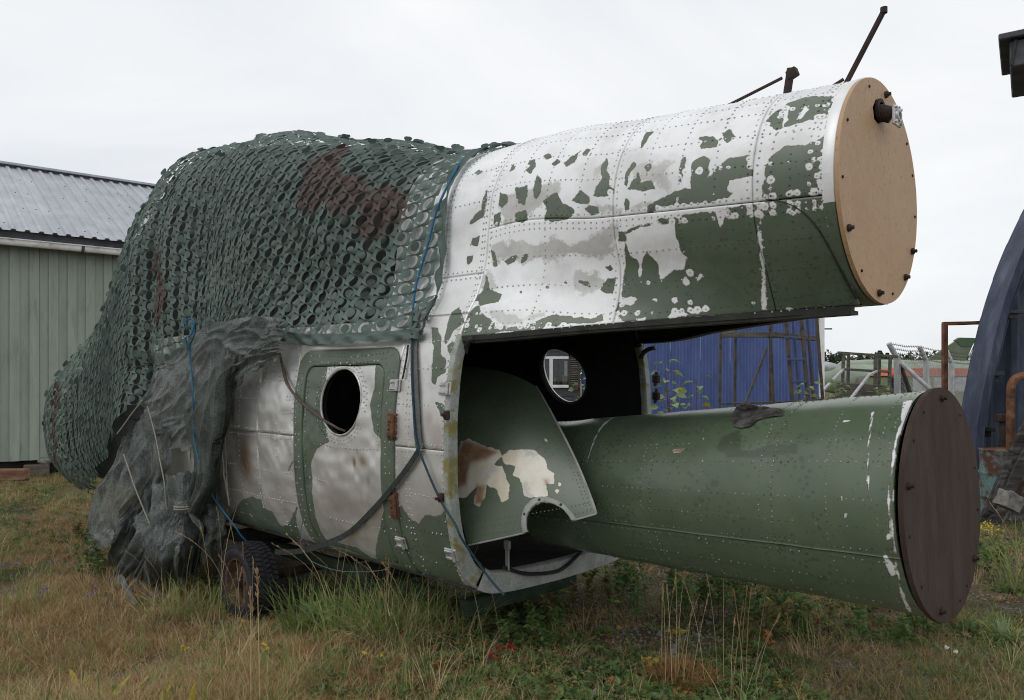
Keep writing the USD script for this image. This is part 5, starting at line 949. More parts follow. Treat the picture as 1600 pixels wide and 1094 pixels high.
# rusty blue work stand in front of the hangar
def lineset(name, parent, segs, d, w, mat, dy=0.):
    for s in segs:
        a_, b_ = at(s[0], s[1], s[4] if len(s) > 4 else d), at(s[2], s[3], s[5] if len(s) > 5 else (s[4] if len(s) > 4 else d)); obj(name, MB().bar(a_ - _org, b_ - _org, w, w, ch=.006), mat, parent)
_org = np.array([*gnd(1200, 765)[:2], 0.]); 
SC = thing('work_stand', 'rusty blue steel work stand with ladder in front of the hangar', 'work stand', _org)
lineset('leg', SC, [(1127, 440, 1123, 770, 12), (1199, 430, 1215, 770, 12), (1271, 430, 1296, 765, 12), (1150, 440, 1147, 750, 13), (1205, 430, 1202, 750, 13), (1257, 440, 1280, 750, 13)], 12, .042, 'steel_old')
lineset('brace', SC, [(1198, 545, 1165, 630, 12), (1124, 631, 1245, 628, 12), (1215, 630, 1283, 624, 12), (1127, 470, 1199, 465, 12), (1199, 465, 1271, 470, 12)], 12, .032, 'steel_old')
lineset('platform_edge', SC, [(1127, 523, 1200, 523, 12, 12.), (1200, 522, 1273, 529, 12, 12.9)], 12, .085, 'wood_grey')
obj('platform', MB().add([at(1127, 521, 12.02) - _org, at(1199, 521, 12.02) - _org, at(1273, 528, 13) - _org, at(1200, 528, 13) - _org], [[0, 1, 2, 3]]), 'wood_grey', SC)
LD = None
lineset('ladder_rail', SC, [(1223, 440, 1250, 770, 11.6), (1247, 440, 1275, 770, 11.6)], 11.6, .05, 'steel_old'); lineset('ladder_rung', SC, [(1230, 562, 1256, 562, 11.58), (1236, 597, 1260, 597, 11.58), (1226, 528, 1252, 528, 11.58), (1240, 632, 1266, 632, 11.58)], 11.6, .035, 'steel_blue')
lineset('handrail', SC, [(1233, 440, 1250, 630, 11.7), (1256, 440, 1274, 628, 11.7)], 11.7, .03, 'steel_blue')

# grey wooden access platform with stairs
_org = np.array([*gnd(1350, 713)[:2], 0.]); PF = thing('access_platform', 'grey timber access platform with railings and light handrails beside the parked jet', 'platform', _org)
lineset('post', PF, [(1318, 550, 1313, 713, 17), (1326, 551, 1322, 713, 17.3), (1368, 555, 1365, 713, 17), (1374, 556, 1371, 713, 17.3), (1391, 557, 1386, 713, 17), (1402, 558, 1398, 713, 17.8), (1351, 606, 1350, 713, 17)], 17, .06, 'wood_grey')
lineset('rail', PF, [(1309, 551, 1403, 557.5, 17), (1316, 577, 1390, 581, 17)], 17, .055, 'wood_grey'); lineset('deck_board', PF, [(1308, 601, 1392, 606, 17), (1308, 604, 1394, 610, 16.7), (1306, 612, 1380, 616, 16.6)], 17, .09, 'wood_grey')
lineset('handrail', PF, [(1284, 612, 1318, 577, 15.6, 17), (1326, 627, 1358, 586, 15.2, 16.6), (1358, 586, 1370, 580, 16.6, 17)], 16, .05, 'galvanised'); lineset('stair_stringer', PF, [(1296, 632, 1322, 606, 15.6, 17), (1345, 640, 1366, 614, 15.4, 17)], 16, .07, 'wood_grey')
lineset('stair_tread', PF, [(1300, 624, 1350, 628, 15.9), (1306, 617, 1356, 621, 16.3), (1296, 632, 1345, 636, 15.5)], 16, .08, 'wood_grey')

# parked jet far behind the fence
JO = np.array([25., 45., 0.]); JT = thing('parked_jet', 'pale green parked jet with swept tail fin behind the chain link fence', 'jet aircraft', JO)
J = lambda px, py, d=45.: at(px, py, d) - JO
xa, xb = J(1262, 590)[0], J(1560, 590)[0]; L = xb - xa
pr_ = [(0, 0), (.35, .15), (.72, .9), (.98, 2.2), (1.05, 4.0), (1.05, L * .75), (.8, L)]
obj('body', MB().lathe(pr_, 28, 0, (xa, 0, 1.66)), 'jet_green', JT, smooth=40); obj('spine', MB().lathe([(.0, 0), (.3, .4), (.38, 2.), (.34, L - 3), (0.1, L - 2.5)], 16, 0, (xa + 1.5, -.2, 2.42)), 'jet_green', JT, smooth=40)
obj('engine_fairing', MB().lathe([(.0, 0), (.5, .2), (.62, 1), (.58, 2.6), (0, 3.2)], 18, 0, (J(1322, 600)[0], -.75, 1.35)), 'jet_belly', JT, smooth=40); obj('canopy', MB().lathe([(0, 0), (.26, .2), (.34, .6), (.22, 1.1), (0, 1.3)], 16, 0, (J(1272, 570)[0], -.3, 2.35)), 'galvanised', JT, smooth=40)
def flat(name, poly, mat, d, th, par):
    P = np.array([J(*p, d) for p in poly]); m = trimesh.creation.extrude_polygon(__import__('shapely').Polygon(P[:, [0, 2]]), th, engine='earcut'); v = m.vertices; obj(name, (np.c_[v[:, 0], P[0, 1] + v[:, 2], v[:, 1]], m.faces[:, ::-1]), mat, par)
flat('fin', [(1432, 580), (1448, 563), (1498, 530), (1524, 529), (1505, 575), (1500, 590)], 'jet_olive', 45, .16, JT); flat('fin_tip', [(1493, 532), (1500, 527.5), (1527, 528.5), (1519, 541), (1502, 541)], 'jet_dark_green', 44.95, .26, JT)
flat('rudder', [(1526, 533), (1536, 535), (1518, 568), (1508, 574)], 'jet_olive', 45, .12, JT); obj('fin_probe', MB().tube([J(1524, 531), J(1543, 532.5)], .1, 8), 'jet_olive', JT); obj('rudder_hinge', MB().bar(J(1527, 534, 44.9), J(1509, 573, 44.9), .08), 'trim_white', JT)
flat('tail_plane', [(1440, 588), (1520, 584), (1545, 592), (1470, 596)], 'jet_green', 43, 1.5, JT); obj('landing_gear', MB().box((xa + 4, 0, .35), (.2, .3, .75)).lathe([(0, -.15), (.36, -.15), (.36, .15), (0, .15)], 16, 1, (xa + 4, 0, .37)).lathe([(0, -.15), (.36, -.15), (.36, .15), (0, .15)], 16, 1, (xa + 9, 0, .37)).box((xa + 9, 0, .4), (.2, .3, .75)), 'tyre_rubber', JT)
# van with an orange roof
VO = np.array([*at(1450, 600, 26)[:2], 0]); VA = thing('parked_van', 'green van with bright orange red roof parked behind the chain link fence', 'van', VO); V = lambda px, py, d=26.: at(px, py, d) - VO
v0, v1, zr = V(1375, 600)[0], V(1524, 600)[0], V(0, 581)[2]
def side(name, P, mat, y, th, par, flip=True):
    m = trimesh.creation.extrude_polygon(__import__('shapely').Polygon(P), th, engine='earcut'); v = m.vertices; return obj(name, (np.c_[v[:, 0], y + v[:, 2], v[:, 1]], m.faces[:, ::-1]), mat, par)
side('body', [(v0 - .1, .35), (v1, .35), (v1, zr - .1), (v0 + .42, zr - .1), (v0 + .12, 1.2), (v0 - .1, 1.05)], 'van_green', 0, 1.7, VA); side('roof', [(v0 + .34, zr - .14), (v1 + .03, zr - .14), (v1 - .1, zr + .12), (v0 + .6, zr + .12)], 'roof_orange', -.03, 1.76, VA)
side('windscreen', [(v0 + .17, 1.25), (v0 + .36, zr - .2), (v0 + .95, zr - .2), (v0 + .95, 1.25)], 'dark_void', -.02, .02, VA)
for k in range(3): side('window', [(v0 + 1.1 + .72 * k, 1.28), (v0 + 1.1 + .72 * k, zr - .2), (v0 + 1.7 + .72 * k, zr - .2), (v0 + 1.7 + .72 * k, 1.28)], 'galvanised', -.02, .02, VA)
for x in (v0 + .6, v1 - .7): obj('wheel', MB().lathe([(0, -.02), (.2, -.02), (.22, 0), (.34, 0), (.34, .2), (0, .2)], 20, 1, (x, -.03, .34)), 'tyre_rubber', VA, smooth=40)
obj('mirror', MB().box((v0 + .35, -.22, 1.4), (.08, .16, .3), None, .02), 'tyre_rubber', VA); obj('headlight', MB().box((v0 - .11, .25, .8), (.05, .25, .18), None, .02), 'trim_white', VA)

# chain link fence with barbed wire
FP = [at(1402, 590, 17.4), at(1447, 590, 19.3), at(1487, 590, 22.5), at(1523, 590, 25.0), at(1552, 590, 27.6)]
FP = [np.array([p[0], p[1], 0]) for p in FP]; FO = FP[0]; FE = thing('chain_link_fence', 'galvanised chain link fence with angled posts and barbed wire', 'fence', FO)
tops = []
for k, p in enumerate(FP):
    p = p - FO; tip = p + [-.22 + .02 * k, -.06, 2.52]; obj('post', MB().tube([p, p + [0, 0, 2.2]], .075, 8).tube([p + [0, 0, 2.17], tip], .06, 8), 'galvanised', FE, smooth=40); tops.append(tip)
for a_, b_ in ((at(1408, 567, 17.3), at(1462, 617, 17.0)), (at(1407, 570, 17.4), at(1425, 622, 17.8))): obj('brace', MB().tube([a_ - FO, b_ - FO], .05, 8), 'galvanised' if a_[2] > 2.06 else 'steel_old', FE)
m = MB()
for k in range(len(FP) - 1):
    A_, B_ = FP[k] - FO, FP[k + 1] - FO; d = B_ - A_; L = np.linalg.norm(d); d /= L; Hh = 2.12; st = .11
    for q in np.arange(-Hh, L, st):
        for sgn in (1, -1):
            t0, t1 = max(q, 0), min(q + Hh, L)
            if t1 - t0 < .05: continue
            z0, z1 = (t0 - q, t1 - q) if sgn > 0 else (Hh - (t0 - q), Hh - (t1 - q)); m.tube([A_ + d * t0 + [0, 0, z0], A_ + d * t1 + [0, 0, z1]], .0028, 3, False)
obj('chain_link', m, 'galvanised', FE, kind='stuff')
m = MB()
for h in (0, .33, .66, 1.):
    for k in range(len(FP) - 1):
        p = FP[k] - FO + [0, 0, 2.2]; q = FP[k + 1] - FO + [0, 0, 2.2]; a_, b_ = p + (tops[k] - p) * h, q + (tops[k + 1] - q) * h; mid_ = (a_ + b_) / 2 - [0, 0, .03]; m.tube([a_, mid_, b_], .008, 3, False)
        for t in np.arange(.05, 1, .06): c = a_ + (b_ - a_) * t - [0, 0, .03 * (1 - abs(2 * t - 1))]; m.bar(c - [0, 0, .03], c + [.02, 0, .03], .008)
obj('barbed_wire', m, 'steel_old', FE, kind='stuff')
_org = np.array([*at(1476, 600, 11)[:2], 0]); GF = thing('gate_frame', 'rusty square tube gate frame standing before the fence', 'gate frame', _org)
obj('post', MB().bar((0, 0, 0), at(1476, 505, 11) - _org, .065, .065, ch=.005), 'rust', GF); obj('post', MB().bar(at(1640, 790, 11) * [1, 1, 0] - _org, at(1640, 500, 11) - _org, .065, .065, ch=.005), 'rust', GF); obj('crossbar', MB().bar(at(1473, 506, 11) - _org, at(1645, 501.5, 11) - _org, .06, .05, ch=.005), 'rust', GF)

# blue steel arch shelter at right
edge = spline([(1534, 850), (1527, 790), (1524, 730), (1526, 680), (1533, 630), (1542, 585), (1553, 535), (1568, 475), (1585, 425), (1602, 382), (1640, 305), (1700, 225), (1800, 150)], 60); EA = np.array([at(x, y, 10.) for x, y in edge]); EA = EA[EA[:, 2] > -.02]
AO = np.array([EA[0, 0], 10, 0]); AR = thing('arch_shelter', 'blue grey curved steel shelter end with ribs and brackets at the right edge', 'steel shelter', AO); E_ = EA - AO
tn = np.gradient(E_, axis=0); tn /= np.linalg.norm(tn, axis=1, keepdims=True); inn = np.stack([tn[:, 2], 0 * tn[:, 0], -tn[:, 0]], -1)
obj('rim', MB().grid(np.stack([E_ + [0, .42, 0], E_, E_ + inn * .10 + [0, -.004, 0], E_ + inn * .105 + [0, .05, 0], E_ + inn * .03 + [0, .06, 0], E_ + inn * .03 + [0, .42, 0]], 1)), 'shelter_blue', AR, smooth=35)
rt = 3.4
for k in range(9):
    x0 = .02 + .36 * k; xs2 = np.linspace(x0, x0 + .36, 9); zt = np.interp(xs2, np.maximum.accumulate(E_[:, 0]), E_[:, 2]) if k else np.interp(xs2, np.maximum.accumulate(E_[:, 0] + np.arange(len(E_)) * 1e-6), E_[:, 2]); zt = np.clip(zt, .3, 9); dpt = np.where((np.arange(9) % 9 < 2) | (np.arange(9) > 6), .0, .03)
    obj('wall_sheet', MB().grid(np.stack([np.c_[xs2, .40 + dpt, 0 * xs2], np.c_[xs2, .40 + dpt, zt]], 1), flip=True), 'shelter_blue', AR)
for px, py, w_, h_ in ((1588, 487, .26, .10), (1558, 584, .24, .14), (1547, 672, .2, .12), (1545, 760, .2, .1)):
    c = at(px, py, 10.0) - AO; obj('bracket', MB().box(c + [0, .16, 0], (w_, .26, h_ * .4), None, .008).box(c + [.02, .18, -h_ * .5], (w_ * .5, .2, h_ * .7), None, .008), 'dark_void' if py > 600 else 'eave_dark', AR)
obj('inner_rib', MB().tube(E_ + inn * .30 + [0, .34, 0], .03, 6), 'shelter_blue', AR, smooth=40)
# barrel, pipe, planks and block at right
b0 = gnd(1572, 812); BA = thing('oil_drum', 'rusty turquoise oil drum standing behind the leaning planks', 'oil drum', b0); rr_ = .285
pf = [(0, .0), (rr_, 0), (rr_ + .006, .012), (rr_, .025)]
for z in (.29, .58): pf += [(rr_, z - .03), (rr_ + .012, z - .012), (rr_ + .012, z + .012), (rr_, z + .03)]
obj('shell', MB().lathe(pf + [(rr_, .84), (rr_ + .007, .85), (rr_ + .007, .868), (rr_ - .006, .87)], 40, 2), 'barrel_paint', BA, smooth=35); obj('lid', MB().lathe([(rr_ - .006, .868), (rr_ - .012, .855), (0, .858)], 40, 2), 'rust', BA, smooth=30); obj('bung', MB().lathe([(.035, .856), (.035, .874), (0, .876)], 12, 2, (.12, -.1, 0)), 'dark_rust', BA)
po = at(1579, 690, 9.35); PIP = spline([at(1579, 800, 9.3) * [1, 1, 0] , at(1579, 690, 9.3), at(1579, 625, 9.3), at(1580, 604, 9.3), at(1586, 592, 9.3), at(1600, 587, 9.3), at(1680, 582, 9.3)], 70)
obj('bent_pipe', MB().tube(PIP, .048, 12), 'rust', smooth=40, label='rusty bent pipe standing up behind the oil drum', cat='pipe')
c = at(1567, 690, 9.75); obj('pipe_stub', MB().tube([c * [1, 1, 0], c + [0, 0, .30]], .04, 10).box(c + [0, 0, .30], (.14, .12, .1), None, .01), 'dark_rust', smooth=40, label='short rusty pipe stub with block on top, left of the bent pipe', cat='pipe')
for k, (x0, y0, x1, y1, w_, h_, lb) in enumerate([(1546, 800, 1612, 650, .13, .05, 'dark plank leaning nearest the oil drum'), (1558, 806, 1622, 672, .12, .05, 'dark weathered plank leaning second from the drum'), (1573, 836, 1636, 715, .14, .05, 'grey weathered plank at the front of the leaning stack'), (1590, 850, 1660, 760, .12, .06, 'dark plank lowest in the leaning stack'), (1552, 790, 1580, 705, .06, .04, 'short thin batten leaning against the drum')]):
    d0 = 8.75 - .12 * k; a_, b_ = at(x0, y0, d0), at(x1, y1, d0 + .35); a_ = a_ - (b_ - a_) * .12; obj('leaning_plank', MB().bar(a_, b_, w_, h_, (0, -1, .3), .006), 'weathered_plank', label=lb, cat='plank')
bk = trimesh.creation.box((.20, .17, .17)); 
for _ in range(4): bk = bk.subdivide()
bk.vertices += bk.vertex_normals * (.03 * fbm(bk.vertices * 11, 3, 2))[:, None]; obj('concrete_block', (bk.vertices @ trimesh.transformations.rotation_matrix(.5, (0, 1, .4))[:3, :3].T + at(1577, 783, 8.15), bk.faces), 'concrete', smooth=True, label='rough grey concrete block resting on the leaning planks', cat='concrete block')
# eave of a roof reaching in at upper right
EO = at(1570, 85, 9); ER = thing('roof_eave', 'dark metal roof eave end sticking in at upper right', 'roof', (EO[0], EO[1], 0), -34); e_ = lambda px, py: (at(px, py, 9) - [EO[0], EO[1], 0]) * [.7, 1, 1]
x0, z0, z1, z2 = e_(1579, 0)[0], e_(0, 107)[2], e_(0, 66)[2], e_(0, 55)[2]
obj('fascia', MB().box((x0 + 1.2, .6, (z0 + z1) / 2), (2.4, 1.2, z1 - z0), None, .015), 'eave_dark', ER); obj('drip_edge', MB().box((x0 + 1.14, .58, (z1 + z2) / 2 + .01), (2.5, 1.3, z2 - z1 - .01), None, .012), 'eave_dark', ER); obj('bracket', MB().bar((x0 + .015, -.012, z0 + .02), (x0 + .06, -.012, z1), .02, .03), 'black_beam', ER)
obj('wall', MB().box((x0 + 2.35, .65, z0 / 2), (1.2, 1.0, z0)), 'shelter_blue', ER)

# ------------------------------------------------------------------ ground
def gz(x, y):
    x, y = np.asarray(x, float), np.asarray(y, float); q = np.stack([x * .45, y * .45, 0 * x], -1); q2 = np.stack([x * 2.2, y * 2.2, 0 * x], -1); n = np.exp(-(np.hypot(x, y - 7) / 14) ** 2)
    u = (x - ORG[0]) * AX[0] + (y - ORG[1]) * AX[1]; v = (x - ORG[0]) * NX[0] + (y - ORG[1]) * NX[1]
    return (.10 * fbm(q, 3, 21) + .035 * fbm(q2, 3, 22)) * n - .02 + .22 * smoothstep((u + 2.0) / 1.7) * (1 - smoothstep((y - 6.8) / 3.5)) * smoothstep((y + 8) / 6)
gxs = np.r_[-500, -200, -90, -45, -25, -15, np.linspace(-10, 10, 150), 15, 25, 45, 90, 200, 500]; gys = np.r_[-300, -80, -25, -8, -2, np.linspace(1.5, 16, 120), 18, 21, 25, 32, 45, 70, 110, 180, 300, 700]
XX, YY = np.meshgrid(gxs, gys, indexing='ij'); far = np.maximum(0, YY - 150) / 550
GPts = np.stack([XX, YY, gz(XX, YY)], -1)
usdkit.material(stage, '/World/Looks/ground_soil', {'co': ('geometry', {}), 'n1': ('noise_texture', {'scale': .8, 'detail': 6., 'roughness': .6}), 'r1': ('rgb_ramp', {'ramp': [(.36, (.055, .056, .028)), (.5, (.115, .088, .048)), (.62, (.17, .13, .075))]}),
    'v': ('voronoi_texture', {'scale': 75., 'randomness': 1.}), 'vr': ('rgb_ramp', {'ramp': [(.0, (.035, .03, .022)), (.4, (.10, .09, .075)), (.8, (.21, .195, .175)), (1., (.30, .28, .26))]}), 'vc': ('separate_color', {}),
    'n2': ('noise_texture', {'scale': 1.5, 'detail': 5., 'roughness': .65}), 'm2': ('map_range', {'from_min': .53, 'from_max': .66, 'to_max': .85, 'clamp': True}), 'mx': ('mix_color', {}),
    'n3': ('noise_texture', {'scale': 60., 'detail': 5., 'roughness': .7}), 'f3': ('map_range', {'from_min': .3, 'from_max': .7, 'to_min': .55, 'to_max': 1.45}), 'mu': ('mix_color', {'blend_type': 'multiply', 'fac': 1., 'use_clamp': False}),
    'ad': ('math', {'math_type': 'subtract'}), 'bu': ('bump', {'strength': .9, 'distance': .02}), 'p': ('principled_bsdf', {'roughness': .95, 'specular_ior_level': .15})},
    [('co.position', k + '.vector') for k in ('n1', 'v', 'n2', 'n3')] + [('n1.fac', 'r1.fac'), ('v.color', 'vc.color'), ('vc.r', 'vr.fac'), ('n2.fac', 'm2.value'), ('m2.result', 'mx.fac'), ('r1.color', 'mx.a'), ('vr.color', 'mx.b'), ('mx.result', 'mu.a'), ('n3.fac', 'f3.value'), ('f3.result', 'mu.b'), ('mu.result', 'p.base_color'), ('n3.fac', 'ad.value1'), ('v.distance', 'ad.value2'), ('ad.value', 'bu.height'), ('bu.normal', 'p.normal')], surface='p.BSDF')
obj('ground', MB().grid(GPts), 'ground_soil', smooth=True, label='gravelly dry ground with moss and sparse grass', cat='ground', kind='structure')

# ------------------------------------------------------------------ plants
def leafmat(name, cols, tr=.25, random=.25, rough=.6, scale=11.):
    look(name, cols, rough=rough, scale=scale, translucent=tr, random=random, spec=.25, fine=.15)
leafmat('grass_green', [(0.101, 0.161, 0.040), (0.172, 0.231, 0.070), (0.282, 0.302, 0.111)]); leafmat('grass_dry', [(0.226, 0.160, 0.072), (0.377, 0.273, 0.133), (0.510, 0.395, 0.208)]); leafmat('straw', [(0.356, 0.264, 0.145), (0.528, 0.416, 0.251)]); leafmat('seed_head', [(0.275, 0.181, 0.094), (0.425, 0.294, 0.169)])
leafmat('grass_brown', [(0.145, 0.088, 0.039), (0.271, 0.165, 0.070), (0.388, 0.253, 0.116)]); leafmat('herb_green', [(0.060, 0.110, 0.033), (0.110, 0.170, 0.053), (0.170, 0.230, 0.080)]); leafmat('herb_olive', [(0.104, 0.112, 0.041), (0.188, 0.179, 0.068), (0.263, 0.216, 0.094)])
leafmat('leaf_birch', [(.12, .18, .055), (.19, .26, .10), (.28, .33, .2)]); leafmat('leaf_yellow', [(.30, .22, .03), (.42, .34, .07), (.16, .18, .04)]); leafmat('leaf_red', [(.22, .022, .015), (.33, .05, .03)]); leafmat('leaf_orange', [(.28, .10, .03), (.36, .18, .06)]); leafmat('petal_yellow', [(.55, .40, .03), (.62, .5, .06)], random=.05); leafmat('petal_violet', [(.17, .13, .42), (.24, .2, .5)], random=.05); leafmat('petal_white', [(.6, .62, .55), (.7, .7, .65)])
leafmat('stem_brown', [(.07, .045, .03), (.12, .08, .05)], tr=.0); leafmat('conifer', [(.03, .042, .026), (.048, .062, .036), (.068, .078, .046)], tr=.1); leafmat('far_leaf', [(.035, .05, .022), (.06, .075, .034), (.09, .09, .045)], tr=.15)
def blades(n, R, h, wid, rng, droop=.5, seg=4, lean=.35, hv=.5, spread=1.):
    "n curved grass blades from a tuft of radius R: arrays in one go"
    a0 = rng.uniform(0, 2 * np.pi, n); r0 = R * np.sqrt(rng.random(n)); base = np.stack([r0 * np.cos(a0), r0 * np.sin(a0), np.full(n, -.01)], -1); az = a0 + rng.normal(0, .9, n)
    H = h * rng.uniform(1 - hv, 1, n); le = lean * rng.uniform(.2, 1.3, n) * spread; dr = droop * rng.uniform(.1, 1.4, n); t = np.linspace(0, 1, seg + 1)
    ang = le[:, None] + dr[:, None] * t[None] ** 1.5 * 1.6; ds = H[:, None] / seg * np.ones(seg + 1)[None]; rad = np.cumsum(np.sin(ang) * ds, 1) - np.sin(ang[:, :1]) * ds[:, :1]; z = np.cumsum(np.cos(ang) * ds, 1) - np.cos(ang[:, :1]) * ds[:, :1]
    dv = np.stack([np.cos(az), np.sin(az)], -1); P = base[:, None] + np.stack([rad * dv[:, :1], rad * dv[:, 1:], z], -1)
    sd = np.stack([-np.sin(az), np.cos(az), 0 * az], -1); tw = rng.normal(0, .5, n); sd = sd * np.cos(tw)[:, None] + np.stack([dv[:, 0] * np.sin(tw), dv[:, 1] * np.sin(tw), 0 * az], -1); ww = wid * rng.uniform(.6, 1.3, n)[:, None] * np.minimum(1.0, (1.02 - t) * 2.2)[None]
    V = np.concatenate([P - sd[:, None] * ww[..., None] / 2, P + sd[:, None] * ww[..., None] / 2], 1); k = seg + 1; f = []
    for i in range(seg): f += [[i, i + 1, k + i + 1], [i, k + i + 1, k + i]]
    return V.reshape(-1, 3), (np.arange(n)[:, None, None] * 2 * k + np.array(f)).reshape(-1, 3)
def leaves(pos, dirs, L, Wd, rng, up=.3, fold=.25):
    "pointed leaves, 8 triangles each"
    n = len(pos); d = dirs / (np.linalg.norm(dirs, axis=1, keepdims=True) + 1e-9); r = rng.normal(0, 1, (n, 3)) * .5 + [0, 0, 1]; s = np.cross(d, r); s /= np.linalg.norm(s, axis=1, keepdims=True) + 1e-9; nn = np.cross(s, d)
    L, Wd = np.broadcast_to(L, n)[:, None], np.broadcast_to(Wd, n)[:, None]
    mid = lambda t, c: pos + d * L * t + nn * L * c; sidep = lambda t, wv, sg, c: pos + d * L * t + s * sg * Wd * wv / 2 + nn * (L * c + Wd * fold * wv)
    V = np.stack([mid(0, 0), sidep(.28, .8, -1, .02), sidep(.28, .8, 1, .02), mid(.3, .02), sidep(.58, .9, -1, .0), sidep(.58, .9, 1, .0), mid(.6, 0), mid(1., -.12)], 1)
    f = np.array([[0, 3, 1], [0, 2, 3], [1, 3, 6], [1, 6, 4], [3, 2, 5], [3, 5, 6], [4, 6, 7], [6, 5, 7]]); return V.reshape(-1, 3), (np.arange(n)[:, None, None] * 8 + f).reshape(-1, 3)
rng = np.random.default_rng(77)
def instancer(name, label, cat, protos, pos, idx, scale, tilt=.15):
    path = _num('/World', name); pi = UsdGeom.PointInstancer.Define(stage, path); rel = pi.CreatePrototypesRel()
    UsdGeom.Scope.Define(stage, path + '/kinds')
    for k, (m_, mat) in enumerate(protos):
        v, f = m_ if isinstance(m_, tuple) else m_.get(); usdkit.mesh(stage, f'{path}/kinds/clump_{k:03d}', (v, f), '/World/Looks/' + mat); rel.AddTarget(f'{path}/kinds/clump_{k:03d}')
    n = len(pos); rz = rng.uniform(0, 2 * np.pi, n); tx = rng.normal(0, tilt, n)
    q = np.stack([np.cos(rz / 2) * np.cos(tx / 2), np.cos(rz / 2) * np.sin(tx / 2), np.sin(rz / 2) * np.sin(tx / 2), np.sin(rz / 2) * np.cos(tx / 2)], -1)
    pi.CreatePositionsAttr(Vt.Vec3fArray.FromNumpy(np.asarray(pos, np.float32))); pi.CreateProtoIndicesAttr(Vt.IntArray.FromNumpy(np.asarray(idx, np.int32)))
    pi.CreateOrientationsAttr(Vt.QuathArray([Gf.Quath(*map(float, x)) for x in q])); pi.CreateScalesAttr(Vt.Vec3fArray.FromNumpy(np.repeat(np.asarray(scale, np.float32)[:, None], 3, 1)))
    _data(pi.GetPrim(), label, cat, None, 'stuff')
def scatter(n, ymin=3.4, ymax=15., k=1.0):
    "points on the visible ground, denser near"
    d = ymin * (ymax / ymin) ** (rng.random(n) ** k); x = (rng.uniform(-.72, .72, n)) * d; return x, d
def scr(x, y): return 800 + FPX * x / y, HZ + FPX * EYE / y
def nz(x, y, s, seed): return meshkit.fbm(np.stack([x * s, y * s, 0 * x], -1), 3, seed)
def under_hull(x, y):
    L = (np.stack([x, y, 0 * x], -1) - ORG); u, v = L @ AX, L @ NX; return (u > -5.6) & (u < -.1) & (np.abs(v) < .8)
# short dry grass, mossy herbs, pebbles, fallen leaves
x, y = scatter(44000); px, py = scr(x, y); dry = smoothstep((nz(x, y, .9, 1) - np.where(px < 480, .20, .34)) / .18) * np.where(px < 480, 1., np.where(px < 760, .42, .2)); ok = (rng.random(len(x)) < dry) & ~under_hull(x, y); x, y = x[ok], y[ok]
instancer('dry_grass', 'short dry brown grass covering the open ground', 'grass', [(blades(24, .06, .10, .0026, rng, .8, 3, .7), 'grass_brown'), (blades(26, .06, .13, .0024, rng, .9, 3, .8), 'grass_dry'), (blades(20, .05, .07, .003, rng, .8, 3, .8), 'grass_brown'), (blades(14, .05, .19, .0024, rng, .6, 3, .5), 'grass_dry'), (blades(9, .07, .34, .0024, rng, .5, 4, .35), 'straw'), (blades(12, .06, .26, .003, rng, .7, 4, .4), 'grass_green')], np.stack([x, y, gz(x, y)], -1), rng.choice(6, len(x), p=[.34, .22, .30, .10, .022, .018]), rng.uniform(.6, 1.25, len(x)))
x, y = scatter(26000); px, py = scr(x, y); g = smoothstep((nz(x, y, .7, 5) - .42) / .18) * np.where(px > 1400, .8, np.where(px < 480, .85, .28)); ok = (rng.random(len(x)) < g * .8) & ~under_hull(x, y); x, y = x[ok], y[ok]
instancer('green_grass', 'short green grass growing in patches among the dry grass', 'grass', [(blades(20, .045, .08, .003, rng, .7, 3, .6), 'grass_green'), (blades(14, .04, .12, .0032, rng, .7, 3, .5), 'grass_green'), (blades(18, .05, .07, .003, rng, .8, 3, .8), 'herb_olive')], np.stack([x, y, gz(x, y)], -1), rng.choice(3, len(x), p=[.35, .2, .45]), rng.uniform(.6, 1.3, len(x)))
def rosette(n, L, Wd, z=.02, el=.35):
    a = rng.uniform(0, 2 * np.pi, n); e = rng.uniform(.05, el * 2, n); r = rng.uniform(0, .04, n); return leaves(np.stack([r * np.cos(a), r * np.sin(a), rng.uniform(0, z, n)], -1), np.stack([np.cos(a), np.sin(a), e], -1), rng.uniform(.6, 1.2, n) * L, rng.uniform(.7, 1.2, n) * Wd, rng)
x, y = scatter(24000); px, py = scr(x, y); h = smoothstep((nz(x, y, 1.1, 9) - .42) / .16) * np.where((px > 650) | (px < 160), .95, .4); ok = (rng.random(len(x)) < h * .75); x, y = x[ok], y[ok]
instancer('ground_herbs', 'small low herbs and moss creeping over the gravel', 'ground cover', [(rosette(14, .038, .022), 'herb_green'), (rosette(12, .03, .02), 'herb_olive'), (rosette(18, .022, .014, .03, .8), 'herb_green'), (rosette(10, .045, .024, .02, .5), 'herb_green'), (rosette(6, .035, .024), 'leaf_orange'), (rosette(6, .03, .02), 'leaf_yellow'), (rosette(6, .036, .026), 'leaf_red')], np.stack([x, y, gz(x, y) + .004], -1), rng.choice(7, len(x), p=[.27, .25, .24, .18, .028, .022, .01]), rng.uniform(.55, 1.3, len(x)))
st_ = []
for k in range(3): b = trimesh.creation.icosphere(1, 1.); b.vertices *= (1 + .5 * fbm(b.vertices * 1.5, 2, k)[:, None]) * [1, .8, .6]; st_.append(((np.array(b.vertices), np.array(b.faces)), 'stone'))
x, y = scatter(26000, ymax=11); px, py = scr(x, y); ok = (rng.random(len(x)) < smoothstep((nz(x, y, 1.2, 14) - .38) / .2) * np.where(px > 420, 1, .35)); x, y = x[ok], y[ok]
instancer('gravel', 'grey gravel stones scattered over the bare soil', 'gravel', st_, np.stack([x, y, gz(x, y) + .002], -1), rng.choice(3, len(x)), rng.uniform(.004, .013, len(x)) * np.where(rng.random(len(x)) < .03, 2.2, 1), .6)
lm = leaves(np.zeros((1, 3)), np.array([[1., 0, .15]]), .045, .035, rng)
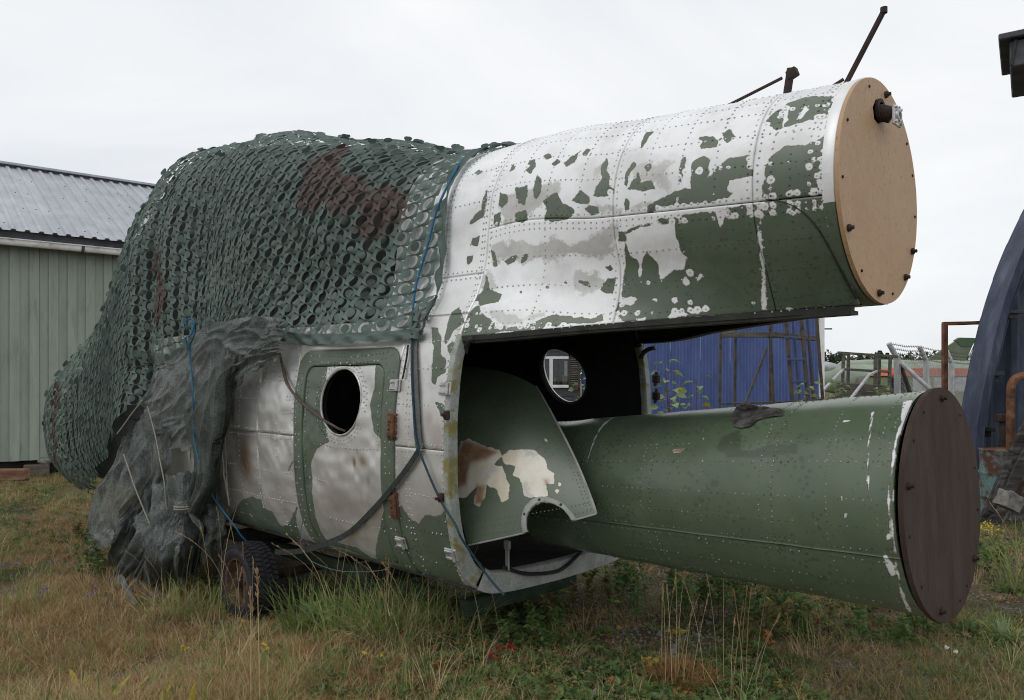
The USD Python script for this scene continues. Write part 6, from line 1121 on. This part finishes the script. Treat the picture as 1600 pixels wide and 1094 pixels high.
x, y = scatter(700); ok = nz(x, y, 1., 3) > .35; x, y = x[ok], y[ok]; instancer('fallen_leaves', 'fallen yellow and brown leaves lying on the ground', 'leaves', [(lm, 'leaf_orange'), (lm, 'leaf_yellow'), (lm, 'stem_brown')], np.stack([x, y, gz(x, y) + .012], -1), rng.choice(3, len(x), p=[.3, .15, .55]), rng.uniform(.5, 1.1, len(x)), .4)

def clump(name, label, cat, px, py, items, group=None, d=None, z=None):
    "a plant at a pixel on the ground: items are (part name, (v, f), material)"
    p = gnd(px, py)
    for _ in range(6): p = gnd(px, py, float(gz(p[0], p[1])))
    p = p if d is None else np.array([(px - 800) / FPX * d, d, 0]); p[2] = gz(p[0], p[1]) if z is None else z
    t = thing(name, label, cat, p, 0, group)
    for n_, m_, mt in items:
        for q_ in (m_ if isinstance(m_, list) else [m_]): obj(n_, q_, mt, t, kind='stuff' if n_ in ('blades', 'dry_blades', 'thin_blades', 'leaves', 'petals', 'flowers') else None)
    return t
def stalks(n, R, h, rng, head=.12, lean=.15, r=.0016, bend=.25, wide=.010, hv=.35):
    "straw stems and feathery seed heads"
    Sl, Hl = [], []
    for k in range(n):
        S, Hd = MB(), MB(); Sl.append(S); Hl.append(Hd)
        a, rr = rng.uniform(0, 2 * np.pi), R * math.sqrt(rng.random()); le, H = lean * rng.uniform(-.2, 1.2), h * rng.uniform(1 - hv, 1); az = rng.uniform(0, 2 * np.pi); t = np.linspace(0, 1, 9); o = H * (le * t + bend * rng.uniform(.1, 1) * t ** 3)
        P = np.stack([rr * math.cos(a) + o * math.cos(az), rr * math.sin(a) + o * math.sin(az), H * t * (1 - .12 * t * t * bend)], -1); S.tube(P, np.linspace(r, r * .55, 9), 4, False)
        if head:
            m_ = 26; tt2 = rng.uniform(1 - head / H * 1.0, 1.0, m_); b = np.stack([np.interp(tt2, t, P[:, j]) for j in range(3)], -1); ax = P[-1] - P[-3]; ax /= np.linalg.norm(ax); dv = rng.normal(0, 1, (m_, 3)); dv = dv / np.linalg.norm(dv, axis=1, keepdims=True) * .45 + ax * 1.0
            v, f = leaves(b, dv, wide * 1.9, wide * .55, rng); Hd.add(v, f)
    return Sl, [h_ for h_ in Hl if h_.n]
def stalk_items(*a, **k):
    S, Hd = stalks(*a, **k); return [('stalk', S, 'straw'), ('seed_head', Hd, 'seed_head')]
B = lambda n, R, h, w, **k: blades(n, R, h, w, rng, **k)
clump('grass_clump', 'tall green and straw coloured grass clump under the cabin door', 'grass clump', 625, 1000, [('blades', B(300, .26, .60, .006, droop=.6, lean=.45), 'grass_green'), ('dry_blades', B(200, .26, .46, .005, droop=.9, lean=.6), 'straw')] + stalk_items(5, .15, .75, rng, lean=.3, bend=.5))
clump('grass_clump', 'green grass clump immediately right of the trailer wheel', 'grass clump', 475, 990, [('blades', B(110, .17, .52, .008, droop=.5, lean=.35), 'grass_green'), ('dry_blades', B(70, .2, .22, .005, droop=.9, lean=.8), 'straw')])
clump('grass_clump', 'wispy green grass clump between two taller ones below the door', 'grass clump', 548, 1000, [('blades', B(130, .22, .50, .006, droop=.6, lean=.4), 'grass_green'), ('dry_blades', B(60, .18, .3, .004, droop=.9, lean=.7), 'grass_dry')])
clump('grass_clump', 'green grass clump left of the trailer wheel beside the bundled tarpaulin', 'grass clump', 318, 958, [('blades', B(130, .26, .46, .006, droop=.7, lean=.5), 'grass_green'), ('dry_blades', B(40, .2, .25, .004, droop=.9, lean=.8), 'grass_dry')])
clump('grass_clump', 'grass clump under the hatch corner with bent straw', 'grass clump', 705, 992, [('blades', B(110, .2, .44, .005, droop=.7, lean=.45), 'grass_green'), ('dry_blades', B(90, .18, .34, .004, droop=.9, lean=.6), 'straw')] + stalk_items(3, .1, .6, rng, lean=.5, bend=.6))
clump('grass_clump', 'green grass blades growing in front of the tyre, partly hiding the wheel', 'grass clump', 385, 1000, [('blades', B(34, .16, .26, .006, droop=.6, lean=.4), 'grass_green'), ('dry_blades', B(40, .18, .18, .004, droop=.9, lean=.7), 'straw')] + stalk_items(3, .12, .6, rng, lean=.3, bend=.4))
clump('grass_clump', 'long dry straw arching over from the tarpaulin towards the wheel', 'grass clump', 262, 960, [('dry_blades', B(70, .2, .42, .005, droop=.9, lean=.7), 'straw'), ('blades', B(50, .2, .32, .005, droop=.7, lean=.5), 'grass_green')] + stalk_items(3, .15, .7, rng, lean=.6, bend=.6))
clump('grass_clump', 'low brown grass tussock on the gravel below the door', 'grass clump', 515, 1030, [('blades', B(420, .22, .20, .003, droop=.8, lean=.6, seg=3), 'grass_brown')])
clump('grass_clump', 'rusty orange grass tussock with tall straw stems under the boom', 'grass clump', 1062, 1068, [('blades', B(420, .15, .17, .003, droop=.7, lean=.55, seg=3), 'leaf_orange'), ('dry_blades', B(260, .17, .19, .003, droop=.6, lean=.5, seg=3), 'grass_brown')] + stalk_items(11, .13, .62, rng, head=.07, lean=.22, bend=.12, wide=.008))
clump('grass_clump', 'sparse bundle of tall straw stems right of the orange tussock', 'grass clump', 1160, 1078, stalk_items(10, .14, .60, rng, head=.06, lean=.25, bend=.1, wide=.008))
clump('grass_clump', 'bright yellow green grass tuft near the right edge', 'grass clump', 1574, 1000, [('blades', B(110, .06, .20, .007, droop=1.1, lean=.6), 'leaf_birch'), ('dry_blades', B(30, .06, .2, .006, droop=1.1, lean=.6), 'leaf_yellow')])
clump('grass_clump', 'tall green grass at the right edge before the planks', 'grass clump', 1598, 925, [('blades', B(60, .2, .62, .010, droop=.5, lean=.3), 'grass_green')] + stalk_items(2, .1, .8, rng, lean=.3, bend=.6))
for k, (px, py, h, lb) in enumerate([(392, 1105, .56, 'tall pale feathery grass stalk standing in front of the wheel'), (406, 1104, .64, 'brown feathery grass stalk just right of the pale one before the wheel')]):
    S, Hd = stalks(1, .0, h, np.random.default_rng(30 + k), head=.13, lean=.03, bend=.03, wide=.017, r=.0028, hv=.02); clump('grass_stalk', lb, 'grass stalk', px, py, [('stalk', S, 'straw'), ('seed_head', Hd, 'seed_head')])
for k, (px, py, n, h, lb) in enumerate([(345, 965, 4, .95, 'tall seeding grass stalks between tarpaulin and wheel'), (372, 968, 2, .85, 'pair of seeding grass stalks close by the left of the tyre'), (560, 975, 4, .95, 'bent seeding grass stalks in front of the cabin door'), (700, 1000, 2, .85, 'arching yellow grass stalks under the hatch sill'), (600, 1000, 3, .7, 'short seeding stalks below the right door hinge'), (508, 1000, 4, 1.0, 'tall arching grass stalks rising past the door handle'), (655, 1010, 3, .6, 'leaning straw stalks between the door and the hatch sill'), (765, 1010, 2, .8, 'two long straw stalks bending right under the propped door section')]):
    S, Hd = stalks(n, .1, h, np.random.default_rng(50 + k), head=.14, lean=.22, bend=.45, wide=.011, r=.0022); clump('grass_stalks', lb, 'grass stalks', px, py, [('stalk', S, 'straw'), ('seed_head', Hd, 'seed_head')])
def weed(n_st, h, nl, L, Wd, R, mat, rng, stem='stem_brown', up=.5):
    Sl, P, D = [], [], []
    for k in range(n_st):
        S = MB(); Sl.append(S)
        a, rr = rng.uniform(0, 6.28), R * math.sqrt(rng.random()); H = h * rng.uniform(.5, 1); az, le = rng.uniform(0, 6.28), rng.uniform(0, .45); t = np.linspace(0, 1, 6); Q_ = np.stack([rr * math.cos(a) + le * H * t ** 1.5 * math.cos(az), rr * math.sin(a) + le * H * t ** 1.5 * math.sin(az), H * t], -1); S.tube(Q_, np.linspace(.003, .0012, 6), 4, False)
        m_ = nl; tl = rng.uniform(.2, 1, m_); P.append(np.stack([np.interp(tl, t, Q_[:, j]) for j in range(3)], -1)); b = rng.uniform(0, 6.28, m_); D.append(np.stack([np.cos(b), np.sin(b), rng.uniform(-.2, up * 2, m_)], -1))
    P, D = np.vstack(P), np.vstack(D); return [('stem', Sl, stem), ('leaves', leaves(P, D, L * rng.uniform(.6, 1.2, len(P)), Wd * rng.uniform(.7, 1.2, len(P)), rng), mat)]
WD = [(1000, 960, 12, .34, 'herb_green', .32, 'leafy dark green weeds left of the straw stems under the boom'), (1085, 965, 14, .40, 'herb_green', .3, 'tallest leafy weeds behind the straw stems under the boom'), (1170, 970, 12, .34, 'herb_green', .32, 'leafy weeds under the middle of the tail boom'), (1250, 985, 9, .26, 'herb_olive', .35, 'olive weeds under the boom before its end plate'), (1330, 990, 8, .22, 'herb_green', .4, 'low weeds under the boom close to its end plate'), (905, 950, 10, .28, 'herb_olive', .35, 'weeds with yellowing leaves just right of the hatch sill'), (820, 990, 10, .20, 'herb_green', .3, 'low dark weeds under the hatch sill'), (150, 905, 9, .42, 'herb_green', .18, 'green vine climbing at the left of the hanging tarpaulin'), (500, 985, 4, .22, 'leaf_birch', .1, 'pale broad leaved seedling beside the tyre'), (1545, 900, 9, .40, 'herb_green', .3, 'bushy weeds behind the brown end plate at right'), (1590, 900, 6, .3, 'herb_olive', .3, 'weeds at the right edge below the planks'), (960, 930, 8, .3, 'herb_green', .3, 'weeds in the shade behind the hatch sill'), (1450, 985, 6, .18, 'herb_green', .3, 'small weeds on the gravel under the brown end plate'), (110, 850, 5, .22, 'herb_olive', .3, 'small weeds on the grass left of the tarpaulin')]
for k, (px, py, n, h, mt, R, lb) in enumerate(WD): clump('weed', lb, 'weed', px, py, weed(n, h, 26, .052 if k != 8 else .12, .030 if k != 8 else .06, R, mt, np.random.default_rng(100 + k)))
# goldenrod, harebells, small yellow flowers, red leaved sprigs, yellow blades in front
def flower_head(P, r, mat_n, n, rng): a = rng.normal(0, 1, (n, 3)); a[:, 2] = np.abs(a[:, 2]); return leaves(np.repeat(P[None], n, 0), a, r, r * .6, rng)
it = weed(4, .34, 20, .05, .014, .12, 'herb_green', np.random.default_rng(7)); q = rng.normal(0, .05, (60, 3)) * [1, .6, .5] + [0, 0, .33]; it.append(('flowers', leaves(q, rng.normal(0, 1, (60, 3)), .02, .014, rng), 'petal_yellow')); clump('goldenrod', 'yellow flowering goldenrod beside the brown end plate', 'flowering weed', 1545, 890, it)
for k, (px, py, mt, lb) in enumerate([(62, 948, 'petal_violet', 'violet harebells at the far left of the grass'), (140, 950, 'petal_violet', 'violet harebells just left of the trailing tarpaulin'), (20, 900, 'petal_violet', 'violet harebell by the left edge'), (378, 1000, 'petal_yellow', 'yellow star flower below the trailer wheel'), (570, 1050, 'petal_yellow', 'yellow star flower on the gravel below the brown tussock'), (405, 1045, 'petal_yellow', 'yellow flower at the foot of the two feathery stalks'), (1478, 1048, 'petal_white', 'pale yellow flower on the gravel at lower right'), (285, 1035, 'petal_yellow', 'yellow flower cluster in the dry grass at lower left')]):
    r_ = np.random.default_rng(200 + k); Sl, Fl = [], MB()
    for j in range(3 if k < 3 else 2): S = MB(); Sl.append(S); b = np.array([r_.normal(0, .04), r_.normal(0, .03), 0]); tip = b + [r_.normal(0, .02), 0, r_.uniform(.07, .14)]; S.tube([b, (b + tip) / 2, tip], .0015, 4, False); Fl.add(*flower_head(tip, .022, mt, 7, r_))
    clump('wild_flower', lb, 'flower', px, py, [('stem', Sl, 'herb_green'), ('petals', Fl, mt)])
for k, (px, py, mt, h, lb) in enumerate([(775, 1035, 'leaf_red', .10, 'sprig of bright red leaves below the hatch sill'), (630, 1000, 'leaf_red', .06, 'single red leaf at the foot of the tall grass clump'), (1200, 1010, 'leaf_orange', .08, 'orange brown leaves on the gravel below the boom'), (860, 960, 'leaf_orange', .08, 'orange leaves among the weeds under the sill'), (225, 1075, 'leaf_red', .08, 'dull red leaves in the grass at lower left'), (800, 1020, 'leaf_red', .07, 'red leaves right of the bright red sprig'), (1050, 1000, 'leaf_yellow', .1, 'yellowing leaves before the dark weeds'), (690, 1050, 'leaf_orange', .07, 'orange leafed seedling on the gravel in the middle'), (1015, 1045, 'leaf_yellow', .07, 'yellow leafed seedling left of the orange tussock')]):
    clump('leafy_sprig', lb, 'sprig', px, py, weed(2, h, 6, .042, .032, .05, mt, np.random.default_rng(300 + k)))
for k, (px, py, n, lb) in enumerate([(70, 1112, 6, 'yellow green lily of the valley leaves at the lower left corner'), (125, 1085, 4, 'yellow streaked upright leaves at lower left'), (165, 1105, 5, 'yellowing blade leaves along the lower edge left of centre'), (205, 1090, 4, 'thin orange and green blades in the lower left grass'), (255, 1112, 3, 'low green leaf lying at the lower edge'), (305, 1108, 3, 'small yellow leaves at the lower edge near the feathery stalks')]):
    clump('blade_leaves', lb, 'leafy plant', px, py, [('leaves', blades(n, .05, .19, .026, np.random.default_rng(400 + k), .7, 5, .5), 'leaf_yellow'), ('thin_blades', blades(5, .06, .24, .006, np.random.default_rng(420 + k), .4, 5, .3), 'grass_green')])
# saplings behind the boom; each leaf is a part
def sapling(label, px, d, top_y, n, seed, tint=.2):
    r_ = np.random.default_rng(seed); h = EYE + (HZ - top_y) / FPX * d; t_ = thing('sapling', label, 'sapling', (( px - 800) / FPX * d, d, 0)); t = np.linspace(0, 1, 10); Q_ = np.stack([.06 * np.sin(t * 3 + seed), .05 * np.cos(t * 2), h * t], -1); Q_ -= Q_[0]; obj('stem', MB().tube(Q_, np.linspace(.011, .003, 10), 6), 'stem_brown', t_)
    for k in range(n):
        f = 1 - .42 * (k / n) ** .9; b = np.array([np.interp(f, t, Q_[:, j]) for j in range(3)]); az = k * 2.4 + r_.uniform(-.4, .4); d_ = np.array([math.cos(az), math.sin(az), r_.uniform(.1, .8)]); tip = b + d_ * r_.uniform(.03, .13) * (1.2 - f + .5); obj('twig', MB().tube([b, tip], .0018, 4, False), 'stem_brown', t_)
        v, f_ = leaves(tip[None], (d_ * [1, 1, .2] + [0, 0, -.25])[None], r_.uniform(.09, .13), r_.uniform(.06, .085), r_); obj('leaf', (v, f_), 'leaf_birch' if r_.random() > .1 else 'leaf_yellow', t_)
sapling('birch sapling in front of the blue hangar, left and taller of two', 1053, 7.2, 568, 34, 1); sapling('birch sapling in front of the blue hangar, right and shorter of two', 1104, 7.4, 592, 22, 2); sapling('small leafy sapling at the hatch edge before the blue wall', 1024, 7.0, 615, 16, 5)
sapling('leafy shoots by the foot of the work stand ladder', 1262, 10.8, 600, 40, 3); sapling('leafy shoots between the hangar corner and the access platform', 1300, 12.5, 598, 60, 4); sapling('leafy shoots beneath the access platform', 1372, 14, 606, 40, 6); sapling('green shoots growing under the far window', 917, 12, 596, 18, 8)
# trees on the skyline
def far_tree(name, label, kind, seed):
    r_ = np.random.default_rng(seed); t = thing(name, label, 'tree', (0, 0, 0)); obj('trunk', MB().tube([(0, 0, 0), (.05, 0, 3.5), (0, .1, 6.6 if kind else 5.5)], [.16, .11, .03], 6), 'stem_brown', t)
    if kind: z = r_.uniform(.8, 7.2, 1500) ; rad = (7.4 - z) * .30 * np.sqrt(r_.random(1500)) * (1 + .35 * np.sin(z * 5 + seed))
    else: z = None
    if kind: a = r_.uniform(0, 6.28, 1500); P = np.stack([rad * np.cos(a), rad * np.sin(a), z], -1); D = np.stack([np.cos(a), np.sin(a), -.3 + 0 * a], -1)
    else:
        cs = r_.normal(0, 1, (16, 3)) * [1.0, 1.0, 1.1] + [0, 0, 4.4]; P = (cs[r_.integers(0, 16, 1500)] + r_.normal(0, .42, (1500, 3))); D = r_.normal(0, 1, (1500, 3))
    obj('crown', leaves(P, D, .34, .22, r_), 'conifer' if kind else 'far_leaf', t); return t
kinds = [('dark spruce standing on the far skyline behind the fence', 1), ('broad olive green tree on the far skyline behind the fence', 0), ('slim dark spruce on the far skyline behind the fence', 1)]; protos = []
def _tp(k, i): d = 150 + 30 * ((i * 7) % 5) / 5; return ((1240 + i * 7.6 + 3 * math.sin(i * 3.1) - 800) / FPX * d, d, -.2)
for i in range(46):
    k = (i * 5 + i // 3) % 3; s_ = .70 + .30 * abs(math.sin(i * 1.7)) + .12 * math.sin(i * .45)
    if k == len(protos) or (len(protos) <= k): k = len(protos); tnm = far_tree('skyline_tree', kinds[k][0], kinds[k][1], k); stage.GetPrimAtPath(tnm).SetCustomDataByKey('group', f'skyline trees: {kinds[k][0].split(" on ")[0].split(" standing")[0]}'); UsdGeom.Xform(stage.GetPrimAtPath(tnm)).ClearXformOpOrder(); x_ = UsdGeom.Xform(stage.GetPrimAtPath(tnm)); [x_.GetPrim().RemoveProperty(n) for n in ('xformOp:translate', 'xformOp:rotateZ')]; x_.AddTranslateOp().Set(Gf.Vec3d(*_tp(k, i))); x_.AddRotateZOp().Set(0.); protos.append(tnm)
    else: dup(protos[k], _tp(k, i), i * 77., group=stage.GetPrimAtPath(protos[k]).GetCustomDataByKey('group'), scale=(1.15 * s_, 1.15 * s_, s_))
m = MB(); r_ = np.random.default_rng(5)
for d, n in ((230, 22000),): X_ = r_.uniform(-120, 300, n); Z_ = r_.uniform(0, 1, n) ** .8 * (8.2 + 3.2 * fbm(np.stack([X_ * .12, X_ * 0, X_ * 0], -1), 4, 3) * 2); m.add(*leaves(np.stack([X_, d + r_.uniform(-6, 6, n), Z_], -1), r_.normal(0, 1, (n, 3)), 1.3, .8, r_))
obj('distant_wood', m, 'conifer', label='distant dark wood along the horizon', cat='wood', kind='stuff')
